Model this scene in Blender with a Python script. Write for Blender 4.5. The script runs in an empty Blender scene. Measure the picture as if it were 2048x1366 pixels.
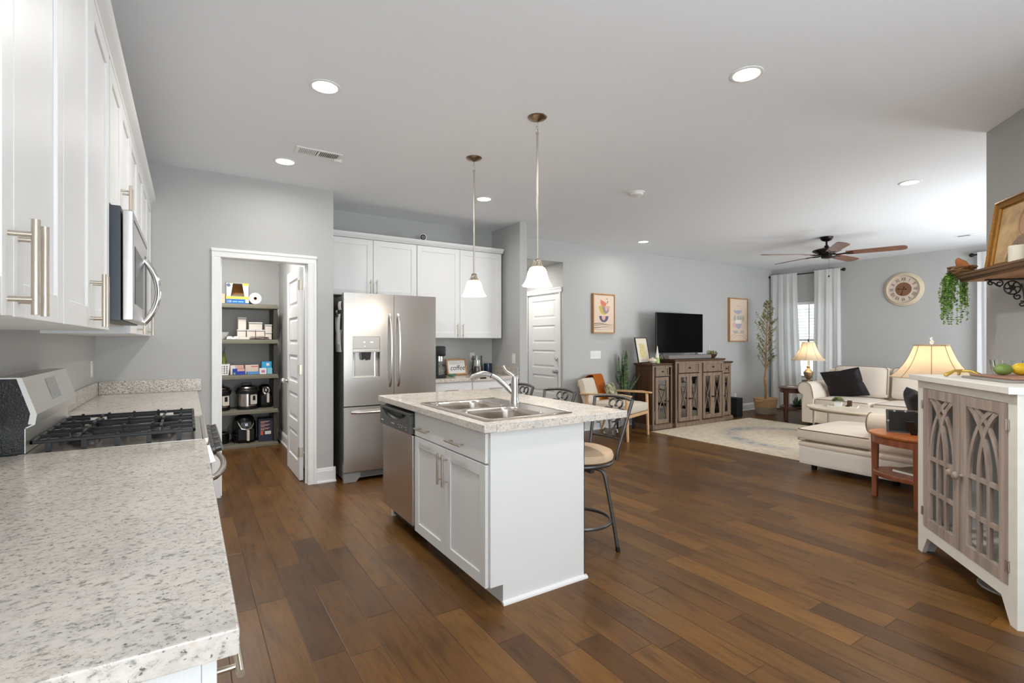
import bpy, bmesh, math, random
from mathutils import Vector, Matrix
random.seed(7)
PI = math.pi
SC = bpy.context.scene
COL = SC.collection

# ---------------------------------------------------------------- camera
cam = bpy.data.cameras.new('camera')
cam.sensor_width = 36.0
cam.lens = 36.0 * 1004.0 / 2048.0
cam.clip_start = 0.05
cam_o = bpy.data.objects.new('camera', cam)
COL.objects.link(cam_o)
cam_o.location = (0.0, 0.0, 1.32)
cam_o.rotation_euler = (PI / 2, 0.0, -math.atan2(647.0, 1004.0))
SC.camera = cam_o

# ---------------------------------------------------------------- world, lamps, exposure
SC.view_settings.view_transform = 'Standard'
SC.view_settings.look = 'None'
SC.view_settings.gamma = 1.0
SC.view_settings.use_curve_mapping = False
SC.view_settings.exposure = EXPOSURE = 0.15
world = bpy.data.worlds.new('sky')
SC.world = world
world.use_nodes = True
bg = world.node_tree.nodes['Background']
bg.inputs['Color'].default_value = (0.86, 0.93, 1.0, 1.0)
bg.inputs['Strength'].default_value = 2.7


def area(name, loc, rot, sx, sy, power, color=(1, 1, 1), shape='RECTANGLE', spread=PI):
    l = bpy.data.lights.new(name, 'AREA')
    l.shape = shape
    l.size = sx
    if shape in ('RECTANGLE', 'ELLIPSE'):
        l.size_y = sy
    l.energy = power
    l.color = color
    l.spread = spread
    o = bpy.data.objects.new(name, l)
    COL.objects.link(o)
    o.location = loc
    o.rotation_euler = rot
    return o


DAY = (0.905, 0.957, 1.0)
# fill lights added out of view; only the second window is a curtained one;
# the upward tilt is there to brighten the ceiling
UP = PI / 2 + 1.14
area('fill_behind', (0.75, -2.52, 0.95), (UP, 0, 0), 2.3, 1.8, 150, DAY)  # unseen source behind the camera, added to light kitchen and ceiling
area('fill_left', (-0.58, -1.35, 1.5), (PI / 2 + 0.15, 0, -PI / 2), 1.5, 1.2, 10, DAY)  # unseen source, added to brighten faces turned to the left
area('fill_living_south', (7.4, 0.24, 1.45), (PI / 2 + 0.22, 0, 0), 2.6, 1.5, 112, DAY)  # unseen source, added to brighten the living room
area('fill_dining', (2.78, -1.45, 1.45), (UP, 0, PI / 2), 1.5, 1.5, 8, DAY)  # added fill; the wall behind it has no opening
area('daylight_second_window', (9.82, 1.6, 1.33), (PI / 2, 0, PI / 2), 1.0, 1.4, 16, DAY)


# ---------------------------------------------------------------- materials
def lin(c):
    r = []
    for v in c[:3]:
        v = v / 255.0
        r.append(v / 12.92 if v <= 0.04045 else ((v + 0.055) / 1.055) ** 2.4)
    return (r[0], r[1], r[2], 1.0)


class NT:
    def __init__(s, name):
        s.m = bpy.data.materials.new(name)
        s.m.use_nodes = True
        s.t = s.m.node_tree
        s.b = s.t.nodes['Principled BSDF']
        s.out = s.t.nodes['Material Output']

    def n(s, typ, **kw):
        nd = s.t.nodes.new(typ)
        for k, v in kw.items():
            if k.startswith('i_'):
                nd.inputs[k[2:]].default_value = v
            else:
                setattr(nd, k, v)
        return nd

    def l(s, a, ai, b, bi):
        s.t.links.new(a.outputs[ai], b.inputs[bi])

    def math(s, op, a, b=None, c=None):
        nd = s.t.nodes.new('ShaderNodeMath')
        nd.operation = op
        for i, v in enumerate((a, b, c)):
            if v is None:
                continue
            if isinstance(v, (int, float)):
                nd.inputs[i].default_value = v
            else:
                s.t.links.new(v, nd.inputs[i])
        return nd.outputs[0]

    def coords(s, scale=(1, 1, 1), kind='Object'):
        tc = s.n('ShaderNodeTexCoord')
        mp = s.n('ShaderNodeMapping')
        mp.inputs['Scale'].default_value = scale
        s.l(tc, kind, mp, 'Vector')
        return mp.outputs[0]

    def noise(s, vec, scale, detail=3.0, rough=0.55):
        nd = s.n('ShaderNodeTexNoise')
        nd.inputs['Scale'].default_value = scale
        nd.inputs['Detail'].default_value = detail
        nd.inputs['Roughness'].default_value = rough
        s.t.links.new(vec, nd.inputs['Vector'])
        return nd.outputs[0]

    def ramp(s, fac, stops, interp='LINEAR'):
        nd = s.n('ShaderNodeValToRGB')
        nd.color_ramp.interpolation = interp
        e = nd.color_ramp.elements
        while len(e) < len(stops):
            e.new(0.5)
        for i, (p, c) in enumerate(stops):
            e[i].position = p
            e[i].color = lin(c) if max(c) > 2.0 else (c[0], c[1], c[2], 1.0)
        s.t.links.new(fac, nd.inputs[0])
        return nd.outputs[0]

    def mix(s, fac, a, b, mode='MIX'):
        nd = s.n('ShaderNodeMix')
        nd.data_type = 'RGBA'
        nd.blend_type = mode
        for k, v in ((0, fac), (6, a), (7, b)):
            if isinstance(v, (int, float)):
                nd.inputs[k].default_value = v
            elif isinstance(v, tuple):
                nd.inputs[k].default_value = v
            else:
                s.t.links.new(v, nd.inputs[k])
        return nd.outputs[2]

    def bump(s, h, strength=0.2, dist=0.01):
        nd = s.n('ShaderNodeBump')
        nd.inputs['Strength'].default_value = strength
        nd.inputs['Distance'].default_value = dist
        s.t.links.new(h, nd.inputs['Height'])
        s.t.links.new(nd.outputs[0], s.b.inputs['Normal'])

    def set(s, **kw):
        names = {'base': 'Base Color', 'rough': 'Roughness', 'metal': 'Metallic', 'spec': 'Specular IOR Level',
                 'trans': 'Transmission Weight', 'ior': 'IOR', 'alpha': 'Alpha', 'emit': 'Emission Color',
                 'emit_s': 'Emission Strength', 'coat': 'Coat Weight', 'sheen': 'Sheen Weight',
                 'aniso': 'Anisotropic', 'sss': 'Subsurface Weight'}
        for k, v in kw.items():
            i = s.b.inputs[names[k]]
            if isinstance(v, (int, float)):
                i.default_value = v
            elif isinstance(v, tuple):
                i.default_value = v
            else:
                s.t.links.new(v, i)
        return s


def plain(name, c, rough=0.5, metal=0.0, var=0.06, vs=8.0, bump=0.0, bs=60.0, **kw):
    """paint, plastic, metal: a colour with a slight procedural variation"""
    t = NT(name)
    v = t.coords()
    n = t.noise(v, vs, 2.0)
    a = tuple(max(0.0, x * (1 - var)) for x in lin(c)[:3])
    b = tuple(min(1.0, x * (1 + var)) for x in lin(c)[:3])
    col = t.mix(n, a + (1.0,), b + (1.0,))
    t.set(base=col, rough=rough, metal=metal, **kw)
    if bump:
        t.bump(t.noise(v, bs, 3.0), bump, 0.004)
    return t.m


def wood(name, c1, c2, axis='z', rough=0.45, scale=1.0, **kw):
    t = NT(name)
    sc = {'x': (1.2, 22, 22), 'y': (22, 1.2, 22), 'z': (22, 22, 1.2)}[axis]
    v = t.coords(tuple(x * scale for x in sc))
    n = t.noise(v, 1.0, 5.0, 0.6)
    col = t.ramp(n, [(0.3, c1), (0.7, c2)])
    t.set(base=col, rough=rough, **kw)
    t.bump(n, 0.12, 0.003)
    return t.m


def steel(name, c=(212, 210, 208), rough=0.27, axis='z'):
    t = NT(name)
    sc = {'x': (1, 260, 260), 'y': (260, 1, 260), 'z': (260, 260, 1)}[axis]
    v = t.coords(sc)
    n = t.noise(v, 1.0, 2.0)
    col = t.mix(n, lin(tuple(x * 0.992 for x in c)), lin(c))
    r = t.math('MULTIPLY_ADD', n, 0.012, rough - 0.006)
    t.set(base=col, metal=1.0, rough=r)
    w = t.noise(t.coords((2.2, 2.2, 0.8)), 1.6, 1.0)
    t.bump(w, 0.035, 0.03)
    return t.m


def fabric(name, c, var=0.10, scale=340.0, bump=0.35, rough=0.92, big=0.0, **kw):
    t = NT(name)
    v = t.coords()
    n = t.noise(v, scale, 2.0)
    l = lin(c)[:3]
    col = t.mix(n, tuple(x * (1 - var) for x in l) + (1.0,), tuple(min(1, x * (1 + var)) for x in l) + (1.0,))
    t.set(base=col, rough=rough, spec=0.2, **kw)
    h = n
    if big:
        h = t.math('MULTIPLY_ADD', t.noise(v, 9.0, 3.0), big, n)
    t.bump(h, bump, 0.004)
    return t.m


def glass(name, c=(245, 250, 250), rough=0.02):
    t = NT(name)
    n = t.noise(t.coords(), 4.0, 1.0)
    col = t.mix(n, lin(c), lin(tuple(min(255, x + 4) for x in c)))
    t.set(base=col, rough=rough, trans=1.0, ior=1.45)
    return t.m


def glow(name, c, s, base=(240, 235, 225), rough=0.4, **kw):
    t = NT(name)
    n = t.noise(t.coords(), 6.0, 1.0)
    t.set(base=t.mix(n, lin(base), lin(tuple(min(255, x + 5) for x in base))), emit=lin(c), emit_s=s, rough=rough, **kw)
    return t.m


def mat_floor():
    t = NT('hickory_planks')
    tc = t.n('ShaderNodeTexCoord')
    sep = t.n('ShaderNodeSeparateXYZ')
    t.l(tc, 'Object', sep, 0)
    x, y = sep.outputs[0], sep.outputs[1]
    xs = t.math('DIVIDE', x, 0.142)
    row = t.math('FLOOR', xs)
    fx = t.math('FRACT', xs)
    wn = t.n('ShaderNodeTexWhiteNoise', noise_dimensions='1D')
    t.t.links.new(row, wn.inputs['W'])
    off = t.math('MULTIPLY', wn.outputs[0], 7.3)
    ln = t.math('MULTIPLY_ADD', wn.outputs[0], 0.35, 0.72)
    ys = t.math('DIVIDE', t.math('ADD', y, off), ln)
    bi = t.math('FLOOR', ys)
    fy = t.math('FRACT', ys)
    cmb = t.n('ShaderNodeCombineXYZ')
    t.t.links.new(row, cmb.inputs[0])
    t.t.links.new(bi, cmb.inputs[1])
    wid = t.n('ShaderNodeTexWhiteNoise', noise_dimensions='2D')
    t.l(cmb, 0, wid, 'Vector')
    idv = wid.outputs[0]
    # grain coordinates shifted per board
    g = t.n('ShaderNodeCombineXYZ')
    t.t.links.new(t.math('MULTIPLY', x, 26.0), g.inputs[0])
    t.t.links.new(t.math('MULTIPLY', y, 3.2), g.inputs[1])
    t.t.links.new(t.math('MULTIPLY', idv, 40.0), g.inputs[2])
    n1 = t.noise(g.outputs[0], 1.0, 6.0, 0.62)
    g2 = t.n('ShaderNodeCombineXYZ')
    t.t.links.new(t.math('MULTIPLY', x, 7.0), g2.inputs[0])
    t.t.links.new(t.math('MULTIPLY', y, 2.5), g2.inputs[1])
    t.t.links.new(t.math('MULTIPLY', idv, 60.0), g2.inputs[2])
    n2 = t.noise(g2.outputs[0], 1.0, 3.0, 0.5)
    base = t.ramp(idv, [(0.0, (80, 54, 29)), (0.25, (96, 65, 33)), (0.5, (108, 75, 36)), (0.75, (87, 59, 31)), (1.0, (118, 82, 39))])
    # cathedral grain: rings stretched along the board
    g3 = t.n('ShaderNodeCombineXYZ')
    t.t.links.new(t.math('MULTIPLY', x, 9.0), g3.inputs[0])
    t.t.links.new(t.math('MULTIPLY', y, 1.1), g3.inputs[1])
    t.t.links.new(t.math('MULTIPLY', idv, 90.0), g3.inputs[2])
    n3 = t.noise(g3.outputs[0], 1.0, 2.0, 0.5)
    rings = t.math('FRACT', t.math('MULTIPLY', n3, 11.0))
    rings = t.math('ABSOLUTE', t.math('SUBTRACT', rings, 0.5))
    rg_ = t.ramp(rings, [(0.0, (0.80, 0.78, 0.76)), (0.16, (1.0, 1.0, 1.0))])
    grain = t.ramp(n1, [(0.28, (0.56, 0.54, 0.52)), (0.47, (1.0, 1.0, 1.0)), (0.75, (1.16, 1.14, 1.08))])
    c = t.mix(1.0, base, grain, 'MULTIPLY')
    c = t.mix(0.8, c, rg_, 'MULTIPLY')
    blot = t.ramp(n2, [(0.22, (0.66, 0.65, 0.66)), (0.45, (0.98, 0.97, 0.96)), (0.7, (1.10, 1.09, 1.06))])
    c = t.mix(1.0, c, blot, 'MULTIPLY')
    kn = t.noise(t.coords((7.0, 3.4, 1.0)), 1.0, 2.0, 0.5)
    kd = t.ramp(kn, [(0.235, (0.28, 0.27, 0.28)), (0.275, (1, 1, 1))])
    c = t.mix(0.8, c, kd, 'MULTIPLY')
    # seams
    ex = t.math('MINIMUM', fx, t.math('SUBTRACT', 1.0, fx))
    ey = t.math('MULTIPLY', t.math('MINIMUM', fy, t.math('SUBTRACT', 1.0, fy)), 5.5)
    e = t.math('MINIMUM', ex, ey)
    seam = t.math('SMOOTH_MIN', 1.0, t.math('DIVIDE', e, 0.018), 0.0)
    dark = t.mix(seam, (0.42, 0.40, 0.38, 1.0), (1, 1, 1, 1))
    c = t.mix(1.0, c, dark, 'MULTIPLY')
    t.set(base=c, rough=t.math('MULTIPLY_ADD', n2, 0.14, 0.27), spec=0.25)
    h = t.math('MULTIPLY_ADD', n1, 0.35, t.math('MULTIPLY_ADD', n2, 0.7, t.math('MULTIPLY', seam, 0.8)))
    t.bump(h, 0.22, 0.006)
    return t.m


def mat_granite(name='speckled_laminate', s=1.0, dark=0.0, cool=0.0):
    t = NT(name)
    v = t.coords((s, s * 1.25, s * 1.25))
    v2 = t.coords((s, s, s))
    n0 = t.noise(v2, 9.0, 4.0, 0.6)
    base = t.ramp(n0, [(0.3, (206, 199, 191)), (0.5, (222, 215, 206)), (0.7, (228, 218, 207))])
    n1 = t.noise(v, 64.0, 5.0, 0.62)
    g = t.ramp(n1, [(0.35 + dark, (0.46, 0.46, 0.46)), (0.44 + dark, (0.90, 0.90, 0.89)), (0.56, (1, 1, 1))])
    c = t.mix(1.0, base, g, 'MULTIPLY')
    n2 = t.noise(v, 105.0, 3.0, 0.6)
    k = t.ramp(n2, [(0.33 + dark, (0.14, 0.14, 0.13)), (0.372 + dark, (1, 1, 1))])
    c = t.mix(0.8, c, k, 'MULTIPLY')
    n4 = t.noise(v2, 3.2, 6.0, 0.75)
    ve = t.math('ABSOLUTE', t.math('SUBTRACT', n4, 0.5))
    vn = t.ramp(ve, [(0.0, (0.45, 0.45, 0.44)), (0.012, (1, 1, 1))])
    c = t.mix(t.math('MULTIPLY', t.math('GREATER_THAN', n1, 0.5), 0.55), c, t.mix(1.0, c, vn, 'MULTIPLY'))
    n3 = t.noise(v2, 24.0, 3.0, 0.5)
    p = t.ramp(n3, [(0.60, (1, 1, 1)), (0.72, (1.0, 0.94, 0.90))])
    c = t.mix(1.0, c, p, 'MULTIPLY')
    t.set(base=c, rough=0.15, spec=0.4)
    return t.m


def mat_rug():
    t = NT('faded_rug')
    v = t.coords()
    n = t.noise(v, 1.7, 5.0, 0.65)
    n2 = t.noise(v, 14.0, 4.0, 0.7)
    base = t.ramp(n2, [(0.3, (196, 180, 156)), (0.6, (222, 208, 186)), (0.8, (206, 186, 158))])
    tc = t.n('ShaderNodeTexCoord')
    sep = t.n('ShaderNodeSeparateXYZ')
    t.l(tc, 'Object', sep, 0)
    # faded wreath: ring around the rug's middle broken up by noise
    dx = t.math('DIVIDE', sep.outputs[0], 0.80)
    dy = t.math('DIVIDE', sep.outputs[1], 0.95)
    r = t.math('SQRT', t.math('ADD', t.math('MULTIPLY', dx, dx), t.math('MULTIPLY', dy, dy)))
    ring = t.math('SUBTRACT', 1.0, t.math('MULTIPLY', t.math('ABSOLUTE', t.math('SUBTRACT', r, 1.0)), 4.5))
    ring = t.math('MAXIMUM', ring, 0.0)
    k = t.math('MULTIPLY', t.math('MULTIPLY', ring, t.math('MULTIPLY_ADD', n, 3.2, -1.0)), t.math('MULTIPLY_ADD', n2, 5.5, -2.0))
    k = t.math('MAXIMUM', t.math('MINIMUM', k, 0.75), 0.0)
    c = t.mix(k, base, lin((104, 120, 146)))
    patch = t.math('MULTIPLY', t.math('GREATER_THAN', n, 0.63), t.math('GREATER_THAN', n2, 0.54))
    c = t.mix(t.math('MULTIPLY', patch, 0.45), c, lin((150, 152, 158)))
    t.set(base=c, rough=0.95, spec=0.1)
    t.bump(t.noise(v, 260.0, 2.0), 0.5, 0.004)
    return t.m


def mat_basket():
    t = NT('woven_seagrass')
    v = t.coords((1, 1, 1))
    tc = t.n('ShaderNodeTexCoord')
    sep = t.n('ShaderNodeSeparateXYZ')
    t.l(tc, 'Object', sep, 0)
    z = sep.outputs[2]
    n = t.noise(v, 70.0, 3.0)
    top = t.ramp(n, [(0.3, (204, 160, 108)), (0.7, (240, 208, 160))])
    low = t.ramp(n, [(0.3, (160, 144, 126)), (0.7, (214, 198, 178))])
    c = t.mix(t.math('GREATER_THAN', z, 0.13), low, top)
    w = t.n('ShaderNodeTexWave', bands_direction='Z')
    w.inputs['Scale'].default_value = 22.0
    w.inputs['Distortion'].default_value = 2.0
    t.t.links.new(v, w.inputs['Vector'])
    t.set(base=t.mix(0.22, c, w.outputs[0], 'MULTIPLY'), rough=0.9)
    t.bump(w.outputs[0], 0.6, 0.01)
    return t.m


def mat_ribs(name, c, axis='x', scale=60.0, strength=0.6):
    t = NT(name)
    v = t.coords()
    w = t.n('ShaderNodeTexWave', bands_direction=axis.upper())
    w.inputs['Scale'].default_value = scale
    w.inputs['Distortion'].default_value = 0.3
    t.t.links.new(v, w.inputs['Vector'])
    l = lin(c)[:3]
    t.set(base=t.mix(w.outputs[0], tuple(x * 0.86 for x in l) + (1.0,), l + (1.0,)), rough=0.95, spec=0.15)
    t.bump(w.outputs[0], strength, 0.006)
    return t.m


def mat_leaf(name, c1, c2, scale=30.0):
    t = NT(name)
    n = t.noise(t.coords(), scale, 2.0)
    t.set(base=t.ramp(n, [(0.35, c1), (0.65, c2)]), rough=0.5)
    return t.m


def mat_snake():
    t = NT('snake_plant_leaf')
    v = t.coords((12, 12, 60))
    n = t.noise(v, 1.0, 2.0)
    t.set(base=t.ramp(n, [(0.44, (28, 44, 24)), (0.58, (88, 112, 64))]), rough=0.4)
    return t.m


def mat_translucent(name, c, tr=0.5):
    t = NT(name)
    n = t.noise(t.coords((60, 60, 8)), 1.0, 2.0)
    l = lin(c)[:3]
    col = t.mix(n, tuple(x * 0.96 for x in l) + (1.0,), l + (1.0,))
    t.set(base=col, rough=0.9, spec=0.1)
    tb = t.n('ShaderNodeBsdfTranslucent')
    t.t.links.new(col, tb.inputs['Color'])
    mx = t.n('ShaderNodeMixShader')
    mx.inputs[0].default_value = tr
    t.l(t.b, 0, mx, 1)
    t.l(tb, 0, mx, 2)
    t.l(mx, 0, t.out, 0)
    return t.m


def mat_thin_glass(name, tint=(0.96, 0.98, 0.98), k=0.06):
    """a window or cabinet pane: mostly clear, mirror-like at a slant"""
    t = NT(name)
    n = t.noise(t.coords(), 3.0, 1.0)
    tr = t.n('ShaderNodeBsdfTransparent')
    tr.inputs['Color'].default_value = tint + (1.0,)
    gl = t.n('ShaderNodeBsdfGlossy')
    t.t.links.new(t.math('MULTIPLY_ADD', n, 0.01, 0.015), gl.inputs['Roughness'])
    lw = t.n('ShaderNodeLayerWeight')
    lw.inputs['Blend'].default_value = 0.35
    mx = t.n('ShaderNodeMixShader')
    t.t.links.new(t.math('MULTIPLY_ADD', lw.outputs['Fresnel'], 0.7, k), mx.inputs[0])
    t.l(tr, 0, mx, 1)
    t.l(gl, 0, mx, 2)
    t.l(mx, 0, t.out, 0)
    return t.m


M = {}
M['wall'] = plain('grey_wall_paint', (187, 187, 185), 0.75, var=0.012, bump=0.05, bs=300)
M['ceil'] = plain('ceiling_paint', (238, 241, 245), 0.85, var=0.01, bump=0.05, bs=240)
M['trim'] = plain('white_trim_paint', (238, 238, 237), 0.4, var=0.01)
M['cab'] = plain('white_cabinet_paint', (229, 229, 228), 0.42, var=0.01)
M['floor'] = mat_floor()
M['granite'] = mat_granite()
M['granite2'] = mat_granite('speckled_laminate_fine', 1.2, 0.05)
M['steel'] = steel('brushed_steel', axis='x')
M['steelv'] = steel('brushed_steel_upright', (214, 211, 208), 0.26, 'z')
M['nickel'] = plain('brushed_nickel', (198, 188, 174), 0.3, 1.0, var=0.03)
M['chrome'] = plain('chrome', (222, 222, 222), 0.12, 1.0, var=0.02)
M['bronze'] = plain('bronze_canopy', (150, 132, 112), 0.35, 1.0, var=0.2, vs=20)
M['black'] = plain('black_plastic', (22, 22, 23), 0.35, var=0.1)
M['blackm'] = plain('black_enamel_side', (30, 31, 34), 0.25, var=0.15, bump=0.25, bs=160)
M['iron'] = plain('cast_iron', (48, 50, 52), 0.42, 0.3, var=0.15, bump=0.1)
M['pewter'] = plain('pewter_stool_metal', (98, 96, 94), 0.38, 0.8, var=0.12)
M['screen'] = plain('television_glass', (2, 2, 3), 0.15, var=0.05, spec=0.06)
M['white'] = plain('white_plastic', (234, 233, 230), 0.4, var=0.02)
M['cream'] = plain('cream_ceramic', (226, 216, 198), 0.4, var=0.04)
M['paper'] = plain('paper', (232, 231, 227), 0.85, var=0.03)
M['glass'] = glass('clear_glass')
M['pane'] = mat_thin_glass('window_pane_glass')
M['curtain'] = mat_translucent('white_curtain_cloth', (250, 250, 249), 0.45)
M['sofa'] = fabric('beige_linen', (230, 217, 202), big=0.4)
M['seam'] = fabric('dark_welt_cord', (128, 112, 98))
M['velvet'] = fabric('black_satin_cushion', (34, 30, 31), var=0.2, scale=90, big=2.0, rough=0.55, bump=0.3)
M['tan'] = fabric('tan_suede', (208, 182, 152), var=0.08, scale=200)
M['rug'] = mat_rug()
M['basket'] = mat_basket()
M['walnut'] = wood('dark_walnut', (58, 36, 22), (98, 66, 42), 'z')
M['taupe'] = wood('weathered_brown_wood', (104, 84, 68), (148, 126, 106), 'z', 0.5)
M['oak'] = wood('light_oak', (206, 160, 112), (228, 188, 142), 'x', 0.45)
M['oakf'] = wood('oak_frame', (168, 116, 66), (200, 150, 96), 'z', 0.45)
M['cherry'] = wood('cherry_table_top', (168, 92, 42), (202, 124, 66), 'y', 0.3)
M['cherryl'] = wood('cherry_table_leg', (120, 66, 44), (160, 96, 66), 'z', 0.35)
M['mahog'] = wood('mahogany', (66, 36, 26), (98, 58, 42), 'z', 0.35)
M['mango'] = wood('greywashed_mango_wood', (142, 126, 116), (188, 172, 160), 'z', 0.6)
M['distress'] = plain('distressed_white_paint', (232, 229, 220), 0.55, var=0.08, vs=14, bump=0.15, bs=30)
M['blade'] = wood('fan_blade_wood', (104, 62, 42), (140, 90, 64), 'x', 0.35)
M['fanm'] = plain('oil_rubbed_bronze', (40, 31, 28), 0.3, 0.7, var=0.2)
M['mantel'] = wood('mantel_wood', (84, 60, 40), (136, 102, 70), 'x', 0.55)
M['mantelu'] = wood('mantel_underside', (176, 128, 88), (206, 158, 116), 'x', 0.6)
M['gold'] = plain('gilded_frame', (164, 116, 52), 0.42, 0.75, var=0.35, vs=60, bump=0.6, bs=90)
M['brass'] = plain('antique_brass', (196, 174, 138), 0.38, 0.85, var=0.12, vs=20)
M['brassm'] = plain('gold_casting', (216, 184, 96), 0.35, 0.85, var=0.1, vs=30)
M['candle'] = plain('ivory_wax', (238, 232, 214), 0.5, var=0.02, sss=0.1)
M['orange'] = mat_ribs('orange_knit', (204, 112, 44), 'x', 40, 0.8)
M['cream_rib'] = mat_ribs('cream_corduroy', (226, 214, 196), 'x', 26, 0.5)
M['leafprint'] = mat_leaf('leaf_print_cushion', (58, 78, 48), (206, 192, 158), 24)
M['snake'] = mat_snake()
M['olive'] = mat_leaf('olive_leaf', (112, 112, 68), (182, 176, 122))
M['pearl'] = mat_leaf('trailing_leaf', (92, 136, 48), (158, 192, 92), 50)
M['twig'] = plain('twig_brown', (140, 104, 66), 0.85, var=0.25, vs=60)
M['bark'] = plain('olive_trunk', (162, 122, 82), 0.85, var=0.2, vs=40)
M['soil'] = plain('dark_soil', (52, 40, 32), 0.95, var=0.3, vs=80)
M['shelfp'] = plain('olive_grey_plastic', (120, 116, 100), 0.5, var=0.06)
M['postp'] = plain('dark_olive_post', (62, 58, 46), 0.5, var=0.1)
M['tin'] = plain('polished_tin', (206, 198, 190), 0.22, 1.0, var=0.04)
M['clearp'] = plain('frosted_food_box', (222, 214, 202), 0.3, var=0.05)
M['lens'] = glow('downlight_lens', (255, 252, 246), 9.0)
M['shade'] = mat_translucent('linen_lamp_shade', (240, 228, 208), 0.5)
M['bell'] = mat_translucent('alabaster_glass', (250, 246, 236), 0.55)
M['pane2'] = mat_thin_glass('cabinet_door_glass', (0.9, 0.88, 0.86), 0.30)
M['bulb'] = glow('lamp_bulb', (255, 226, 180), 12.0)


# ---------------------------------------------------------------- mesh builder
class MB:
    def __init__(s):
        s.bm = bmesh.new()

    def v(s, co):
        return s.bm.verts.new(co)

    def f(s, vs):
        try:
            return s.bm.faces.new(vs)
        except ValueError:
            return None

    def box(s, x0, x1, y0, y1, z0, z1, bev=0.0, seg=2):
        if x1 < x0: x0, x1 = x1, x0
        if y1 < y0: y0, y1 = y1, y0
        if z1 < z0: z0, z1 = z1, z0
        vs = [s.v((x, y, z)) for x in (x0, x1) for y in (y0, y1) for z in (z0, z1)]
        fs = [s.f([vs[i] for i in q]) for q in ((0, 1, 3, 2), (4, 6, 7, 5), (0, 4, 5, 1), (2, 3, 7, 6), (0, 2, 6, 4), (1, 5, 7, 3))]
        if bev > 0:
            es = set()
            for f in fs:
                es.update(f.edges)
            bmesh.ops.bevel(s.bm, geom=list(es), offset=bev, segments=seg, profile=0.5, affect='EDGES')
        return s

    def prism(s, poly, axis, a, b, bev=0.0):
        """extrude a 2D outline along an axis; outline coords are the two other axes in order"""
        def p(u, w, t):
            return {'x': (t, u, w), 'y': (u, t, w), 'z': (u, w, t)}[axis]
        lo = [s.v(p(u, w, a)) for u, w in poly]
        hi = [s.v(p(u, w, b)) for u, w in poly]
        n = len(poly)
        fs = [s.f(lo[::-1]), s.f(hi)]
        for i in range(n):
            fs.append(s.f([lo[i], lo[(i + 1) % n], hi[(i + 1) % n], hi[i]]))
        if bev > 0:
            es = set()
            for f in fs:
                if f: es.update(f.edges)
            bmesh.ops.bevel(s.bm, geom=list(es), offset=bev, segments=1, affect='EDGES')
        return s

    def tube(s, pts, r, n=10, closed=False, cap=True):
        pts = [Vector(p) for p in pts]
        m = len(pts)
        rs = r if isinstance(r, (list, tuple)) else [r] * m
        rings = []
        up = None
        for i in range(m):
            if closed:
                t = pts[(i + 1) % m] - pts[i - 1]
            else:
                t = pts[min(i + 1, m - 1)] - pts[max(i - 1, 0)]
            if t.length < 1e-9:
                t = Vector((0, 0, 1))
            t.normalize()
            if up is None:
                a = Vector((0, 0, 1)) if abs(t.z) < 0.9 else Vector((1, 0, 0))
                up = t.cross(a).normalized()
            else:
                up = (up - t * up.dot(t))
                if up.length < 1e-6:
                    up = t.orthogonal()
                up.normalize()
            w = t.cross(up)
            rings.append([s.v(pts[i] + (up * math.cos(2 * PI * k / n) + w * math.sin(2 * PI * k / n)) * rs[i]) for k in range(n)])
        for i in range(m if closed else m - 1):
            A, B = rings[i], rings[(i + 1) % m]
            for k in range(n):
                s.f([A[k], A[(k + 1) % n], B[(k + 1) % n], B[k]])
        if cap and not closed:
            s.f(rings[0][::-1])
            s.f(rings[-1])
        return s

    def cyl(s, p0, p1, r, r2=None, n=20):
        return s.tube([p0, p1], [r, r if r2 is None else r2], n)

    def lathe(s, prof, c=(0, 0, 0), n=32, sx=1.0, sy=1.0, cap=True):
        rings = []
        for r, z in prof:
            rings.append([s.v((c[0] + max(r, 1e-5) * sx * math.cos(2 * PI * k / n), c[1] + max(r, 1e-5) * sy * math.sin(2 * PI * k / n), c[2] + z)) for k in range(n)])
        for A, B in zip(rings, rings[1:]):
            for k in range(n):
                s.f([A[k], A[(k + 1) % n], B[(k + 1) % n], B[k]])
        if cap:
            s.f(rings[0][::-1])
            s.f(rings[-1])
        return s

    def ball(s, c, r, nu=16, nv=10, sx=1, sy=1, sz=1):
        prof = []
        for i in range(nv + 1):
            a = -PI / 2 + PI * i / nv
            prof.append((r * math.cos(a), r * math.sin(a) * sz))
        return s.lathe(prof, c, nu, sx, sy)

    def pillow(s, c, sx, sy, sz, e=0.35, n=14, pinch=0.0, sag=0.0):
        """soft cushion: rounded-rectangle plan in x/y, puffed in z"""
        def side(sg):
            g = []
            for i in range(n + 1):
                row = []
                for j in range(n + 1):
                    u, w = -1 + 2 * i / n, -1 + 2 * j / n
                    h = ((1 - abs(u) ** 4) * (1 - abs(w) ** 4)) ** e if abs(u) < 1 and abs(w) < 1 else 0.0
                    k = 1 - pinch * (1 - (abs(u * w)) ** 0.5) * max(abs(u), abs(w)) ** 2
                    row.append((c[0] + u * sx * k, c[1] + w * sy * k, c[2] + sg * h * sz))
                g.append(row)
            return g
        A, B = side(1), side(-1)
        va = [[s.v(p) for p in row] for row in A]
        vb = [[(va[i][j] if i in (0, n) or j in (0, n) else s.v(B[i][j])) for j in range(n + 1)] for i in range(n + 1)]
        for i in range(n):
            for j in range(n):
                s.f([va[i][j], va[i + 1][j], va[i + 1][j + 1], va[i][j + 1]])
                s.f([vb[i][j], vb[i][j + 1], vb[i + 1][j + 1], vb[i + 1][j]])
        return s

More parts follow.
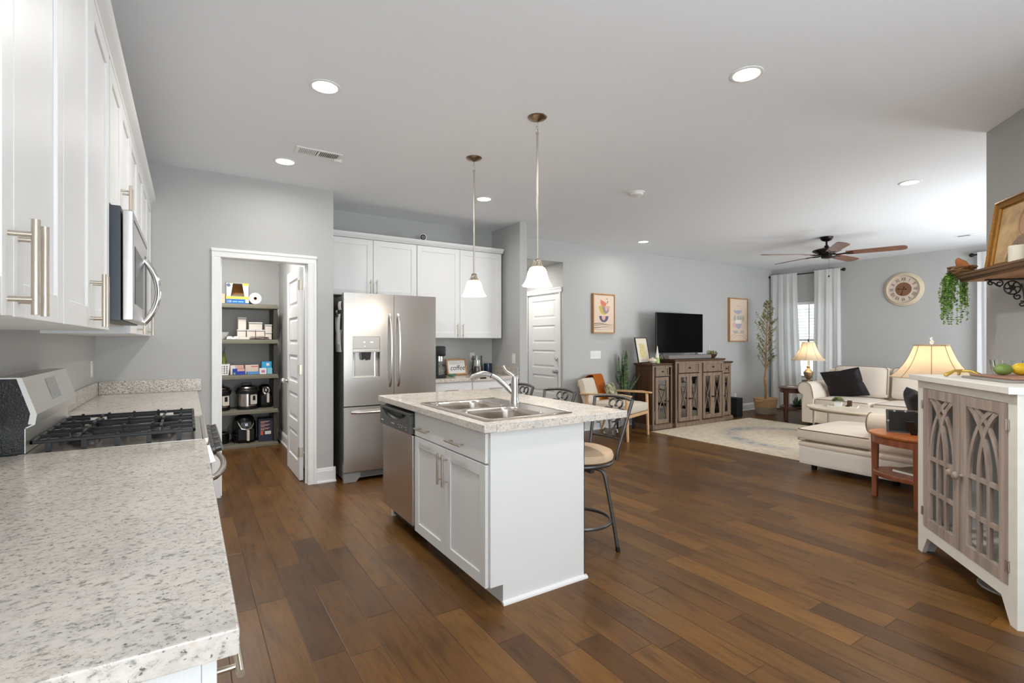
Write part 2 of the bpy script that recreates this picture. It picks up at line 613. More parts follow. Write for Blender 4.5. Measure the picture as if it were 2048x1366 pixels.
    def softbox(s, x0, x1, y0, y1, z0, z1, r=0.04, crown=0.0, seg=4):
        """upholstered block: rounded box whose top is crowned"""
        a = len(s.bm.verts)
        s.box(x0, x1, y0, y1, z0, z1)
        s.bm.verts.ensure_lookup_table()
        new = s.bm.verts[a:]
        fs = set()
        es = set()
        for v in new:
            fs.update(v.link_faces)
            es.update(v.link_edges)
        bmesh.ops.subdivide_edges(s.bm, edges=list(es), cuts=7, use_grid_fill=True)
        s.bm.verts.ensure_lookup_table()
        cx, cy, cz = (x0 + x1) / 2, (y0 + y1) / 2, (z0 + z1) / 2
        hx, hy, hz = (x1 - x0) / 2, (y1 - y0) / 2, (z1 - z0) / 2
        for v in s.bm.verts[a:]:
            p = v.co - Vector((cx, cy, cz))
            q = Vector((max(-hx + r, min(hx - r, p.x)), max(-hy + r, min(hy - r, p.y)), max(-hz + r, min(hz - r, p.z))))
            d = p - q
            if d.length > 1e-6:
                d.normalize()
                p = q + d * r
            if crown and p.z > 0:
                p.z += crown * (1 - (p.x / hx) ** 2) * (1 - (p.y / hy) ** 2) * (p.z / hz)
            v.co = p + Vector((cx, cy, cz))
        return s

    def grid(s, fn, nu, nv, thick=0.0):
        P = [[Vector(fn(i / nu, j / nv)) for j in range(nv + 1)] for i in range(nu + 1)]
        V = [[s.v(p) for p in row] for row in P]
        fs = []
        for i in range(nu):
            for j in range(nv):
                fs.append(s.f([V[i][j], V[i + 1][j], V[i + 1][j + 1], V[i][j + 1]]))
        if thick:
            s.bm.normal_update()
            W = [[s.v(P[i][j] - V[i][j].normal * thick) for j in range(nv + 1)] for i in range(nu + 1)]
            for i in range(nu):
                for j in range(nv):
                    s.f([W[i][j], W[i][j + 1], W[i + 1][j + 1], W[i + 1][j]])
            for i in range(nu):
                s.f([V[i + 1][0], V[i][0], W[i][0], W[i + 1][0]])
                s.f([V[i][nv], V[i + 1][nv], W[i + 1][nv], W[i][nv]])
            for j in range(nv):
                s.f([V[0][j], V[0][j + 1], W[0][j + 1], W[0][j]])
                s.f([V[nu][j + 1], V[nu][j], W[nu][j], W[nu][j + 1]])
        return s

    def leaf(s, base, tip, w, n=4, bend=(0, 0, 0), side=None):
        """a blade from base to tip with a folded midrib"""
        b, t = Vector(base), Vector(tip)
        d = t - b
        sd = Vector(side) if side else d.cross(Vector((0, 0, 1)))
        if sd.length < 1e-6:
            sd = Vector((1, 0, 0))
        sd.normalize()
        nn = d.cross(sd).normalized()
        prev = None
        for i in range(n + 1):
            u = i / n
            c = b + d * u + Vector(bend) * (4 * u * (1 - u))
            ww = w * max(0.02, math.sin(PI * min(1, 0.12 + 0.88 * u)) ** 0.7)
            tr = (s.v(c - sd * ww + nn * ww * 0.25), s.v(c), s.v(c + sd * ww + nn * ww * 0.25))
            if prev:
                s.f([prev[0], prev[1], tr[1], tr[0]])
                s.f([prev[1], prev[2], tr[2], tr[1]])
            prev = tr
        return s

    def xf(s, m, start=0):
        s.bm.verts.ensure_lookup_table()
        for v in s.bm.verts[start:]:
            v.co = m @ v.co
        return s

    def n(s):
        return len(s.bm.verts)


def O(name, mb, m, parent=None, loc=None, rot=None, angle=38):
    me = bpy.data.meshes.new(name)
    bmesh.ops.recalc_face_normals(mb.bm, faces=mb.bm.faces)
    mb.bm.to_mesh(me)
    mb.bm.free()
    me.polygons.foreach_set('use_smooth', [True] * len(me.polygons))
    me.set_sharp_from_angle(angle=math.radians(angle))
    me.materials.append(M[m] if isinstance(m, str) else m)
    o = bpy.data.objects.new(name, me)
    COL.objects.link(o)
    wn = o.modifiers.new('weighted_normal', 'WEIGHTED_NORMAL')
    wn.mode = 'FACE_AREA'
    wn.weight = 100
    wn.keep_sharp = True
    if parent:
        o.parent = parent
    if loc: o.location = loc
    if rot: o.rotation_euler = rot
    return o


def tag(o, label, cat, group=None, kind=None):
    o['label'] = label
    o['category'] = cat
    if group: o['group'] = group
    if kind: o['kind'] = kind
    return o


def E(name, label, cat, loc=(0, 0, 0), rz=0.0, group=None):
    o = bpy.data.objects.new(name, None)
    o.empty_display_size = 0.1
    COL.objects.link(o)
    o.location = loc
    o.rotation_euler = (0, 0, rz)
    return tag(o, label, cat, group)


def S(name, mb, m, parent=None, angle=38):
    o = O(name, mb, m, parent, angle=angle)
    if not parent:
        o['kind'] = 'structure'
    return o


def dup(root, loc, rz=None, label=None):
    def cp(o, par):
        c = o.copy()
        COL.objects.link(c)
        c.parent = par
        for ch in list(o.children):
            cp(ch, c)
        return c
    r = cp(root, None)
    r.location = loc
    if rz is not None:
        r.rotation_euler = (0, 0, rz)
    if label:
        r['label'] = label
    return r


def text(name, s, size, m, parent, loc, rot, ext=0.0006, shear=0.0, align='CENTER'):
    cu = bpy.data.curves.new(name, 'FONT')
    cu.body = s
    cu.size = size
    cu.extrude = ext
    cu.shear = shear
    cu.align_x = align
    cu.align_y = 'CENTER'
    cu.resolution_u = 3
    tmp = bpy.data.objects.new(name + '_t', cu)
    COL.objects.link(tmp)
    bpy.context.view_layer.update()
    me = bpy.data.meshes.new_from_object(tmp.evaluated_get(bpy.context.evaluated_depsgraph_get()))
    bpy.data.objects.remove(tmp)
    me.materials.clear()
    me.materials.append(M[m] if isinstance(m, str) else m)
    o = bpy.data.objects.new(name, me)
    COL.objects.link(o)
    if parent: o.parent = parent
    o.location = loc
    o.rotation_euler = rot
    return o


def arc(c, r, a0, a1, n, plane='xz', ry=None):
    ry = r if ry is None else ry
    out = []
    for i in range(n + 1):
        a = a0 + (a1 - a0) * i / n
        u, w = r * math.cos(a), ry * math.sin(a)
        out.append({'xz': (c[0] + u, c[1], c[2] + w), 'xy': (c[0] + u, c[1] + w, c[2]), 'yz': (c[0], c[1] + u, c[2] + w)}[plane])
    return out
# ================================================================= THE SETTING
CEIL = 2.743
b = MB(); b.box(-0.70, 10.0, -2.72, 7.62, -0.06, 0.0); S('floor', b, 'floor')
b = MB(); b.box(-0.70, 10.0, -2.72, 7.62, CEIL, CEIL + 0.08); S('ceiling', b, 'ceil')
b = MB(); b.box(-0.695, -0.595, -0.6, 7.6, 0, CEIL); b.box(-0.695, -0.595, -2.6, -2.1, 0, CEIL); b.box(-0.695, -0.595, -2.1, -0.6, 0, 0.9); b.box(-0.695, -0.595, -2.1, -0.6, 2.1, CEIL); S('wall_left', b, 'wall')
DX0, DX1, DH = 0.228, 0.924, 2.034      # pantry doorway
b = MB()
b.box(-0.595, DX0 - 0.012, 4.907, 5.022, 0, CEIL)
b.box(DX1 + 0.012, 1.152, 4.907, 5.022, 0, CEIL)
b.box(DX0 - 0.012, DX1 + 0.012, 4.907, 5.022, DH + 0.012, CEIL)
S('wall_pantry_front', b, 'wall')
b = MB(); b.box(1.04, 1.152, 5.022, 7.6, 0, CEIL); S('wall_pantry_right', b, 'wall')
b = MB(); b.box(-0.595, 1.04, 7.5, 7.6, 0, CEIL); S('wall_pantry_back', b, 'wall')
b = MB(); b.box(1.152, 3.305, 5.61, 5.71, 0, CEIL); S('wall_kitchen_back', b, 'wall')
b = MB(); b.box(3.305, 3.405, 4.955, 6.8, 0, CEIL); S('wall_kitchen_stub', b, 'wall')
b = MB(); b.box(3.405, 4.52, 6.8, 6.9, 0, CEIL); S('wall_recess_back', b, 'wall')
D2Y0, D2Y1, D2H = 5.752, 6.545, 2.035
b = MB()
b.box(4.52, 4.62, 5.66, D2Y0 - 0.012, 0, CEIL)
b.box(4.52, 4.62, D2Y1 + 0.012, 6.8, 0, CEIL)
b.box(4.52, 4.62, D2Y0 - 0.012, D2Y1 + 0.012, D2H + 0.012, CEIL)
S('wall_recess_right', b, 'wall')
b = MB(); b.box(3.405, 4.52, 5.66, 6.8, 2.458, CEIL); S('ceiling_recess_soffit', b, 'wall')
b = MB(); b.box(4.62, 9.857, 5.66, 5.76, 0, CEIL); S('wall_television', b, 'wall')
W1 = (4.40, 5.44, 0.62, 2.075)
W2 = (1.05, 2.20, 0.62, 2.075)
b = MB()
for y0, y1 in ((0.1, W2[0]), (W2[1], W1[0]), (W1[1], 5.76)):
    b.box(9.857, 9.957, y0, y1, 0, CEIL)
for w in (W1, W2):
    b.box(9.857, 9.957, w[0], w[1], 0, w[2])
    b.box(9.857, 9.957, w[0], w[1], w[3], CEIL)
S('wall_curtain', b, 'wall')
# corner fireplace mass: slanted face towards the living room
FA = Vector((4.573, 1.125, 0)); FW = Vector((0.7785, 0.6276, 0)); FN = Vector((0.6276, -0.7785, 0))
FB = FA - FW * 2.25
FD = FA + FN * 1.19
b = MB()
b.prism([(FA.x, FA.y), (FB.x, FB.y), (FB.x, -2.6), (FD.x, -2.6), (FD.x, FD.y)], 'z', 0, CEIL)
S('wall_fireplace', b, 'wall')
b = MB()
b.box(FD.x, 6.1, 0.1, 0.2, 0, CEIL); b.box(8.7, 9.957, 0.1, 0.2, 0, CEIL)
b.box(6.1, 8.7, 0.1, 0.2, 0, 0.7); b.box(6.1, 8.7, 0.1, 0.2, 2.2, CEIL)
S('wall_living_south', b, 'wall')
b = MB()
b.box(-0.695, -0.4, -2.7, -2.6, 0, CEIL); b.box(1.9, 2.9, -2.7, -2.6, 0, CEIL); b.box(-0.4, 1.9, -2.7, -2.6, 2.4, CEIL)
S('wall_behind', b, 'wall')


def window(name, horiz, a0, a1, z0, z1, at, mull=True):
    """frame, sash bars and pane set in an opening; horiz 'y' runs along y at x=at, 'x' runs along x at y=at"""
    fr = MB()

    def bx(m, u0, u1, w0, w1, t0, t1):
        if horiz == 'y': m.box(t0, t1, u0, u1, w0, w1)
        else: m.box(u0, u1, t0, t1, w0, w1)
    t0, t1 = at, at + 0.07
    f = 0.045
    bx(fr, a0, a0 + f, z0, z1, t0, t1); bx(fr, a1 - f, a1, z0, z1, t0, t1)
    bx(fr, a0 + f, a1 - f, z0, z0 + f, t0, t1); bx(fr, a0 + f, a1 - f, z1 - f, z1, t0, t1)
    zm = (z0 + z1) / 2
    bx(fr, a0 + f, a1 - f, zm - 0.02, zm + 0.02, t0 + 0.01, t1 - 0.01)
    o = S(name, fr, 'trim')
    p = MB()
    bx(p, a0 + f, a1 - f, z0 + f, zm - 0.02, at + 0.03, at + 0.036)
    bx(p, a0 + f, a1 - f, zm + 0.02, z1 - f, at + 0.03, at + 0.036)
    O('window_pane', p, 'pane', o)
    return o


w1 = window('window_1', 'y', W1[0], W1[1], W1[2], W1[3], 9.885)
b = MB(); b.box(9.79, 9.885, W1[0] - 0.03, W1[1] + 0.03, W1[2] - 0.025, W1[2], 0.004); O('window_sill', b, 'trim', w1)
w2 = window('window_2', 'y', W2[0], W2[1], W2[2], W2[3], 9.885)
window('added_window_3', 'x', 6.1, 8.7, 0.7, 2.2, 0.11)  # unseen window, added to go with the living room fill
window('added_window_5', 'y', -2.1, -0.6, 0.9, 2.1, -0.69)  # unseen window, added to let in light from the left
window('added_window_4', 'x', -0.4, 1.9, 0.02, 2.4, -2.69)  # unseen glazing, added to go with the fill behind the camera

# baseboards: tall flat board, moulded top, shoe at the floor
BP = [(0, 0), (0.024, 0), (0.024, 0.010), (0.018, 0.020), (0.014, 0.022), (0.014, 0.108), (0.011, 0.114), (0.011, 0.122), (0.006, 0.134), (0, 0.138)]


def baseboard(name, p0, p1, n):
    p0, p1, n = Vector((p0[0], p0[1], 0)), Vector((p1[0], p1[1], 0)), Vector((n[0], n[1], 0))
    m = MB()
    A = [m.v(p0 + n * u + Vector((0, 0, z))) for u, z in BP]
    B = [m.v(p1 + n * u + Vector((0, 0, z))) for u, z in BP]
    k = len(BP)
    for i in range(k):
        m.f([A[i], A[(i + 1) % k], B[(i + 1) % k], B[i]])
    m.f(A[::-1]); m.f(B)
    return S(name, m, 'trim', angle=25)


baseboard('baseboard_pantry', (0.998, 4.907), (1.17, 4.907), (0, -1))
baseboard('baseboard_alcove', (1.152, 4.89), (1.152, 5.6), (1, 0))
baseboard('baseboard_pantry_right', (1.04, 5.03), (1.04, 7.5), (-1, 0))
baseboard('baseboard_pantry_back', (-0.595, 7.5), (1.04, 7.5), (0, -1))
baseboard('baseboard_stub', (3.305, 4.955), (3.405, 4.955), (0, -1))
baseboard('baseboard_television', (4.52, 5.66), (9.857, 5.66), (0, -1))
baseboard('baseboard_curtain', (9.857, 0.2), (9.857, 5.66), (-1, 0))
baseboard('baseboard_fireplace', (FA.x, FA.y), (FB.x, FB.y), (-FN.x, -FN.y))

# pantry door casing and jamb
b = MB()
for x0, x1 in ((0.162, 0.228), (0.93, 0.996)):
    b.box(x0, x1, 4.889, 4.907, 0, 2.036, 0.003)
    xo = x0 if x0 < 0.5 else x1 - 0.022
    b.box(xo, xo + 0.022, 4.881, 4.893, 0, 2.036, 0.004)
b.box(0.162, 0.996, 4.889, 4.907, 2.036, 2.105, 0.003)
b.box(0.158, 1.0, 4.881, 4.893, 2.082, 2.107, 0.004)
b.box(DX0 - 0.012, DX0, 4.892, 5.03, 0, DH); b.box(DX1, DX1 + 0.012, 4.892, 5.03, 0, DH)
b.box(DX0 - 0.012, DX1 + 0.012, 4.892, 5.03, DH, DH + 0.012)
b.box(DX0, DX0 + 0.012, 4.955, 4.99, 0, DH); b.box(DX1 - 0.012, DX1, 4.955, 4.985, 0, DH)
S('trim_1', b, 'trim')


def panel_door(name, w, h, th, both=True):
    """five-panel door leaf in local x (width) / y (thickness 0..th) / z; faces -y"""
    m = MB()
    st = 0.105
    rails = [0.0, 0.16]
    ph = (h - 0.16 - 0.105 * 5) / 5
    zs = []
    z = 0.17
    for i in range(5):
        zs.append((z, z + ph))
        z += ph + 0.105
    m.box(0, st, 0, th, 0, h); m.box(w - st, w, 0, th, 0, h)
    prev = 0.0
    for a, c in zs:
        m.box(st, w - st, 0, th, prev, a)
        prev = c
    m.box(st, w - st, 0, th, prev, h)
    for a, c in zs:
        m.box(st, w - st, 0.012, th - 0.012, a, c)
        g = 0.022
        for y0, y1, s in ((0.003, 0.012, 1), (th - 0.012, th - 0.003, -1)):
            x0, x1 = st + g, w - st - g
            ya, yb = (y1, y0) if s == 1 else (y0, y1)
            q = 0.022
            lo = [m.v(p) for p in ((x0, ya, a + g), (x1, ya, a + g), (x1, ya, c - g), (x0, ya, c - g))]
            hi = [m.v(p) for p in ((x0 + q, yb, a + g + q), (x1 - q, yb, a + g + q), (x1 - q, yb, c - g - q), (x0 + q, yb, c - g - q))]
            m.f(hi)
            for i in range(4):
                m.f([lo[i], lo[(i + 1) % 4], hi[(i + 1) % 4], hi[i]])
    return m


# pantry door, swung into the pantry on its right-hand jamb
m = panel_door('door_1', 0.69, 2.02, 0.035)
d1 = S('door_1', m, 'trim', angle=20)
d1.location = (0.880, 5.76, 0.008)
d1.rotation_euler = (0, 0, -PI / 2)          # face towards -x, hinge edge near the jamb
kb = MB()
kb.lathe([(0.0, 0.0), (0.030, 0.0), (0.030, 0.008), (0.012, 0.012), (0.010, 0.030), (0.022, 0.038), (0.028, 0.05), (0.026, 0.062), (0.012, 0.070), (0.0, 0.071)])
kb.xf(Matrix.Translation((0.06, 0, 0.905)) @ Matrix.Rotation(PI / 2, 4, 'X'))
O('door_knob', kb, 'chrome', d1)
for hz in (0.22, 1.0, 1.80):
    h = MB()
    h.box(0.665, 0.689, -0.004, 0.0, hz, hz + 0.09)
    h.cyl((0.692, -0.007, hz), (0.692, -0.007, hz + 0.09), 0.006, n=10)
    h.box(0.6905, 0.693, 0.0, 0.032, hz, hz + 0.09)
    O('hinge', h, 'nickel', d1)

# entry door in the recess beside the kitchen
m = panel_door('door_2', D2Y1 - D2Y0, D2H - 0.01, 0.04)
d2 = S('door_2', m, 'trim', angle=20)
d2.location = (4.53, D2Y1, 0.008)
d2.rotation_euler = (0, 0, -PI / 2)
kx = D2Y1 - D2Y0 - 0.065
kb = MB()
kb.lathe([(0.0, 0.0), (0.033, 0.0), (0.033, 0.008), (0.012, 0.012), (0.011, 0.032), (0.024, 0.04), (0.030, 0.054), (0.024, 0.068), (0.0, 0.070)])
kb.xf(Matrix.Translation((kx, 0, 0.87)) @ Matrix.Rotation(PI / 2, 4, 'X'))
O('door_knob', kb, 'chrome', d2)
kb = MB()
kb.lathe([(0.0, 0.0), (0.032, 0.0), (0.030, 0.012), (0.020, 0.018), (0.0, 0.019)])
kb.box(-0.005, 0.005, -0.016, 0.016, 0.018, 0.034)
kb.xf(Matrix.Translation((kx, 0, 1.06)) @ Matrix.Rotation(PI / 2, 4, 'X'))
O('deadbolt', kb, 'chrome', d2)
b = MB()
b.box(4.498, 4.52, D2Y0 - 0.07, D2Y1 + 0.075, D2H + 0.002, D2H + 0.072, 0.003)
b.box(4.491, 4.505, D2Y0 - 0.07, D2Y1 + 0.075, D2H + 0.05, D2H + 0.074, 0.003)
b.box(4.503, 4.52, D2Y1 + 0.005, D2Y1 + 0.075, 0, D2H + 0.002, 0.003)
b.box(4.503, 4.52, D2Y0 - 0.045, D2Y0 - 0.004, 0, D2H + 0.002, 0.003)
S('trim_2', b, 'trim')

# neighbouring house seen through the blinds
b = MB()
for i in range(26):
    z = 0.0 + i * 0.17
    b.prism([(12.97, z), (13.1, z), (13.1, z + 0.17), (13.0, z + 0.17)], 'y', 1.2, 6.15)
nh = O('neighbour_house', b, plain('grey_siding', (186, 188, 190), 0.8, var=0.04))
tag(nh, 'grey siding of the house next door, seen through the blinds', 'house')

# ---------------------------------------------------------------- ceiling fittings
def downlight(loc, label, power):
    t = E('recessed_light', label, 'ceiling light', (loc[0], loc[1], CEIL), group='recessed ceiling lights')
    m = MB()
    m.lathe([(0.066, 0.0), (0.084, 0.0), (0.084, -0.003), (0.079, -0.006), (0.068, -0.005), (0.066, -0.003)], n=40, cap=False)
    O('trim_ring', m, 'white', t)
    m = MB()
    m.lathe([(0.0, -0.0025), (0.066, -0.0025), (0.068, -0.0015), (0.0, -0.0005)], n=40, cap=False)
    O('lens', m, 'lens', t)
    area('downlight_and_fill', (loc[0], loc[1], CEIL - 0.012), (0, 0, 0), 0.13, 0.13, power, (1.0, 0.97, 0.93), 'DISK', math.radians(172))


DL = [((0.641, 2.923), 'round recessed ceiling light over the aisle, nearest to the stove'),
      ((0.641, 4.308), 'small round recessed ceiling light next to the air vent, in front of the pantry'),
      ((2.48, 4.365), 'round recessed ceiling light right of the farther pendant, in front of the back cabinets'),
      ((2.497, 1.57), 'largest-looking recessed ceiling light, right of the nearer pendant'),
      ((5.428, 1.847), 'recessed ceiling light toward the right wall, above the chaise'),
      ((5.453, 5.005), 'farthest recessed ceiling light, near the television wall')]
for l, s in DL:
    downlight(l, s, {5.453: 5, 2.497: 18, 0.641: 14 if l[1] < 3 else 5}.get(l[0], 9))

t = E('smoke_detector', 'white round smoke detector on the ceiling right of the pendants', 'smoke detector', (3.598, 3.385, CEIL))
m = MB(); m.lathe([(0.0, -0.034), (0.045, -0.034), (0.058, -0.026), (0.062, -0.008), (0.075, -0.008), (0.078, 0.0), (0.0, 0.0)], n=36, cap=False); O('cover', m, 'white', t)
m = MB(); m.lathe([(0.0, -0.038), (0.012, -0.038), (0.013, -0.033), (0.0, -0.033)], (0.02, 0, 0), cap=False); O('test_button', m, 'paper', t)
t = E('ceiling_sensor', 'tiny round white sensor at the corner of the kitchen air vent', 'sensor', (0.985, 4.05, CEIL))
m = MB(); m.lathe([(0.0, -0.02), (0.022, -0.02), (0.028, -0.012), (0.034, 0.0), (0.0, 0.0)], n=24, cap=False); O('cover', m, 'white', t)


def vent(loc, w, d, n, label, rz=0):
    t = E('air_vent', label, 'air vent', (loc[0], loc[1], CEIL), rz)
    m = MB()
    m.box(-w / 2, w / 2, -d / 2, -d / 2 + 0.02, -0.006, 0); m.box(-w / 2, w / 2, d / 2 - 0.02, d / 2, -0.006, 0)
    m.box(-w / 2, -w / 2 + 0.02, -d / 2 + 0.02, d / 2 - 0.02, -0.006, 0); m.box(w / 2 - 0.02, w / 2, -d / 2 + 0.02, d / 2 - 0.02, -0.006, 0)
    m.box(-0.008, 0.008, -d / 2 + 0.02, d / 2 - 0.02, -0.006, 0)
    O('frame', m, 'white', t)
    m = MB(); m.box(-w / 2 + 0.02, w / 2 - 0.02, -d / 2 + 0.02, d / 2 - 0.02, -0.001, -0.0002); O('duct_opening', m, plain('duct_dark', (96, 96, 96), 0.8), t)
    m = MB()
    for i in range(n):
        x = -w / 2 + 0.026 + (w - 0.052) * i / (n - 1)
        if abs(x) < 0.012:
            continue
        q = m.n()
        m.box(-0.0045, 0.0045, -d / 2 + 0.02, d / 2 - 0.02, -0.0005, 0.0005)
        m.xf(Matrix.Translation((x, 0, -0.004)) @ Matrix.Rotation(0.5 if x < 0 else -0.5, 4, 'Y'), q)
    O('louvers', m, 'white', t)


vent((0.825, 3.985), 0.33, 0.15, 22, 'white louvered air vent in the ceiling above the aisle before the pantry')
vent((8.75, 2.31), 0.32, 0.14, 18, 'white air vent in the ceiling beside the right-hand wall', PI / 2)


def plate(loc, rz, label, name='light_switch', gangs=1, kind='switch', cat='light switch'):
    t = E(name, label, cat, loc, rz)
    w = 0.07 + 0.046 * (gangs - 1)
    m = MB(); m.box(-w / 2, w / 2, -0.006, 0, -0.058, 0.058, 0.002); O('cover_plate', m, 'white', t)
    for g in range(gangs):
        x = (g - (gangs - 1) / 2) * 0.046
        m = MB()
        if kind == 'switch':
            m.box(x - 0.016, x + 0.016, -0.010, -0.006, -0.033, 0.033, 0.002)
            O('rocker', m, 'paper', t)
        else:
            m.box(x - 0.016, x + 0.016, -0.009, -0.006, 0.006, 0.036, 0.003); m.box(x - 0.016, x + 0.016, -0.009, -0.006, -0.036, -0.006, 0.003)
            O('socket', m, 'paper', t)
    return t


plate((5.137, 5.66, 1.12), 0, 'white four-gang light switch plate below the bowls picture', gangs=4)
plate((8.64, 5.66, 0.285), 0, 'white wall outlet low on the wall right of the media cabinet', 'wall_outlet', 1, 'socket', 'outlet')
plate((3.015, 5.61, 1.12), 0, 'white outlet on the wall behind the glass vase on the back counter', 'wall_outlet', 1, 'socket', 'outlet')
plate((3.305, 5.09, 1.115), -PI / 2, 'white switch plate at the end of the back counter wall', 'light_switch')
plate((-0.595, 4.72, 1.12), PI / 2, 'white outlet plate on the left wall above the far counter', 'wall_outlet', 1, 'socket', 'outlet')

area('downlight_and_fill', (2.2, 0.28, CEIL - 0.012), (0, 0, 0), 0.13, 0.13, 10, (1.0, 0.97, 0.93), 'DISK', math.radians(160))  # extra light without a fixture, added out of view to brighten the slanted wall
# unseen closet lamp; the recess light is added to brighten the entry door
area('pantry_lamp', (0.35, 6.0, CEIL - 0.03), (0, 0, 0), 0.3, 0.3, 38, (1, 0.98, 0.95), 'DISK')
area('recess_fill', (3.95, 6.2, 2.45), (0, 0, 0), 0.2, 0.2, 12, (1, 0.96, 0.9), 'DISK')
# ================================================================= KITCHEN, LEFT RUN
# cabinet helper: local x = width, front faces -y at y=0, body goes to +y
def bar_pull(parent, p0, p1, out=0.034, r=0.0062, mat='nickel'):
    """bar handle from p0 to p1 on the surface (local coords), standing off towards -y"""
    m = MB()
    a, c = Vector(p0), Vector(p1)
    d = (c - a).normalized()
    o = Vector((0, -out, 0))
    m.cyl(a + o, c + o, r, n=14)
    L = (c - a).length
    for s in (0.16, 0.84):
        q = a + d * (L * s)
        m.cyl(q, q + o, r * 0.75, n=10)
    O('handle', m, mat, parent)


def shaker(m, x0, x1, z0, z1, t=0.02, rail=0.062, rec=0.007):
    e = 0.0015
    m.box(x0, x0 + rail, -t, 0, z0, z1, e, 1); m.box(x1 - rail, x1, -t, 0, z0, z1, e, 1)
    m.box(x0 + rail, x1 - rail, -t, 0, z0, z0 + rail, e, 1); m.box(x0 + rail, x1 - rail, -t, 0, z1 - rail, z1, e, 1)
    m.box(x0 + rail - 0.002, x1 - rail + 0.002, -t + rec, -0.002, z0 + rail - 0.002, z1 - rail + 0.002)


def cabinet(name, label, loc, rz, w, d, z0, z1, doors=(), drawers=(), toe=0.0, group=None):
    t = E(name, label, 'cabinet', loc, rz, group)
    m = MB()
    m.box(0, w, 0.0, d, z0 + toe, z1)
    if toe:
        m.box(0, w, 0.07, d, z0, z0 + toe)
    O('body', m, 'cab', t)
    for x0, x1, a, c, h in doors:
        m = MB(); shaker(m, x0, x1, a, c)
        o = O('door', m, 'cab', t)
        if h:
            bar_pull(o, (h[0], -0.02, h[1]), (h[0], -0.02, h[2]))
    for x0, x1, a, c, hs in drawers:
        m = MB(); m.box(x0, x1, -0.02, 0, a, c, 0.003)
        o = O('drawer', m, 'cab', t)
        for h in hs:
            bar_pull(o, (h[0], -0.02, h[2]), (h[1], -0.02, h[2]))
    return t


UF = -0.27     # carcass front of the left wall cabinets
UD = 0.325
g = 0.002


def upper(y0, y1, z0, label, split=True, hl=0.16):
    w = y1 - y0
    mid = w / 2
    zt = 2.395
    doors = [(g, mid - g, z0 + g, zt, (mid - 0.032, z0 + 0.005, z0 + 0.005 + hl)), (mid + g, w - g, z0 + g, zt, (mid + 0.032, z0 + 0.005, z0 + 0.005 + hl))]
    return cabinet('wall_cabinet', label, (UF, y0, 0), PI / 2, w - 0.001, UD, z0, 2.40, doors, group='white wall cabinets over the stove counter')


upper(0.77, 1.583, 1.36, 'white shaker wall cabinet at the left edge, nearest the camera, with two large bar pulls')
upper(1.585, 2.40, 1.36, 'white shaker wall cabinet left of the microwave')
upper(2.43, 3.205, 1.845, 'short white wall cabinet above the microwave')
upper(3.23, 4.06, 1.36, 'white wall cabinet just beyond the microwave')
upper(4.062, 4.905, 1.36, 'farthest white wall cabinet on the left, touching the pantry wall')
# crown along the tops
b = MB()
prof = [(-0.272, 2.40), (-0.250, 2.40), (-0.248, 2.412), (-0.232, 2.425), (-0.222, 2.440), (-0.218, 2.455), (-0.272, 2.455)]
b.prism(prof, 'y', 0.60, 4.905)
tag(O('crown_moulding', b, 'cab'), 'white crown moulding along the tops of the left wall cabinets', 'crown moulding')

# microwave under the short cabinet: local frame like the cabinets (x along +Y)
t = E('microwave', 'stainless over-the-range microwave with a bowed handle', 'microwave', (-0.25, 2.432, 0), PI / 2)
m = MB(); m.box(0, 0.77, -0.032, 0.335, 1.40, 1.842, 0.004); O('body', m, plain('dark_grey_metal', (70, 74, 80), 0.4, 0.4), t)
m = MB(); m.box(0.0, 0.77, -0.070, -0.036, 1.402, 1.83, 0.006); O('front_frame', m, 'steelv', t)
m = MB(); m.box(0.07, 0.50, -0.0715, -0.068, 1.47, 1.70, 0.001); O('door_window', m, 'screen', t)
m = MB(); m.box(0.62, 0.755, -0.0715, -0.068, 1.44, 1.74, 0.001); O('control_panel', m, 'screen', t)
m = MB()
pts = [(0.575, -0.070 - 0.056 * math.sin(PI * i / 16) ** 0.8, 1.412 + 0.30 * i / 16) for i in range(17)]
m.tube(pts, 0.014, 12); O('handle', m, 'chrome', t)
m = MB()
for i in range(16):
    m.box(0.04 + i * 0.044, 0.07 + i * 0.044, -0.0712, -0.068, 1.79, 1.798)
O('vent_grille', m, 'black', t)
m = MB(); m.box(0.05, 0.72, 0.02, 0.30, 1.392, 1.40); O('underside_filter', m, 'tin', t)

# base cabinets and tops
BF = 0.015


def base(y0, y1, label, rev=False):
    w = y1 - y0
    mid = w / 2
    dr = [(g, w - g, 0.715, 0.868, [(mid - 0.08, mid + 0.08, 0.79)])] if not rev else [(g, mid - g, 0.715, 0.868, [(mid / 2 - 0.08, mid / 2 + 0.08, 0.79)]), (mid + g, w - g, 0.715, 0.868, [(mid * 1.5 - 0.08, mid * 1.5 + 0.08, 0.79)])]
    doors = [(g, mid - g, 0.11, 0.708, (mid - 0.032, 0.53, 0.69)), (mid + g, w - g, 0.11, 0.708, (mid + 0.032, 0.53, 0.69))]
    return cabinet('base_cabinet', label, (BF, y0, 0), PI / 2, w - 0.001, 0.608, 0, 0.8735, doors, dr, 0.105, 'white base cabinets along the stove wall')


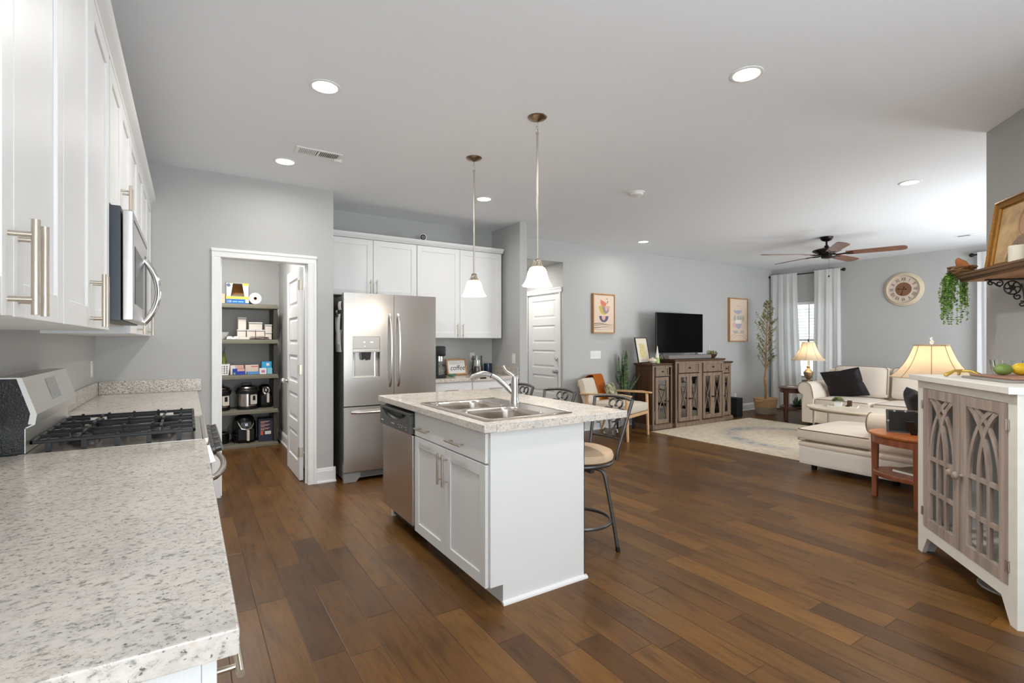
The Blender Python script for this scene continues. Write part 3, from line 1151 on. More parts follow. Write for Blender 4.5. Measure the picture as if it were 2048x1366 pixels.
t = E('base_cabinet', 'white base cabinet under the near end of the foreground counter, its pulls just showing', 'cabinet', (BF, 0.84, 0), PI / 2, 'white base cabinets along the stove wall')
m = MB(); m.box(0, 0.80, 0, 0.608, 0.105, 0.8735); m.box(0, 0.8, 0.07, 0.608, 0, 0.105); m.box(-0.004, 0, 0.02, 0.10, 0.0, 0.8735); m.box(-0.004, 0, 0.14, 0.60, 0.0, 0.8735); O('body', m, 'cab', t)
m = MB(); m.box(g, 0.798, -0.02, 0, 0.715, 0.868, 0.003); dr = O('drawer', m, 'cab', t); bar_pull(dr, (0.05, -0.02, 0.80), (0.21, -0.02, 0.80))
m = MB(); shaker(m, g, 0.39, 0.11, 0.708); dr = O('door', m, 'cab', t); bar_pull(dr, (0.03, -0.02, 0.53), (0.03, -0.02, 0.69))
m = MB(); shaker(m, 0.394, 0.798, 0.11, 0.708); dr = O('door', m, 'cab', t); bar_pull(dr, (0.77, -0.02, 0.53), (0.77, -0.02, 0.69))
base(1.645, 2.455, 'white base cabinet between the foreground end and the stove')
base(3.222, 4.90, 'white base cabinet under the far counter beyond the stove', True)


def counter(name, label, x0, x1, y0, y1, parts=(), z=0.914, th=0.04):
    t = E(name, label, 'countertop', ((x0 + x1) / 2, (y0 + y1) / 2, z - th))
    cx, cy = (x0 + x1) / 2, (y0 + y1) / 2
    m = MB(); m.box(x0 - cx, x1 - cx, y0 - cy, y1 - cy, 0, th, 0.005); O('top', m, 'granite', t)
    for a in parts:
        m = MB(); m.box(a[0] - cx, a[1] - cx, a[2] - cy, a[3] - cy, th, th + 0.1, 0.004); O('backsplash', m, 'granite2', t)
    return t


counter('countertop', 'speckled stone-look countertop filling the left foreground', -0.594, 0.062, 0.81, 2.458, [(-0.594, -0.574, 0.81, 2.40)])
counter('countertop', 'speckled countertop with low backsplash beyond the stove, below the pantry wall', -0.594, 0.064, 3.218, 4.906, [(-0.594, -0.574, 3.218, 4.906), (-0.573, 0.090, 4.886, 4.906)])

# gas range: local x along +Y, front at y=0 facing the aisle
RY = 2.46; RW = 0.757
M['fascia'] = plain('satin_steel', (206, 204, 200), 0.38, 0.9, var=0.02)
t = E('gas_range', 'stainless gas range with black grates between the two left counters', 'stove', (0.045, RY, 0), PI / 2)
m = MB(); m.box(0.002, RW - 0.002, 0.02, 0.60, 0.02, 0.895); O('body', m, 'blackm', t)
m = MB()
m.box(0.0, RW, -0.005, 0.56, 0.897, 0.916, 0.004)
m.box(0.0, RW, -0.028, -0.004, 0.885, 0.918, 0.006)
O('cooktop', m, 'tin', t)
m = MB()   # backguard side outline in (y, z)
side = [(0.636, 0.90), (0.538, 0.90), (0.540, 1.005), (0.512, 1.022), (0.508, 1.055), (0.548, 1.187), (0.602, 1.187), (0.636, 1.185)]
m.prism(side, 'x', 0.004, RW - 0.004); O('backguard', m, 'blackm', t)
m = MB()
f = [(0.506, 1.056), (0.546, 1.190), (0.604, 1.192), (0.604, 1.187), (0.549, 1.186), (0.5095, 1.055)]
m.prism(f, 'x', 0.0, RW)
m.prism([(0.506, 1.056), (0.511, 1.020), (0.535, 1.007), (0.5375, 1.010), (0.514, 1.023), (0.5095, 1.055)], 'x', 0.0, RW)
m.prism([(0.5365, 0.918), (0.5365, 1.006), (0.5395, 1.006), (0.5395, 0.918)], 'x', 0.0, RW)
# folded end caps
bg_ = O('control_fascia', m, 'fascia', t)
m = MB()
m.prism([(0.506, 1.056), (0.546, 1.190), (0.560, 1.186), (0.524, 1.060)], 'x', -0.002, 0.001)
m.prism([(0.506, 1.056), (0.511, 1.020), (0.530, 1.022), (0.524, 1.060)], 'x', -0.002, 0.001)
O('fascia_end', m, 'fascia', t)
# display set into the slanted fascia
dv = Vector((0, 0.546 - 0.506, 1.190 - 1.056)); dv.normalize(); nv = Vector((0, -dv.z, dv.y))
base_p = Vector((0, 0.506, 1.056))
m = MB()
def fq(x0, x1, s0, s1, h):
    vs = [base_p + dv * s + nv * h + Vector((x, 0, 0)) for x, s in ((x0, s0), (x1, s0), (x1, s1), (x0, s1))]
    m.f([m.v(p) for p in vs])
fq(0.30, 0.47, 0.028, 0.118, 0.0008)
O('control_display', m, plain('silver_display', (168, 168, 166), 0.2, 0.6), t)
m = MB()
for i in range(4):
    for j in range(2):
        fq(0.325 + i * 0.03, 0.337 + i * 0.03, 0.042 + j * 0.05, 0.046 + j * 0.05, 0.0014)
O('control_legends', m, 'paper', t)
# burners
for bx, by in ((0.18, 0.14), (0.18, 0.40), (0.58, 0.14), (0.58, 0.40), (0.38, 0.27)):
    m = MB()
    m.lathe([(0.0, 0.0), (0.055, 0.0), (0.05, 0.010), (0.034, 0.012), (0.034, 0.020), (0.04, 0.021), (0.038, 0.028), (0.0, 0.030)], (bx, by, 0.916), 24, cap=False)
    O('burner', m, 'black', t)


def grate(x0, x1):
    m = MB()
    y0, y1 = 0.02, 0.53
    z0, z1 = 0.946, 0.960
    w = 0.006
    for y in (y0, y1 - 2 * w):
        m.box(x0, x1, y, y + 2 * w, z0, z1, 0.003, 1)
    for x in (x0, x1 - 2 * w):
        m.box(x, x + 2 * w, y0, y1, z0, z1, 0.003, 1)
    xc = (x0 + x1) / 2
    for cy in (0.145, 0.40):
        for k in range(4):
            a = k * PI / 2
            r0, r1 = 0.035, 0.125
            hx = (x1 - x0) / 2 - 0.01
            ex, ey = math.cos(a) * r1, math.sin(a) * r1
            s = min(1.0, hx / abs(ex)) if abs(ex) > 1e-6 else 1.0
            q = m.n()
            L = r1 * s - r0
            m.box(r0, r0 + L, -0.005, 0.005, z0 + 0.002, z1 + 0.003, 0.002, 1)
            m.xf(Matrix.Translation((xc, cy, 0)) @ Matrix.Rotation(a, 4, 'Z'), q)
    for k in range(5):
        y = y0 + 0.05 + k * 0.1
        for x in (x0, x1 - 0.014):
            m.box(x, x + 0.014, y, y + 0.016, 0.917, z0 + 0.002)
            m.box(x + 0.001, x + 0.013, y + 0.002, y + 0.012, z1, z1 + 0.006)
    O('grate', m, 'iron', t)


grate(0.012, 0.252); grate(0.258, 0.498); grate(0.504, 0.745)
m = MB(); m.prism([(-0.004, 0.80), (-0.052, 0.815), (-0.030, 0.885), (-0.004, 0.885)], 'x', 0.002, RW - 0.002); O('knob_panel', m, 'steel', t)
for i in range(5):
    x = 0.09 + i * 0.144
    m = MB()
    m.lathe([(0.0, 0.0), (0.026, 0.0), (0.024, 0.012), (0.017, 0.014), (0.016, 0.034), (0.0, 0.036)], n=20, cap=False)
    m.box(-0.004, 0.004, -0.018, 0.018, 0.012, 0.042, 0.002, 1)
    m.xf(Matrix.Translation((x, -0.042, 0.85)) @ Matrix.Rotation(PI / 2 - 0.25, 4, 'X'))
    O('knob', m, 'pewter', t)
m = MB(); m.box(0.004, RW - 0.004, -0.028, 0.018, 0.20, 0.79, 0.005)
od = O('oven_door', m, 'steelv', t)
m = MB(); m.box(0.10, RW - 0.10, -0.030, -0.027, 0.33, 0.62); O('oven_window', m, 'screen', od)
m = MB()
pts = [(0.03 + (RW - 0.06) * i / 20, -0.028 - 0.070 * math.sin(PI * i / 20) ** 0.55, 0.735) for i in range(21)]
m.tube(pts, 0.013, 12); O('handle', m, 'tin', od)
m = MB(); m.box(0.004, RW - 0.004, -0.024, 0.018, 0.05, 0.19, 0.005); O('storage_drawer', m, 'steelv', t)
# ================================================================= ISLAND
IX0, IX1, IY0, IY1 = 1.237, 1.862, 2.142, 3.70
# cabinet: local frame turned -90 deg so that local x runs towards the camera, front faces -X
t = E('island_cabinet', 'white kitchen island cabinet with drawer front and two shaker doors', 'kitchen island', (IX0 + 0.02, 3.10, 0), -PI / 2)
D = IX1 - IX0 - 0.02
w = 3.10 - IY0
m = MB()
m.box(0.0, w - 0.02, 0.0, D - 0.004, 0.10, 0.72)
m.box(0.0, w - 0.02, 0.0, 0.02, 0.72, 0.874)
m.box(0.0, w - 0.02, D - 0.024, D - 0.004, 0.72, 0.874)
m.box(0.0, w - 0.02, 0.075, D - 0.004, 0.0, 0.10)
O('body', m, 'cab', t)
m = MB()   # end panel, notched for the toe kick
m.prism([(-0.003, 0.10), (0.070, 0.10), (0.070, 0.0), (D, 0.0), (D, 0.874), (-0.003, 0.874)], 'x', w - 0.02, w)
O('end_panel', m, 'cab', t)
m = MB()   # back panel and the far end panel beyond the dishwasher
m.box(-0.60, w, D - 0.004, D, 0.0, 0.874)
O('back_panel', m, 'cab', t)
m = MB(); m.prism([(-0.003, 0.10), (0.070, 0.10), (0.070, 0.0), (D, 0.0), (D, 0.874), (-0.003, 0.874)], 'x', -0.62, -0.60)
m.box(-0.60, -0.58, 0.04, 0.075, 0.0, 0.10)
O('far_end_panel', m, 'cab', t)
m = MB()   # quarter-round shoe along the end and the back
q = [(0.0, 0.0), (0.018, 0.0), (0.017, 0.008), (0.012, 0.014), (0.004, 0.018), (0.0, 0.018)]
m.prism([(w + a, z) for a, z in q], 'y', 0.064, D + 0.012)
m.prism([(D + a, z) for a, z in q], 'x', -0.635, w + 0.012)
m.prism([(-0.62 - a, z) for a, z in q], 'y', 0.055, D + 0.012)
O('shoe_moulding', m, 'cab', t)
md = w - 0.022
m = MB(); m.box(0.012, md, -0.02, 0, 0.712, 0.862, 0.003)
dr = O('drawer', m, 'cab', t)
bar_pull(dr, (0.085, -0.02, 0.767), (0.275, -0.02, 0.767)); bar_pull(dr, (0.535, -0.02, 0.767), (0.73, -0.02, 0.767))
mid = (0.012 + md) / 2
m = MB(); shaker(m, 0.012, mid - 0.002, 0.092, 0.704); dd = O('door', m, 'cab', t); bar_pull(dd, (mid - 0.034, -0.02, 0.497), (mid - 0.034, -0.02, 0.676))
m = MB(); shaker(m, mid + 0.002, md, 0.092, 0.704); dd = O('door', m, 'cab', t); bar_pull(dd, (mid + 0.030, -0.02, 0.494), (mid + 0.030, -0.02, 0.677))

# dishwasher
t = E('dishwasher', 'stainless dishwasher with dark control strip in the island', 'dishwasher', (IX0 + 0.02, 3.697, 0), -PI / 2)
m = MB(); m.box(0.0, 0.592, 0.03, 0.56, 0.10, 0.868); O('tub', m, 'black', t)
m = MB(); m.box(0.0, 0.592, -0.028, 0.028, 0.112, 0.706, 0.006); O('door', m, 'steelv', t)
m = MB()   # control strip with a scooped grip
n = 20
top, low = [], []
for i in range(n + 1):
    x = 0.592 * i / n
    top.append(x)
m.box(0.0, 0.592, -0.050, 0.028, 0.712, 0.775, 0.003)
m.box(0.0, 0.592, -0.050, 0.028, 0.836, 0.852, 0.003)
m.box(0.0, 0.05, -0.048, 0.028, 0.775, 0.836); m.box(0.54, 0.592, -0.048, 0.028, 0.775, 0.836)
cs = plain('charcoal_control_strip', (104, 105, 105), 0.3, 0.6)
cp = O('control_panel', m, cs, t)
m = MB()
def scoop(u, v):
    x = 0.05 + 0.49 * u
    k = math.sin(PI * u) ** 0.8
    zt, zb = 0.836, 0.836 - 0.058 * k - 0.003
    z = zt + (zb - zt) * v
    return (x, -0.048 + 0.040 * math.sin(PI * min(1, 1 - v * 0.95)) * (0.3 + 0.7 * k), z)
m.grid(scoop, 24, 8, 0.002)
def fascia(u, v):
    x = 0.05 + 0.49 * u
    k = math.sin(PI * u) ** 0.8
    zt = 0.836 - 0.058 * k - 0.003
    return (x, -0.0495, 0.774 + (zt - 0.774) * v)
m.grid(fascia, 24, 2, 0.002)
O('pocket_handle', m, cs, cp)
m = MB()
m.box(0.22, 0.40, -0.030, -0.012, 0.808, 0.834, 0.006)
O('latch_opening', m, 'black', cp)
m = MB()
for i in range(9):
    x = 0.055 + i * 0.012
    m.box(x, x + 0.005, -0.0512, -0.050, 0.822 - 0.004 * i, 0.834)
O('vent_slots', m, 'black', cp)
m = MB()
for i in range(4):
    m.box(0.25 + i * 0.016, 0.254 + i * 0.016, -0.0508, -0.050, 0.742, 0.752)
for i, (dx, dz) in enumerate(((0.38, 0.75), (0.40, 0.735), (0.42, 0.752), (0.44, 0.738), (0.46, 0.75), (0.50, 0.748), (0.53, 0.75), (0.53, 0.735))):
    m.box(dx, dx + 0.008, -0.0508, -0.050, dz, dz + 0.004)
m.box(0.03, 0.075, -0.0508, -0.050, 0.742, 0.748)
O('button_legends', m, 'paper', cp)
m = MB(); m.box(0.02, 0.572, 0.05, 0.07, 0.02, 0.10); O('kick_plate', m, 'black', t)

# worktop with the sink cut out
TX0, TX1, TY0, TY1 = 1.202, 2.168, 2.112, 3.735
SX0, SX1, SY0, SY1 = 1.262, 1.828, 2.205, 3.06
t = E('island_countertop', 'speckled island countertop overhanging the bar stools', 'countertop', (0, 0, 0.874))
h = 0.04
m = MB()
c = 0.012
m.box(TX0, SX0 + c, TY0, TY1, 0, h, 0.004); m.box(SX1 - c, TX1, TY0, TY1, 0, h, 0.004)
m.box(SX0 + c, SX1 - c, TY0, SY0 + c, 0, h); m.box(SX0 + c, SX1 - c, SY1 - c, TY1, 0, h)
O('top', m, 'granite', t)

t = E('kitchen_sink', 'double bowl stainless drop-in sink in the island', 'sink', (SX0, SY0, 0.914))
sw, sl = SX1 - SX0, SY1 - SY0
B1 = (0.045, 0.415, 0.035, 0.405)     # x0 x1 y0 y1 of the bowls
B2 = (0.045, 0.415, 0.45, sl - 0.035)


def rrect(x0, x1, y0, y1, r, n=6):
    pts = []
    for cx, cy, a in ((x1 - r, y1 - r, 0), (x0 + r, y1 - r, PI / 2), (x0 + r, y0 + r, PI), (x1 - r, y0 + r, 1.5 * PI)):
        for i in range(n + 1):
            b_ = a + PI / 2 * i / n
            pts.append((cx + r * math.cos(b_), cy + r * math.sin(b_)))
    return pts


m = MB()
z0, z1 = 0.001, 0.006
# rim: outer lip plus deck made of strips around the bowls
m.box(0, B1[0], 0, sl, z0, z1, 0.002, 1); m.box(B1[1], sw, 0, sl, z0, z1, 0.002, 1)
m.box(B1[0], B1[1], 0, B1[2], z0, z1); m.box(B1[0], B1[1], B1[3], B2[2], z0, z1); m.box(B1[0], B1[1], B2[3], sl, z0, z1)
m.tube([(0.004, 0.004, 0.006), (sw - 0.004, 0.004, 0.006), (sw - 0.004, sl - 0.004, 0.006), (0.004, sl - 0.004, 0.006)], 0.004, 8, closed=True)
O('rim', m, 'tin', t)
for B in (B1, B2):
    m = MB()
    lv = []
    for k, (ins, z, r) in enumerate(((-0.004, 0.006, 0.07), (0.004, 0.003, 0.075), (0.010, -0.02, 0.075), (0.016, -0.13, 0.07), (0.03, -0.150, 0.06), (0.06, -0.156, 0.04))):
        lv.append([m.v((x, y, z)) for x, y in rrect(B[0] + ins, B[1] - ins, B[2] + ins, B[3] - ins, r)])
    n = len(lv[0])
    for A, C in zip(lv, lv[1:]):
        for i in range(n):
            m.f([A[i], A[(i + 1) % n], C[(i + 1) % n], C[i]])
    m.f(lv[-1])
    R = rrect(B[0] - 0.004, B[1] + 0.004, B[2] - 0.004, B[3] + 0.004, 0.07)
    cs_ = [(B[1], B[3]), (B[0], B[3]), (B[0], B[2]), (B[1], B[2])]
    m.bm.verts.ensure_lookup_table()
    top_ring = lv[0]
    for k in range(4):      # deck corners between the round bowl mouth and the square strips
        cv = m.v((cs_[k][0], cs_[k][1], 0.006))
        seg = top_ring[k * 7:(k + 1) * 7]
        for a, b_ in zip(seg, seg[1:]):
            m.f([cv, a, b_])
    o = O('bowl', m, 'tin', t, angle=60)
    m = MB(); m.lathe([(0.0, -0.152), (0.03, -0.152), (0.042, -0.153), (0.044, -0.156)], ((B[0] + B[1]) / 2, (B[2] + B[3]) / 2, 0), 24, cap=False); O('drain', m, 'chrome', o)

# faucet
t = E('kitchen_faucet', 'brushed chrome pull-out faucet with side lever behind the sink', 'faucet', (1.772, 2.72, 0.92))
fm = plain('satin_chrome', (206, 205, 203), 0.22, 1.0, var=0.03)
m = MB(); m.lathe([(0.0, 0), (0.030, 0), (0.030, 0.012), (0.026, 0.02), (0.024, 0.06), (0.023, 0.135), (0.0235, 0.16), (0.020, 0.176), (0.0, 0.178)], n=24, cap=False); O('body', m, fm, t)
ang = Vector((-0.62, 0.52, 0)).normalized()
pts = []
for d_, z_ in ((0.0, 0.055), (0.03, 0.085), (0.07, 0.125), (0.11, 0.158), (0.15, 0.178), (0.19, 0.186), (0.23, 0.183), (0.262, 0.170), (0.285, 0.153)):
    pts.append((ang.x * d_, ang.y * d_, z_))
m = MB(); m.tube(pts[:5], [0.017, 0.018, 0.018, 0.0175, 0.0175], 14); O('spout', m, fm, t)
m = MB(); m.tube(pts[4:], [0.0165, 0.021, 0.022, 0.021, 0.019], 14); sh = O('spray_head', m, fm, t)
m = MB(); m.tube([(ang.x * 0.185, ang.y * 0.185, 0.163), (ang.x * 0.225, ang.y * 0.225, 0.160)], 0.006, 8); O('spray_button', m, 'black', sh)
m = MB(); m.tube([(pts[4][0] * 0.99, pts[4][1] * 0.99, pts[4][2] - 0.001), (pts[4][0] * 1.02, pts[4][1] * 1.02, pts[4][2] + 0.001)], 0.0183, 14); O('collar', m, 'black', t)
m = MB()
m.tube([(0.0, 0.0, 0.170), (-0.01, 0.03, 0.192), (-0.02, 0.055, 0.203), (-0.030, 0.075, 0.222), (-0.034, 0.083, 0.240)], [0.016, 0.013, 0.009, 0.008, 0.010], 12)
O('lever_handle', m, fm, t)

# ---------------------------------------------------------------- bar stools
def make_stool():
    t = E('bar_stool', 'bar stool', 'bar stool', (2.10, 2.46, 0), 0)
    # local: seat centre at origin, backrest towards +x
    m = MB()
    m.lathe([(0.0, 0.575), (0.19, 0.575), (0.208, 0.585), (0.213, 0.605), (0.205, 0.628), (0.16, 0.646), (0.08, 0.655), (0.0, 0.657)], n=40, cap=False)
    O('seat_cushion', m, 'tan', t)
    m = MB()
    m.tube([(0.205 * math.cos(a * PI / 18), 0.205 * math.sin(a * PI / 18), 0.565) for a in range(36)], 0.012, 10, closed=True)
    O('seat_ring', m, 'pewter', t)
    m = MB(); m.cyl((0, 0, 0.50), (0, 0, 0.57), 0.05, n=20); m.box(-0.12, 0.12, -0.015, 0.015, 0.505, 0.525); m.box(-0.015, 0.015, -0.12, 0.12, 0.505, 0.525)
    O('swivel', m, 'pewter', t)
    for k in range(4):
        a = PI / 4 + k * PI / 2
        ca, sa = math.cos(a), math.sin(a)
        pts = [(ca * r, sa * r, z) for r, z in ((0.06, 0.515), (0.12, 0.512), (0.142, 0.50), (0.156, 0.475), (0.168, 0.42), (0.205, 0.22), (0.238, 0.012))]
        m = MB(); m.tube(pts, 0.012, 10)
        lg = O('leg', m, 'pewter', t)
        m = MB(); m.cyl((ca * 0.2345, sa * 0.2345, 0.03), (ca * 0.24, sa * 0.24, 0.0), 0.0145, n=10); O('foot_cap', m, 'black', lg)
    m = MB(); m.tube([(0.195 * math.cos(a * PI / 18), 0.195 * math.sin(a * PI / 18), 0.19) for a in range(36)], 0.011, 10, closed=True)
    O('foot_ring', m, 'pewter', t)
    # back frame
    def bx(y, z):      # backrest surface, bowed and leaning
        return 0.185 + 0.10 * (z - 0.56) / 0.38 + 0.045 * (1 - (y / 0.18) ** 2)
    m = MB()
    for s in (-1, 1):
        pts = []
        for i in range(9):
            z = 0.565 + 0.375 * i / 8
            y = s * (0.125 + 0.050 * (i / 8) ** 1.1)
            pts.append((bx(s * 0.175, z) + (0.01 if i == 0 else 0), y, z))
        m.tube(pts, 0.0115, 10)
    m.tube([(bx(-0.175 + 0.35 * i / 12, 0.94), -0.175 + 0.35 * i / 12, 0.94 + 0.012 * (1 - ((i - 6) / 6) ** 2)) for i in range(13)], 0.0115, 10)
    O('back_frame', m, 'pewter', t)
    m = MB()
    m.tube([(bx(-0.14 + 0.28 * i / 10, 0.685), -0.14 + 0.28 * i / 10, 0.685) for i in range(11)], 0.007, 8)
    O('cross_bar', m, 'pewter', t)
    m = MB()
    def scroll(yz, r=0.0066):
        m.tube([(bx(y, z), y, z) for y, z in yz], r, 8)
    for s in (-1, 1):
        # top ram-horn loops
        scroll([(s * (0.03 + 0.030 * math.cos(a)), 0.905 + 0.026 * math.sin(a)) for a in [(-0.5 * PI + 1.75 * PI * i / 14) if s < 0 else (-0.5 * PI + 1.75 * PI * i / 14) for i in range(15)]])
        # side S scrolls
        scroll([(s * y, z) for y, z in ((0.012, 0.845), (0.035, 0.868), (0.075, 0.872), (0.115, 0.860), (0.150, 0.845))])
        scroll([(s * y, z) for y, z in ((0.035, 0.785), (0.07, 0.822), (0.105, 0.832), (0.132, 0.815), (0.138, 0.785), (0.122, 0.768), (0.105, 0.772))])
        # lower curls
        scroll([(s * y, z) for y, z in ((0.035, 0.785), (0.022, 0.755), (0.012, 0.72), (0.026, 0.698), (0.055, 0.700), (0.066, 0.722), (0.054, 0.738), (0.044, 0.730))])
    m.tube([(bx(0.040 * math.cos(a), 0.82 + 0.036 * math.sin(a)), 0.040 * math.cos(a), 0.82 + 0.036 * math.sin(a)) for a in [2 * PI * i / 24 for i in range(24)]], 0.0066, 8, closed=True)
    O('scrollwork', m, 'pewter', t)
    return t


st = make_stool()
st['group'] = 'bar stools along the island'
st['label'] = 'nearest pewter bar stool, its tan seat and legs showing past the island end'
dup(st, (2.10, 3.02, 0), 0.05, 'middle bar stool, only its curled metal backrest showing over the island')
dup(st, (2.10, 3.56, 0), 0.0, 'farthest bar stool, backrest partly hidden behind the faucet')

# ---------------------------------------------------------------- pendants
def make_pendant():
    t = E('pendant_lamp', 'pendant', 'pendant lamp', (1.86, 2.59, CEIL))
    m = MB(); m.lathe([(0.0, -0.028), (0.012, -0.028), (0.02, -0.022), (0.05, -0.012), (0.060, -0.004), (0.062, 0.0), (0.0, 0.0)], n=36, cap=False); O('canopy', m, 'bronze', t)
    m = MB()
    for k in range(3):
        z = -0.035 - k * 0.024
        ring = [((0.0075 * math.cos(a) if k % 2 else 0), (0 if k % 2 else 0.0075 * math.cos(a)), z + 0.015 * math.sin(a) - 0.01) for a in [2 * PI * i / 12 for i in range(12)]]
        m.tube(ring, 0.002, 6, closed=True)
    O('chain', m, 'nickel', t)
    m = MB(); m.cyl((0, 0, -0.098), (0, 0, -0.905), 0.0065, n=12); m.lathe([(0.0085, -0.098), (0.010, -0.104), (0.0085, -0.112)], n=12); O('rod', m, 'nickel', t)
    m = MB(); m.lathe([(0.0, -0.898), (0.018, -0.898), (0.022, -0.905), (0.018, -0.914), (0.020, -0.925), (0.030, -0.942), (0.036, -0.952), (0.0, -0.952)], n=24, cap=False)
    for k in range(10):
        a = 2 * PI * k / 10
        m.tube([(0.019 * math.cos(a), 0.019 * math.sin(a), -0.912), (0.024 * math.cos(a), 0.024 * math.sin(a), -0.93), (0.037 * math.cos(a), 0.037 * math.sin(a), -0.952)], 0.003, 6)
    O('cap', m, 'nickel', t)
    m = MB()
    prof = [(0.034, -0.948), (0.050, -0.958), (0.060, -0.980), (0.066, -1.005), (0.073, -1.030), (0.084, -1.052), (0.096, -1.068), (0.097, -1.072)]
    prof += [(r - 0.003, z) for r, z in prof[::-1]]
    m.lathe(prof, n=40, cap=False); O('glass_shade', m, 'bell', t)
    m = MB(); m.ball((0, 0, -1.015), 0.026, sz=1.2); m.cyl((0, 0, -0.985), (0, 0, -0.955), 0.014); O('bulb', m, 'bulb', t)
    return t


pn = make_pendant()
pn['group'] = 'pendant lamps over the island'
pn['label'] = 'nearer pendant lamp with white glass bell over the island, in front of the door'
dup(pn, (1.86, 3.43, CEIL), 0, 'farther pendant lamp with white glass bell, in front of the back cabinets')
for y in (2.59, 3.43):
    l = bpy.data.lights.new('pendant_bulb', 'POINT'); l.energy = 7; l.color = (1.0, 0.88, 0.7); l.shadow_soft_size = 0.03
    o = bpy.data.objects.new('pendant_bulb', l); COL.objects.link(o); o.location = (1.86, y, CEIL - 1.058)
# ================================================================= FRIDGE AND BACK CABINETS
t = E('refrigerator', 'stainless french-door refrigerator with water dispenser', 'refrigerator', (1.208, 4.74, 0))
FWd, FH = 0.922, 1.775
side_m = plain('grey_fridge_side', (112, 112, 110), 0.4, 0.5, bump=0.1, bs=200)
m = MB(); m.box(0.004, FWd - 0.004, 0.082, 0.83, 0.03, 1.75, 0.004); O('body', m, side_m, t)
sp = 0.477     # split between the doors


def curved_door(x0, x1, z0, z1, hole=None):
    """door with a slightly crowned front"""
    m = MB()
    def fr(x):
        u = (x / FWd - 0.5) * 2
        return 0.008 * u * u
    def slab(a, c, zz0, zz1, nn=8):
        xs = [a + (c - a) * i / nn for i in range(nn + 1)]
        f = [[m.v((x, fr(x), z)) for z in (zz0, zz1)] for x in xs]
        r = [[m.v((x, 0.07, z)) for z in (zz0, zz1)] for x in xs]
        for i in range(nn):
            m.f([f[i][0], f[i + 1][0], f[i + 1][1], f[i][1]]); m.f([r[i][0], r[i][1], r[i + 1][1], r[i + 1][0]])
            m.f([f[i][1], f[i + 1][1], r[i + 1][1], r[i][1]]); m.f([f[i][0], r[i][0], r[i + 1][0], f[i + 1][0]])
        m.f([f[0][0], f[0][1], r[0][1], r[0][0]]); m.f([f[-1][0], r[-1][0], r[-1][1], f[-1][1]])
    if hole:
        hx0, hx1, hz0, hz1 = hole
        slab(x0, hx0, z0, z1, 4); slab(hx1, x1, z0, z1, 6); slab(hx0, hx1, z0, hz0, 6); slab(hx0, hx1, hz1, z1, 6)
    else:
        slab(x0, x1, z0, z1, 12)
    return m


hole = (0.082, 0.338, 0.98, 1.367)
dl = O('door', curved_door(0.0, sp - 0.002, 0.716, FH, hole), 'steelv', t, angle=25)
dr_ = O('door', curved_door(sp + 0.002, FWd, 0.716, FH), 'steelv', t, angle=25)
fz = O('freezer_drawer', curved_door(0.0, FWd, 0.10, 0.706), 'steelv', t, angle=25)


def bow(m, x, za, zb, out=0.05, w=0.013):
    n = 18
    for s in (-1, 1):
        pass
    A = []
    for i in range(n + 1):
        u = i / n
        A.append((x, 0.002 - out * (math.sin(PI * u) ** 0.45), za + (zb - za) * u))
    start = m.n()
    m.tube(A, w, 10)
    m.bm.verts.ensure_lookup_table()


m = MB(); bow(m, sp - 0.042, 0.885, 1.585); O('handle', m, 'steelv', dl)
m = MB(); bow(m, sp + 0.042, 0.885, 1.585); O('handle', m, 'steelv', dr_)
m = MB()
m.tube([(0.07 + 0.78 * i / 18, 0.002 - 0.05 * math.sin(PI * i / 18) ** 0.4, 0.655) for i in range(19)], 0.014, 10); O('handle', m, 'steel', fz)
# dispenser
m = MB(); m.box(hole[0] + 0.002, hole[1] - 0.002, 0.002, 0.03, 1.248, hole[3] - 0.002, 0.002)
dp = O('dispenser_panel', m, plain('dispenser_silver', (196, 195, 192), 0.3, 0.4), t)
m = MB(); m.box(hole[0] + 0.002, hole[1] - 0.002, 0.0, 0.06, 1.218, 1.246, 0.003); O('dispenser_lip', m, 'steel', dp)
m = MB()
for dx in (0.10, 0.165, 0.175):
    m.box(hole[0] + dx, hole[0] + dx + 0.014, 0.0012, 0.002, 1.31, 1.318)
m.box(hole[0] + 0.105, hole[0] + 0.115, 0.0012, 0.002, 1.272, 1.278)
O('panel_lights', m, glow('panel_light', (255, 255, 255), 1.0), dp)
m = MB()   # recess: back and cheeks
x0, x1, z0, z1 = hole[0], hole[1], hole[2], 1.218
def rec(u, v):
    a = u * PI
    x = (x0 + x1) / 2 - (x1 - x0) / 2 * math.cos(a)
    return (x, 0.008 + 0.058 * min(1.0, math.sin(a) * 1.8), z0 + (z1 - z0) * v)
m.grid(rec, 24, 1, 0.001)
O('dispenser_recess', m, 'steelv', t)
m = MB(); m.box(x0, x1, 0.004, 0.066, z0 - 0.004, z0 + 0.006, 0.002); O('drip_tray', m, 'steel', t)
m = MB()
xc = (x0 + x1) / 2
m.prism([(xc - 0.05, 1.218), (xc + 0.05, 1.218), (xc + 0.04, 1.145), (xc + 0.022, 1.145), (xc + 0.02, 1.16), (xc - 0.02, 1.16), (xc - 0.022, 1.145), (xc - 0.04, 1.145)], 'y', 0.018, 0.05, 0.002)
O('dispenser_nozzle', m, 'black', t)
m = MB(); m.lathe([(0.0, 1.205), (0.022, 1.205), (0.018, 1.165), (0.012, 1.14), (0.0, 1.14)], (xc, 0.02, 0), 16, cap=False); O('dispenser_paddle', m, 'glass', t)
m = MB(); m.prism([(0.006, 0.0), (0.006, 0.09), (0.916, 0.09), (0.916, 0.0), (0.80, 0.0), (0.77, 0.035), (0.15, 0.035), (0.12, 0.0)], 'y', 0.03, 0.08); 
O('kick_grille', m, plain('grey_grille', (150, 150, 148), 0.45), t)
m = MB()
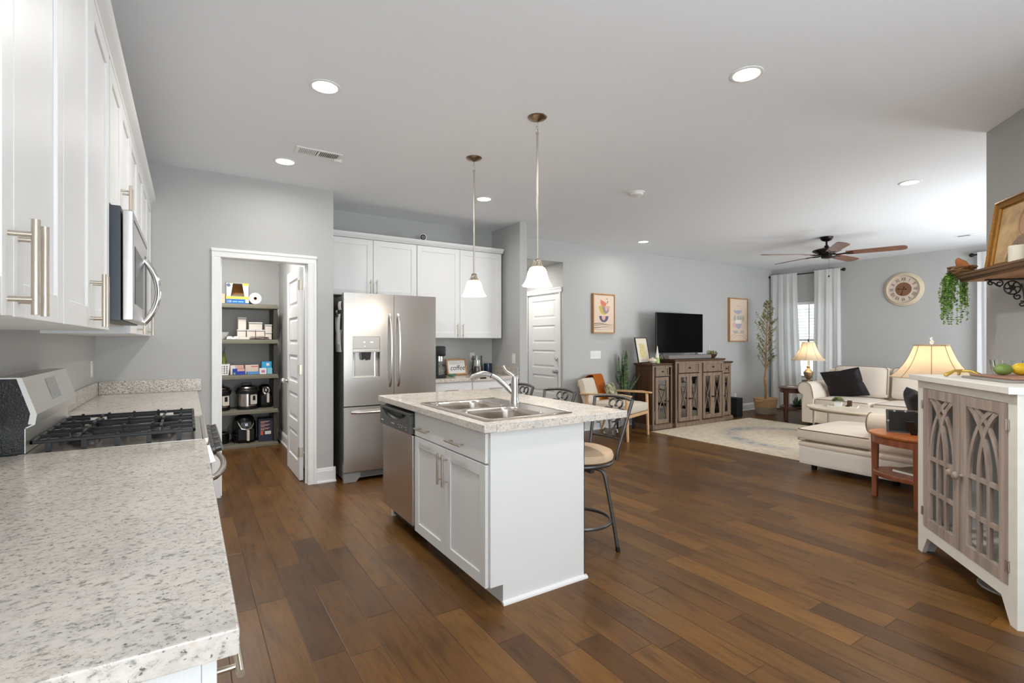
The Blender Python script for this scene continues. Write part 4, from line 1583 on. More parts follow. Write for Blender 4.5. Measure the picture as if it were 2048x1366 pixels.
for i in range(6):
    m.box(0.16, 0.76, 0.027, 0.031, 0.042 + i * 0.008, 0.045 + i * 0.008)
O('grille_slots', m, 'black', t)
for x in (0.03, FWd - 0.09):
    m = MB(); m.box(x, x + 0.06, 0.03, 0.10, 1.752, 1.775, 0.003); O('hinge_cover', m, side_m, t)
# papers held on the fridge side
def sheet(x, y0, y1, z0, z1, label, m_='paper', name='paper_sheet', cat='paper'):
    m = MB()
    m.grid(lambda u, v: (1.2105 - x - 0.006 * math.sin(PI * v) - 0.004 * u, y0 + (y1 - y0) * u, z0 + (z1 - z0) * v), 4, 8, 0.0008)
    o = O(name, m, m_)
    return tag(o, label, cat)
sheet(0.001, 4.835, 4.93, 1.62, 1.70, 'small white note at the top of the fridge side', name='note')
sheet(0.010, 4.84, 4.94, 1.29, 1.58, 'long white paper with print held to the fridge side below the small note')
sheet(0.001, 4.835, 5.02, 1.22, 1.43, 'wide lower paper hanging on the fridge side under the long one')
o = sheet(0.012, 4.945, 4.99, 1.40, 1.62, 'narrow white paper strip pinned on the fridge side, toward the back', name='paper_strip')
t2 = E('magnetic_clip', 'black clip holding papers on the fridge side', 'clip', (1.192, 4.92, 1.575))
m = MB(); m.box(-0.012, 0.004, -0.02, 0.02, -0.02, 0.02, 0.003); O('clip_jaw', m, 'black', t2)
m = MB(); m.cyl((-0.012, -0.012, 0.0), (-0.02, 0.012, 0.018), 0.004); O('clip_lever', m, 'black', t2)

# wall cabinets on the back wall
YB = 5.30
UBD = 5.609 - YB
cabinet('wall_cabinet', 'white two-door wall cabinet above the refrigerator', (1.156, YB, 0), 0, 0.984, UBD, 1.80, 2.40,
        [(0.004, 0.491, 1.803, 2.395, (0.46, 1.81, 1.97)), (0.495, 0.982, 1.803, 2.395, (0.526, 1.81, 1.97))], group='white wall cabinets on the back wall')
cabinet('wall_cabinet', 'tall white two-door wall cabinet right of the refrigerator, above the coffee counter', (2.142, YB, 0), 0, 1.108, UBD, 1.36, 2.40,
        [(0.004, 0.532, 1.363, 2.395, (0.50, 1.37, 1.53)), (0.536, 1.104, 1.363, 2.395, (0.568, 1.37, 1.53))], group='white wall cabinets on the back wall')
b = MB()
b.prism([(YB + 0.002, 2.402), (YB - 0.022, 2.402), (YB - 0.024, 2.412), (YB - 0.038, 2.425), (YB - 0.048, 2.440), (YB - 0.052, 2.455), (YB + 0.002, 2.455)], 'x', 1.156, 3.262)
b.prism([(3.252, 2.402), (3.258, 2.402), (3.272, 2.43), (3.280, 2.455), (3.252, 2.455)], 'y', YB - 0.03, 5.6)
tag(O('crown_moulding', b, 'cab'), 'white crown moulding along the tops of the back wall cabinets', 'crown moulding')

# base cabinets and counter
cabinet('base_cabinet', 'white drawer base cabinet under the coffee counter, beside the refrigerator', (2.145, 5.0, 0), 0, 0.535, 0.608, 0, 0.8735,
        [(0.003, 0.532, 0.11, 0.708, (0.06, 0.53, 0.69))], [(0.003, 0.532, 0.715, 0.86, [(0.19, 0.34, 0.785)])], 0.1, 'white base cabinets on the back wall')
cabinet('base_cabinet', 'white drawer base cabinet under the coffee counter, at its right end', (2.682, 5.0, 0), 0, 0.62, 0.608, 0, 0.8735,
        [(0.003, 0.617, 0.11, 0.708, (0.06, 0.53, 0.69))], [(0.003, 0.617, 0.715, 0.86, [(0.20, 0.375, 0.785)])], 0.1, 'white base cabinets on the back wall')
counter('countertop', 'speckled coffee counter on the back wall right of the refrigerator', 2.14, 3.304, 4.968, 5.608, [(2.14, 3.304, 5.588, 5.608), (3.284, 3.304, 4.975, 5.587)])
CT = 0.9145

# coffee maker
t = E('coffee_maker', 'black and steel coffee maker at the edge of the refrigerator', 'coffee maker', (2.36, 5.20, CT))
m = MB(); m.box(-0.10, 0.06, -0.10, 0.10, 0, 0.03, 0.008); O('base', m, 'black', t)
m = MB(); m.box(-0.10, -0.03, -0.09, 0.09, 0.03, 0.28, 0.008); O('tower', m, 'black', t)
m = MB(); m.box(-0.10, 0.06, -0.095, 0.095, 0.24, 0.355, 0.02); O('brew_head', m, 'black', t)
m = MB(); m.cyl((0.01, 0, 0.185), (0.01, 0, 0.262), 0.052, n=24); O('filter_sleeve', m, 'steel', t)
m = MB(); m.lathe([(0.0, 0.03), (0.05, 0.03), (0.06, 0.06), (0.058, 0.10), (0.04, 0.14), (0.042, 0.155)], (0.01, 0, 0), 24, cap=False); O('carafe', m, 'glass', t)
m = MB(); m.tube([(0.045, -0.03, 0.145), (0.075, -0.055, 0.13), (0.08, -0.06, 0.08), (0.06, -0.045, 0.055)], 0.007, 8); O('carafe_handle', m, 'black', t)
# coffee sign
t = E('framed_sign', 'small framed white sign reading coffee on the back counter', 'sign', (2.735, 5.47, CT), 0.12)
LN = Matrix.Rotation(-0.22, 4, 'X')
m = MB()
w_, h_ = 0.285, 0.195
for a in ((-w_ / 2, -w_ / 2 + 0.018, 0, h_), (w_ / 2 - 0.018, w_ / 2, 0, h_), (-w_ / 2 + 0.018, w_ / 2 - 0.018, 0, 0.018), (-w_ / 2 + 0.018, w_ / 2 - 0.018, h_ - 0.018, h_)):
    m.box(a[0], a[1], -0.02, 0.004, a[2], a[3], 0.002)
m.xf(LN); O('frame', m, 'oakf', t)
m = MB(); m.box(-w_ / 2 + 0.016, w_ / 2 - 0.016, -0.008, 0.0, 0.016, h_ - 0.016); m.xf(LN); O('sign_board', m, 'paper', t)
tx = text('lettering', 'coffee', 0.088, 'black', t, (0.01, 0, 0), (0, 0, 0), shear=0.25)
tx.matrix_local = LN @ Matrix.Translation((0.01, -0.0088, 0.085)) @ Matrix.Rotation(PI / 2, 4, 'X')
m = MB()
for z in (0.132, 0.142, 0.152):
    m.box(-0.10, 0.10 - (0.152 - z) * 3, -0.0088, -0.008, z, z + 0.0016)
m.xf(LN); O('small_script', m, 'pewter', t)
# green dish, vase with candle, jar, plug
t = tag(O('spoon_rest', MB().lathe([(0.0, 0.0), (0.02, 0.0), (0.045, 0.012), (0.055, 0.026), (0.052, 0.027), (0.04, 0.014), (0.0, 0.006)], n=28, sy=0.8), plain('sea_green_glaze', (84, 140, 120), 0.25)), 'small sea-green dish in front of the coffee sign', 'dish')
t.location = (2.565, 5.27, CT)
t = E('hurricane_vase', 'clear glass vase filled with coffee beans on the back counter', 'vase', (3.0, 5.45, CT))
m = MB(); m.lathe([(0.0, 0.0), (0.062, 0.0), (0.070, 0.02), (0.073, 0.05), (0.066, 0.10), (0.060, 0.14), (0.064, 0.23), (0.061, 0.23), (0.057, 0.14), (0.063, 0.10), (0.069, 0.05), (0.0, 0.008)], n=36, cap=False); O('glass_wall', m, 'pane', t)
m = MB(); m.lathe([(0.0, 0.009), (0.064, 0.012), (0.068, 0.05), (0.064, 0.085), (0.05, 0.098), (0.0, 0.102)], n=24, cap=False); o = O('coffee_beans', m, plain('roasted_beans', (78, 50, 32), 0.5, var=0.5, vs=120, bump=0.8, bs=110), t); o['kind'] = 'stuff'
t = E('pillar_candle', 'ivory pillar candle standing in the glass vase', 'candle', (3.0, 5.45, CT + 0.1025))
m = MB(); m.lathe([(0.0, 0.0), (0.038, 0.0), (0.038, 0.068), (0.034, 0.072), (0.0, 0.068)], n=24, cap=False); O('wax', m, 'candle', t)
m = MB(); m.cyl((0, 0, 0.066), (0.002, 0, 0.082), 0.0015, n=6); O('wick', m, 'black', t)
t = E('candle_jar', 'dark blue candle jar beside the glass vase', 'jar', (3.16, 5.46, CT))
m = MB(); m.lathe([(0.0, 0.0), (0.048, 0.0), (0.052, 0.006), (0.052, 0.125), (0.050, 0.13), (0.047, 0.125), (0.047, 0.09), (0.0, 0.09)], n=32, cap=False); O('jar_body', m, plain('navy_glass', (24, 44, 66), 0.15), t)
m = MB(); m.lathe([(0.0, 0.091), (0.046, 0.091), (0.046, 0.1), (0.0, 0.1)], n=24, cap=False); O('wax', m, 'candle', t)
t = E('power_cord', 'black plug with its cord in the outlet behind the glass vase', 'cord', (3.015, 5.60, 1.10))
m = MB(); m.box(-0.014, 0.014, -0.03, 0.0, -0.014, 0.014, 0.004); O('plug', m, 'black', t)
m = MB(); m.tube([(0, -0.03, 0), (-0.01, -0.04, -0.04), (-0.025, -0.03, -0.11), (-0.06, -0.02, -0.175), (-0.16, -0.02, -0.181), (-0.4, -0.03, -0.181)], 0.003, 6); O('cord', m, 'black', t)
# security camera on top of the cabinets
t = E('security_camera', 'small white security camera on top of the back wall cabinets', 'camera', (2.20, 5.36, 2.4005))
m = MB(); m.lathe([(0.0, 0.0), (0.03, 0.0), (0.03, 0.008), (0.01, 0.012), (0.008, 0.06), (0.0, 0.06)], n=20, cap=False); O('stand', m, 'white', t)
m = MB(); m.lathe([(0.0, 0.0), (0.036, 0.0), (0.042, 0.01), (0.042, 0.07), (0.038, 0.08), (0.0, 0.08)], n=28, cap=False)
RM = Matrix.Translation((0.03, -0.045, 0.098)) @ Matrix.Rotation(-0.35, 4, 'Z') @ Matrix.Rotation(-PI / 2, 4, 'X')
m.xf(Matrix.Translation((0.0, 0.0, 0.0)) @ RM); O('housing', m, 'white', t)
m = MB(); m.lathe([(0.0, -0.004), (0.020, -0.004), (0.030, -0.002), (0.033, 0.001), (0.0, 0.001)], n=24, cap=False); m.xf(RM); lf = O('lens_face', m, 'black', t)
m = MB(); m.lathe([(0.010, -0.006), (0.016, -0.006), (0.016, -0.003), (0.010, -0.003)], n=20, cap=False); m.xf(RM); O('lens_ring', m, 'chrome', lf)
# ================================================================= PANTRY
t = E('shelving_unit', 'grey-brown plastic five-tier shelving unit in the pantry', 'shelves', (0.05, 7.05, 0))
SXL, SXR, SD = 0.0, 0.922, 0.43
TZ = [0.045, 0.465, 0.905, 1.345, 1.79]
for z in TZ:
    m = MB()
    m.box(SXL, SXR, 0, SD, z - 0.045, z - 0.012, 0.008)
    m.box(SXL - 0.006, SXR + 0.006, -0.008, SD, z - 0.052, z - 0.040, 0.003)
    m.box(SXL + 0.01, SXR - 0.01, 0.01, SD - 0.01, z - 0.012, z)
    for k in range(4):
        x = 0.06 + k * 0.21
        m.prism([(x, z - 0.038), (x + 0.13, z - 0.038), (x + 0.14, z - 0.024), (x + 0.01, z - 0.024)], 'y', -0.003, 0.001)
    O('shelf', m, 'shelfp', t)
for x in (SXL + 0.01, SXR - 0.055):
    for y in (0.01, SD - 0.055):
        m = MB()
        for a, c in zip(TZ, TZ[1:]):
            m.box(x, x + 0.045, y, y + 0.045, a, c - 0.052, 0.006)
        O('post', m, 'postp', t)
X0, Y0 = 0.05, 7.05


def at(x, y, k):
    return (X0 + x, Y0 + y, TZ[k] + 0.0005)


def carton(label, loc, w, d, h, mat_, rz=0.0, extra=None, name='carton', cat='box'):
    t = E(name, label, cat, loc, rz)
    m = MB(); m.box(-w / 2, w / 2, -d / 2, d / 2, 0, h, 0.002, 1); O('box', m, mat_, t)
    for nm, q, mm in (extra or []):
        m = MB(); m.box(q[0], q[1], -d / 2 - 0.001, -d / 2 + 0.0005, q[2], q[3]); O(nm, m, mm, t)
    return t


YEL = plain('yellow_print', (240, 196, 88), 0.6); BLU = plain('blue_print', (44, 108, 184), 0.6); CRD = plain('raw_cardboard', (176, 122, 70), 0.85)
WHT = plain('white_card', (232, 230, 224), 0.6); PNK = plain('pink_print', (216, 168, 150), 0.6); RED = plain('red_print', (206, 84, 70), 0.6)
DBL = plain('royal_blue_print', (40, 66, 164), 0.6); SKY = plain('sky_blue_print', (62, 164, 212), 0.6); LBL = plain('pale_blue_print', (132, 196, 216), 0.6)
NAV = plain('navy_print', (46, 50, 72), 0.6); ORG = plain('orange_print', (222, 96, 58), 0.6); GRN = plain('green_print', (120, 176, 112), 0.6)

# top tier: torn-open bag box, paper roll
t = E('trash_bag_box', 'torn-open yellow and blue trash bag box on the top pantry shelf', 'box', at(0.462, 0.12, 4), 0)
w, d, h = 0.25, 0.18, 0.255
m = MB()
m.box(-w / 2, w / 2, d / 2 - 0.004, d / 2, 0, h); m.box(-w / 2, -w / 2 + 0.004, -d / 2, d / 2, 0, h); m.box(w / 2 - 0.004, w / 2, -d / 2, d / 2, 0, h)
m.box(-w / 2, w / 2, -d / 2, d / 2, 0, 0.004); m.box(-w / 2, w / 2, -d / 2, d / 2, h - 0.004, h)
m.prism([(-w / 2, 0.09), (-0.075, 0.09), (-0.05, h), (-w / 2, h)], 'y', -d / 2, -d / 2 + 0.004)
m.prism([(w / 2, 0.09), (w / 2, h), (0.05, h), (0.075, 0.09)], 'y', -d / 2, -d / 2 + 0.004)
O('box_wall', m, WHT, t)
m = MB(); m.box(-w / 2 + 0.005, w / 2 - 0.005, d / 2 - 0.008, d / 2 - 0.0045, 0.005, h - 0.005); O('cardboard_inside', m, CRD, t)
m = MB(); m.box(-w / 2, w / 2, -d / 2 - 0.0006, -d / 2 + 0.003, 0.0, 0.055); O('blue_band', m, BLU, t)
m = MB(); m.box(-w / 2, w / 2, -d / 2 - 0.0006, -d / 2 + 0.003, 0.0555, 0.09); O('yellow_band', m, YEL, t)
m = MB(); m.box(0.056, w / 2, -d / 2 - 0.0012, -d / 2 - 0.0002, h - 0.03, h); m.box(-0.066, -0.058, -d / 2 - 0.0012, -d / 2 - 0.0002, h - 0.03, h); O('yellow_flash', m, YEL, t)
m = MB(); m.box(0.085, 0.125, -d / 2 - 0.0014, -d / 2 - 0.0006, 0.012, 0.052); O('white_label', m, 'paper', t)
m = MB(); m.pillow((0, -0.02, 0.095), 0.07, 0.05, 0.02, 0.5); O('bag_roll', m, plain('grey_plastic_film', (120, 122, 112), 0.4), t)
m = MB(); m.lathe([(0.0, 0.0), (0.022, 0.0), (0.022, 0.001), (0.0, 0.001)], n=20, cap=False); m.xf(Matrix.Translation((-0.098, -d / 2 - 0.0002, h - 0.03)) @ Matrix.Rotation(PI / 2, 4, 'X')); O('round_badge', m, plain('badge_blue', (92, 104, 142), 0.6), t)
text('count_lettering', '120', 0.034, 'paper', t, (-0.092, -d / 2 - 0.0010, 0.024), (PI / 2, 0, 0))
m = MB()
for x, l in ((-0.055, 0.05), (0.005, 0.06)):
    m.box(x, x + l, -d / 2 - 0.0014, -d / 2 - 0.0006, 0.018, 0.03)
O('small_print', m, LBL, t)
t = E('paper_towel_roll', 'paper towel roll lying on the top pantry shelf', 'paper towel', at(0.658, 0.15, 4))
m = MB()
pr = [(0.020, 0.0), (0.070, 0.0), (0.072, 0.003), (0.072, 0.237), (0.070, 0.24), (0.020, 0.24)]
m.lathe(pr, n=36, cap=False); m.xf(Matrix.Translation((0, -0.13, 0.072)) @ Matrix.Rotation(-PI / 2, 4, 'X')); O('paper', m, 'paper', t)
m = MB(); m.lathe([(0.016, 0.001), (0.0205, 0.001), (0.0205, 0.239), (0.016, 0.239)], n=24, cap=False); m.xf(Matrix.Translation((0, -0.13, 0.072)) @ Matrix.Rotation(-PI / 2, 4, 'X')); O('cardboard_tube', m, CRD, t)
carton('cream paper bag at the left end of the top pantry shelf', at(0.285, 0.15, 4), 0.09, 0.16, 0.12, plain('cream_bag', (206, 190, 166), 0.7), name='paper_bag', cat='bag')

# second tier: storage boxes, bowls, magazines
def foodbox(x, y, z, w, d, h, label, mat_='clearp'):
    t = E('food_container', label, 'food container', (X0 + x, Y0 + y, TZ[3] + 0.0005 + z), 0, 'clear food containers on the second pantry shelf')
    m = MB(); m.box(-w / 2, w / 2, -d / 2, d / 2, 0, h - 0.012, 0.006); O('tub', m, mat_, t)
    m = MB(); m.box(-w / 2 - 0.003, w / 2 + 0.003, -d / 2 - 0.003, d / 2 + 0.003, h - 0.0125, h, 0.003); O('lid', m, 'white', t)
    m = MB(); m.box(-w / 2 + 0.004, w / 2 - 0.004, -d / 2 - 0.0012, -d / 2 + 0.001, h - 0.022, h - 0.016); O('gasket', m, 'pewter', t)


foodbox(0.515, 0.21, 0.0, 0.098, 0.13, 0.125, 'clear food container at the bottom left of its stack on the second pantry shelf')
foodbox(0.522, 0.21, 0.126, 0.092, 0.12, 0.155, 'tall clear food container standing on top at the left of its stack')
foodbox(0.622, 0.21, 0.0, 0.098, 0.13, 0.125, 'clear food container second from left in the lower row')
foodbox(0.675, 0.21, 0.126, 0.155, 0.12, 0.095, 'wide clear food container lying on top of the lower row')
foodbox(0.728, 0.21, 0.0, 0.10, 0.13, 0.05, 'flat clear food container at the bottom, third from left')
foodbox(0.728, 0.21, 0.051, 0.10, 0.13, 0.074, 'clear food container stacked on the flat one, third from left')
foodbox(0.822, 0.19, 0.0, 0.075, 0.13, 0.095, 'pale food container at the lower right, next to the shelf post')
foodbox(0.822, 0.19, 0.096, 0.08, 0.12, 0.098, 'pale food container on top at the right, next to the shelf post')
t = tag(O('serving_bowl', MB().lathe([(0.0, 0.0), (0.05, 0.0), (0.085, 0.05), (0.098, 0.085), (0.102, 0.088), (0.096, 0.09), (0.08, 0.055), (0.045, 0.008), (0.0, 0.006)], n=32), 'white'), 'white bowl at the left of the second pantry shelf', 'bowl')
t.location = at(0.275, 0.13, 3)
mo = MB()
for x in (-0.035, 0.035):
    mo.lathe([(0.0, 0.032), (0.02, 0.031), (0.033, 0.024), (0.037, 0.0), (0.034, 0.0), (0.03, 0.02), (0.0, 0.027)], (x, 0, 0.008), 20, cap=False)
mo.box(-0.07, 0.07, -0.03, 0.03, 0.0, 0.012, 0.004)
t = tag(O('egg_tray', mo, 'white'), 'small white two-dome tray on the second pantry shelf beside the bowl', 'tray'); t.location = at(0.415, 0.07, 3)
t = carton('flat cream tray in front of the tall food container', at(0.535, 0.06, 3), 0.115, 0.10, 0.03, 'clearp', name='flat_tray', cat='tray')
t = E('magazine_pile', 'loose colourful leaflets lying in front of the food containers', 'leaflets', at(0.69, 0.07, 3))
for k, (mm, a) in enumerate(((ORG, 0.1), (WHT, -0.15), (NAV, 0.25), (PNK, 0.0))):
    m = MB(); m.grid(lambda u, v, k=k: (-0.10 + 0.2 * u + 0.01 * k, -0.06 + 0.12 * v, 0.004 + 0.009 * k + 0.02 * (1 - u) * (1 - 0.2 * k)), 6, 3, 0.001); m.xf(Matrix.Rotation(a * 0.3, 4, 'Z')); O('leaflet', m, mm, t)

# third tier: basket, bottle, cartons
t = E('plastic_basket', 'white perforated plastic basket at the left of the middle pantry shelf', 'basket', at(0.28, 0.12, 2))
m = MB()
z1 = 0.135
def side_(p0, p1):
    m.grid(lambda u, v: tuple(Vector(p0) + (Vector(p1) - Vector(p0)) * u * 1.0 + Vector((0, 0, z1 * v)) + Vector((p0[0] + (p1[0] - p0[0]) * u, p0[1] + (p1[1] - p0[1]) * u, 0)) * 0.18 * v), 8, 2, 0.003)
for a, c in (((-0.085, -0.06, 0), (0.085, -0.06, 0)), ((0.085, -0.06, 0), (0.085, 0.06, 0)), ((0.085, 0.06, 0), (-0.085, 0.06, 0)), ((-0.085, 0.06, 0), (-0.085, -0.06, 0))):
    side_(a, c)
m.box(-0.085, 0.085, -0.06, 0.06, 0.0, 0.004)
O('basket_wall', m, 'white', t)
m = MB()
for i in range(6):
    for j in range(4):
        x = -0.068 + i * 0.027; z = 0.025 + j * 0.027
        m.box(x - 0.006, x + 0.006, -0.0645 - 0.08 * z, -0.062 - 0.08 * z, z - 0.007, z + 0.007, 0.001, 1)
O('perforations', m, 'black', t)
t = E('oil_bottle', 'green glass oil bottle with a pourer standing in the basket', 'bottle', (X0 + 0.318, Y0 + 0.12, TZ[2] + 0.0047))
m = MB(); m.lathe([(0.0, 0.0), (0.033, 0.0), (0.035, 0.01), (0.035, 0.17), (0.028, 0.20), (0.014, 0.225), (0.013, 0.27), (0.0, 0.27)], n=24, cap=False); O('bottle_glass', m, plain('olive_green_glass', (92, 104, 44), 0.12), t)
m = MB(); m.cyl((0, 0, 0.27), (0, 0, 0.29), 0.012); m.cyl((0, 0, 0.29), (0.012, -0.01, 0.34), 0.004); O('pourer', m, 'pewter', t)
carton('long pink and white carton at the back of the middle pantry shelf', at(0.462, 0.16, 2), 0.150, 0.08, 0.115, PNK, 0, [('end_print', (-0.07, -0.02, 0.0, 0.115), WHT)])
carton('royal blue and pink wrap carton in front on the middle pantry shelf', at(0.478, 0.06, 2), 0.132, 0.06, 0.075, DBL, 0.05, [('green_flash', (-0.062, -0.042, 0.005, 0.03), GRN), ('pink_flash', (-0.02, 0.06, 0.045, 0.075), PNK)])
carton('white and peach carton behind the pale blue ones', at(0.63, 0.17, 2), 0.15, 0.08, 0.115, plain('peach_card', (226, 200, 180), 0.6), 0, [('top_stripe', (-0.01, 0.07, 0.09, 0.1), RED)])
carton('flat light blue carton at the front of the middle pantry shelf', at(0.635, 0.06, 2), 0.135, 0.07, 0.035, plain('mid_blue_print', (88, 146, 200), 0.6), 0.04)
carton('white carton with pink dots on the middle pantry shelf', at(0.748, 0.06, 2), 0.08, 0.06, 0.075, WHT, 0, [('pink_dot', (-0.02, 0.02, 0.02, 0.05), plain('magenta_print', (190, 110, 150), 0.6))])
carton('small aqua carton beside the bright blue box', at(0.823, 0.055, 2), 0.06, 0.06, 0.075, LBL)
carton('bright blue box against the shelf post on the middle pantry shelf', at(0.802, 0.20, 2), 0.115, 0.14, 0.155, SKY, 0, [('white_sticker', (-0.005, 0.03, 0.10, 0.135), WHT)])

# fourth tier: pressure cookers, air fryer
def cooker(x, label):
    t = E('pressure_cooker', label, 'pressure cooker', at(x, 0.15, 1), 0, 'pressure cookers in the pantry')
    t.scale = (0.88, 0.88, 0.95)
    m = MB(); m.lathe([(0.0, 0.012), (0.125, 0.012), (0.132, 0.02), (0.132, 0.215), (0.0, 0.215)], n=40, cap=False); O('steel_housing', m, 'tin', t)
    m = MB(); m.lathe([(0.0, 0.0), (0.132, 0.0), (0.138, 0.01), (0.136, 0.04), (0.131, 0.045)], n=40, cap=False); O('base_ring', m, 'black', t)
    m = MB(); m.lathe([(0.131, 0.205), (0.146, 0.21), (0.150, 0.24), (0.148, 0.255), (0.142, 0.262), (0.10, 0.30), (0.05, 0.315), (0.0, 0.317)], n=40, cap=False); O('lid', m, 'black', t)
    m = MB(); m.lathe([(0.13, 0.275), (0.138, 0.282), (0.125, 0.298), (0.11, 0.300)], n=40, cap=False); O('lid_trim', m, 'tin', t)
    for s in (-1, 1):
        m = MB(); m.box(s * 0.135, s * 0.158, -0.03, 0.03, 0.235, 0.262, 0.008); O('side_grip', m, 'black', t)
    m = MB(); m.cyl((0, 0.02, 0.315), (0, 0.02, 0.335), 0.02); m.box(-0.06, 0.06, -0.015, 0.015, 0.312, 0.34, 0.008); O('lid_handle', m, 'black', t)
    R = Matrix.Rotation(0.5, 4, 'Z')
    m = MB(); m.box(-0.058, 0.058, -0.148, -0.12, 0.06, 0.205, 0.012); m.xf(R); O('panel_surround', m, 'black', t)
    m = MB(); m.box(-0.048, 0.048, -0.151, -0.147, 0.07, 0.196, 0.008); m.xf(R); pn_ = O('control_panel', m, 'clearp', t)
    m = MB(); m.box(-0.014, 0.026, -0.153, -0.150, 0.12, 0.18); m.xf(R); O('display', m, 'black', pn_)


cooker(0.27, 'steel pressure cooker half hidden by the door frame on the fourth pantry shelf')
cooker(0.577, 'steel pressure cooker in the middle of the fourth pantry shelf')


def fryer(loc, rz, label, s=1.0, top=True):
    t = E('air_fryer', label, 'air fryer', loc, rz)
    t.scale = (1, 1, 1.26 if top else 1.0)
    m = MB(); m.lathe([(0.0, 0.0), (0.115 * s, 0.0), (0.125 * s, 0.02), (0.13 * s, 0.12 * s), (0.125 * s, 0.22 * s), (0.10 * s, 0.29 * s), (0.05 * s, 0.315 * s), (0.0, 0.318 * s)], n=36, cap=False, sy=1.1); O('housing', m, plain('glossy_black', (18, 18, 20), 0.2), t)
    if top:
        m = MB(); m.lathe([(0.030, 0.0), (0.046, 0.0), (0.044, 0.012), (0.034, 0.016), (0.028, 0.014)], n=28, cap=False)
        m.lathe([(0.0, 0.0), (0.018, 0.0), (0.016, 0.02), (0.0, 0.022)], n=20, cap=False)
        m.xf(Matrix.Translation((0, -0.115 * s, 0.235 * s)) @ Matrix.Rotation(PI / 2 - 0.35, 4, 'X')); O('dial', m, 'tin', t)
    else:
        m = MB(); m.tube([(-0.085, -0.10, 0.28), (-0.08, -0.15, 0.24), (-0.055, -0.165, 0.185), (0.0, -0.17, 0.172), (0.055, -0.165, 0.185), (0.08, -0.15, 0.24), (0.085, -0.10, 0.28)], 0.010, 8); O('steel_arch', m, 'tin', t)
        m = MB(); m.box(-0.06, 0.06, -0.155, -0.125, 0.19, 0.265, 0.008); O('display_panel', m, 'pewter', t)
        m = MB()
        for k in range(4):
            m.box(-0.012 + 0.016 * (k % 2), -0.004 + 0.016 * (k % 2), -0.1565, -0.155, 0.218 + 0.016 * (k // 2), 0.226 + 0.016 * (k // 2))
        O('panel_lights', m, glow('cool_led', (190, 210, 255), 2.0), t)
    z0, z1 = (0.07 * s, 0.20 * s) if top else (0.03, 0.165)
    m = MB(); m.box(-0.085 * s, 0.085 * s, -0.148 * s, -0.10 * s, 0.03 * s, 0.17 * s, 0.012); dw = O('drawer', m, 'black', t)
    m = MB(); m.box(0.0, 0.03, -0.185 * s, -0.145 * s, z0, z1, 0.008)
    O('drawer_handle', m, 'clearp', dw)


fryer(at(0.788, 0.235, 1), 0.1, 'black round air fryer with a dial at the right of the fourth pantry shelf', 0.74, True)
fryer(at(0.545, 0.20, 0), 0.1, 'large black air fryer with a steel arch on the bottom pantry shelf', 1.08, False)
t = carton('navy carton with small print on the bottom pantry shelf', at(0.780, 0.12, 0), 0.165, 0.15, 0.29, NAV)
m = MB()
for k in range(9):
    z = 0.255 - k * 0.012 - (k // 3) * 0.008
    m.box(-0.06, -0.06 + (0.11, 0.09, 0.045)[k % 3], -0.0762, -0.0748, z, z + 0.0055)
O('small_print', m, PNK, t)
m = MB(); m.box(-0.06, -0.03, -0.0762, -0.0748, 0.085, 0.135); O('orange_label', m, ORG, t)
m = MB(); m.box(-0.01, 0.06, -0.0762, -0.0748, 0.09, 0.13); O('cream_label', m, WHT, t)
t = E('stock_pot', 'dark pot with a pale rim at the left of the bottom pantry shelf', 'pot', at(0.26, 0.20, 0))
m = MB(); m.lathe([(0.0, 0.0), (0.11, 0.0), (0.12, 0.01), (0.125, 0.13), (0.121, 0.13), (0.115, 0.012), (0.0, 0.006)], n=32, cap=False); O('pot_body', m, 'black', t)
m = MB(); m.lathe([(0.118, 0.13), (0.13, 0.131), (0.13, 0.138), (0.118, 0.138)], n=32, cap=False); O('rim', m, 'tin', t)
t = tag(O('power_cord', MB().tube([(0.30, 0.03, 0.0), (0.285, 0.01, 0.08), (0.25, 0.0, 0.16), (0.22, 0.0, 0.20), (0.235, 0.0, 0.225), (0.27, 0.0, 0.215), (0.275, 0.0, 0.17), (0.25, 0.0, 0.14), (0.30, 0.005, 0.11), (0.33, 0.02, 0.10)], 0.004, 8), 'black'), 'looped black power cord beside the large air fryer', 'cord')
t.location = (X0 + 0.13, Y0 + 0.012, TZ[0] + 0.005)
# ================================================================= LIVING ROOM
rg = MB(); rg.box(-1.225, 1.225, -1.52, 1.52, 0.0, 0.009, 0.003)
rug = tag(O('area_rug', rg, 'rug'), 'large faded cream rug with a worn blue wreath pattern on the living room floor', 'rug')
rug.location = (6.893, 3.535, 0.0005)

# ---------------------------------------------------------------- framed pictures on the wall
PEACH = plain('peach_canvas', (226, 204, 182), 0.85, var=0.03); MUS = plain('mustard_paint', (206, 178, 84), 0.8); CORAL = plain('coral_paint', (212, 126, 104), 0.8)
PLUM = plain('slate_purple_paint', (98, 92, 122), 0.8); GREYP = plain('warm_grey_paint', (150, 142, 142), 0.8); INK = plain('ink_brush', (88, 80, 72), 0.8, var=0.4, vs=30); PINK = plain('faded_pink_paint', (222, 172, 160), 0.8)
LAV = plain('lavender_paint', (176, 172, 188), 0.8); PINK2 = plain('rose_paint', (226, 184, 178), 0.8); CREAMP = plain('cream_paint', (240, 232, 222), 0.8); LG = plain('pale_sage_paint', (178, 178, 170), 0.8)


def half_disc(m, cx, cz, rx, rz, y, a0=PI, a1=2 * PI, n=18):
    pts = [(cx + rx * math.cos(a0 + (a1 - a0) * i / n), cz + rz * math.sin(a0 + (a1 - a0) * i / n)) for i in range(n + 1)]
    vs = [m.v((x, y, z)) for x, z in pts]
    m.f(vs)


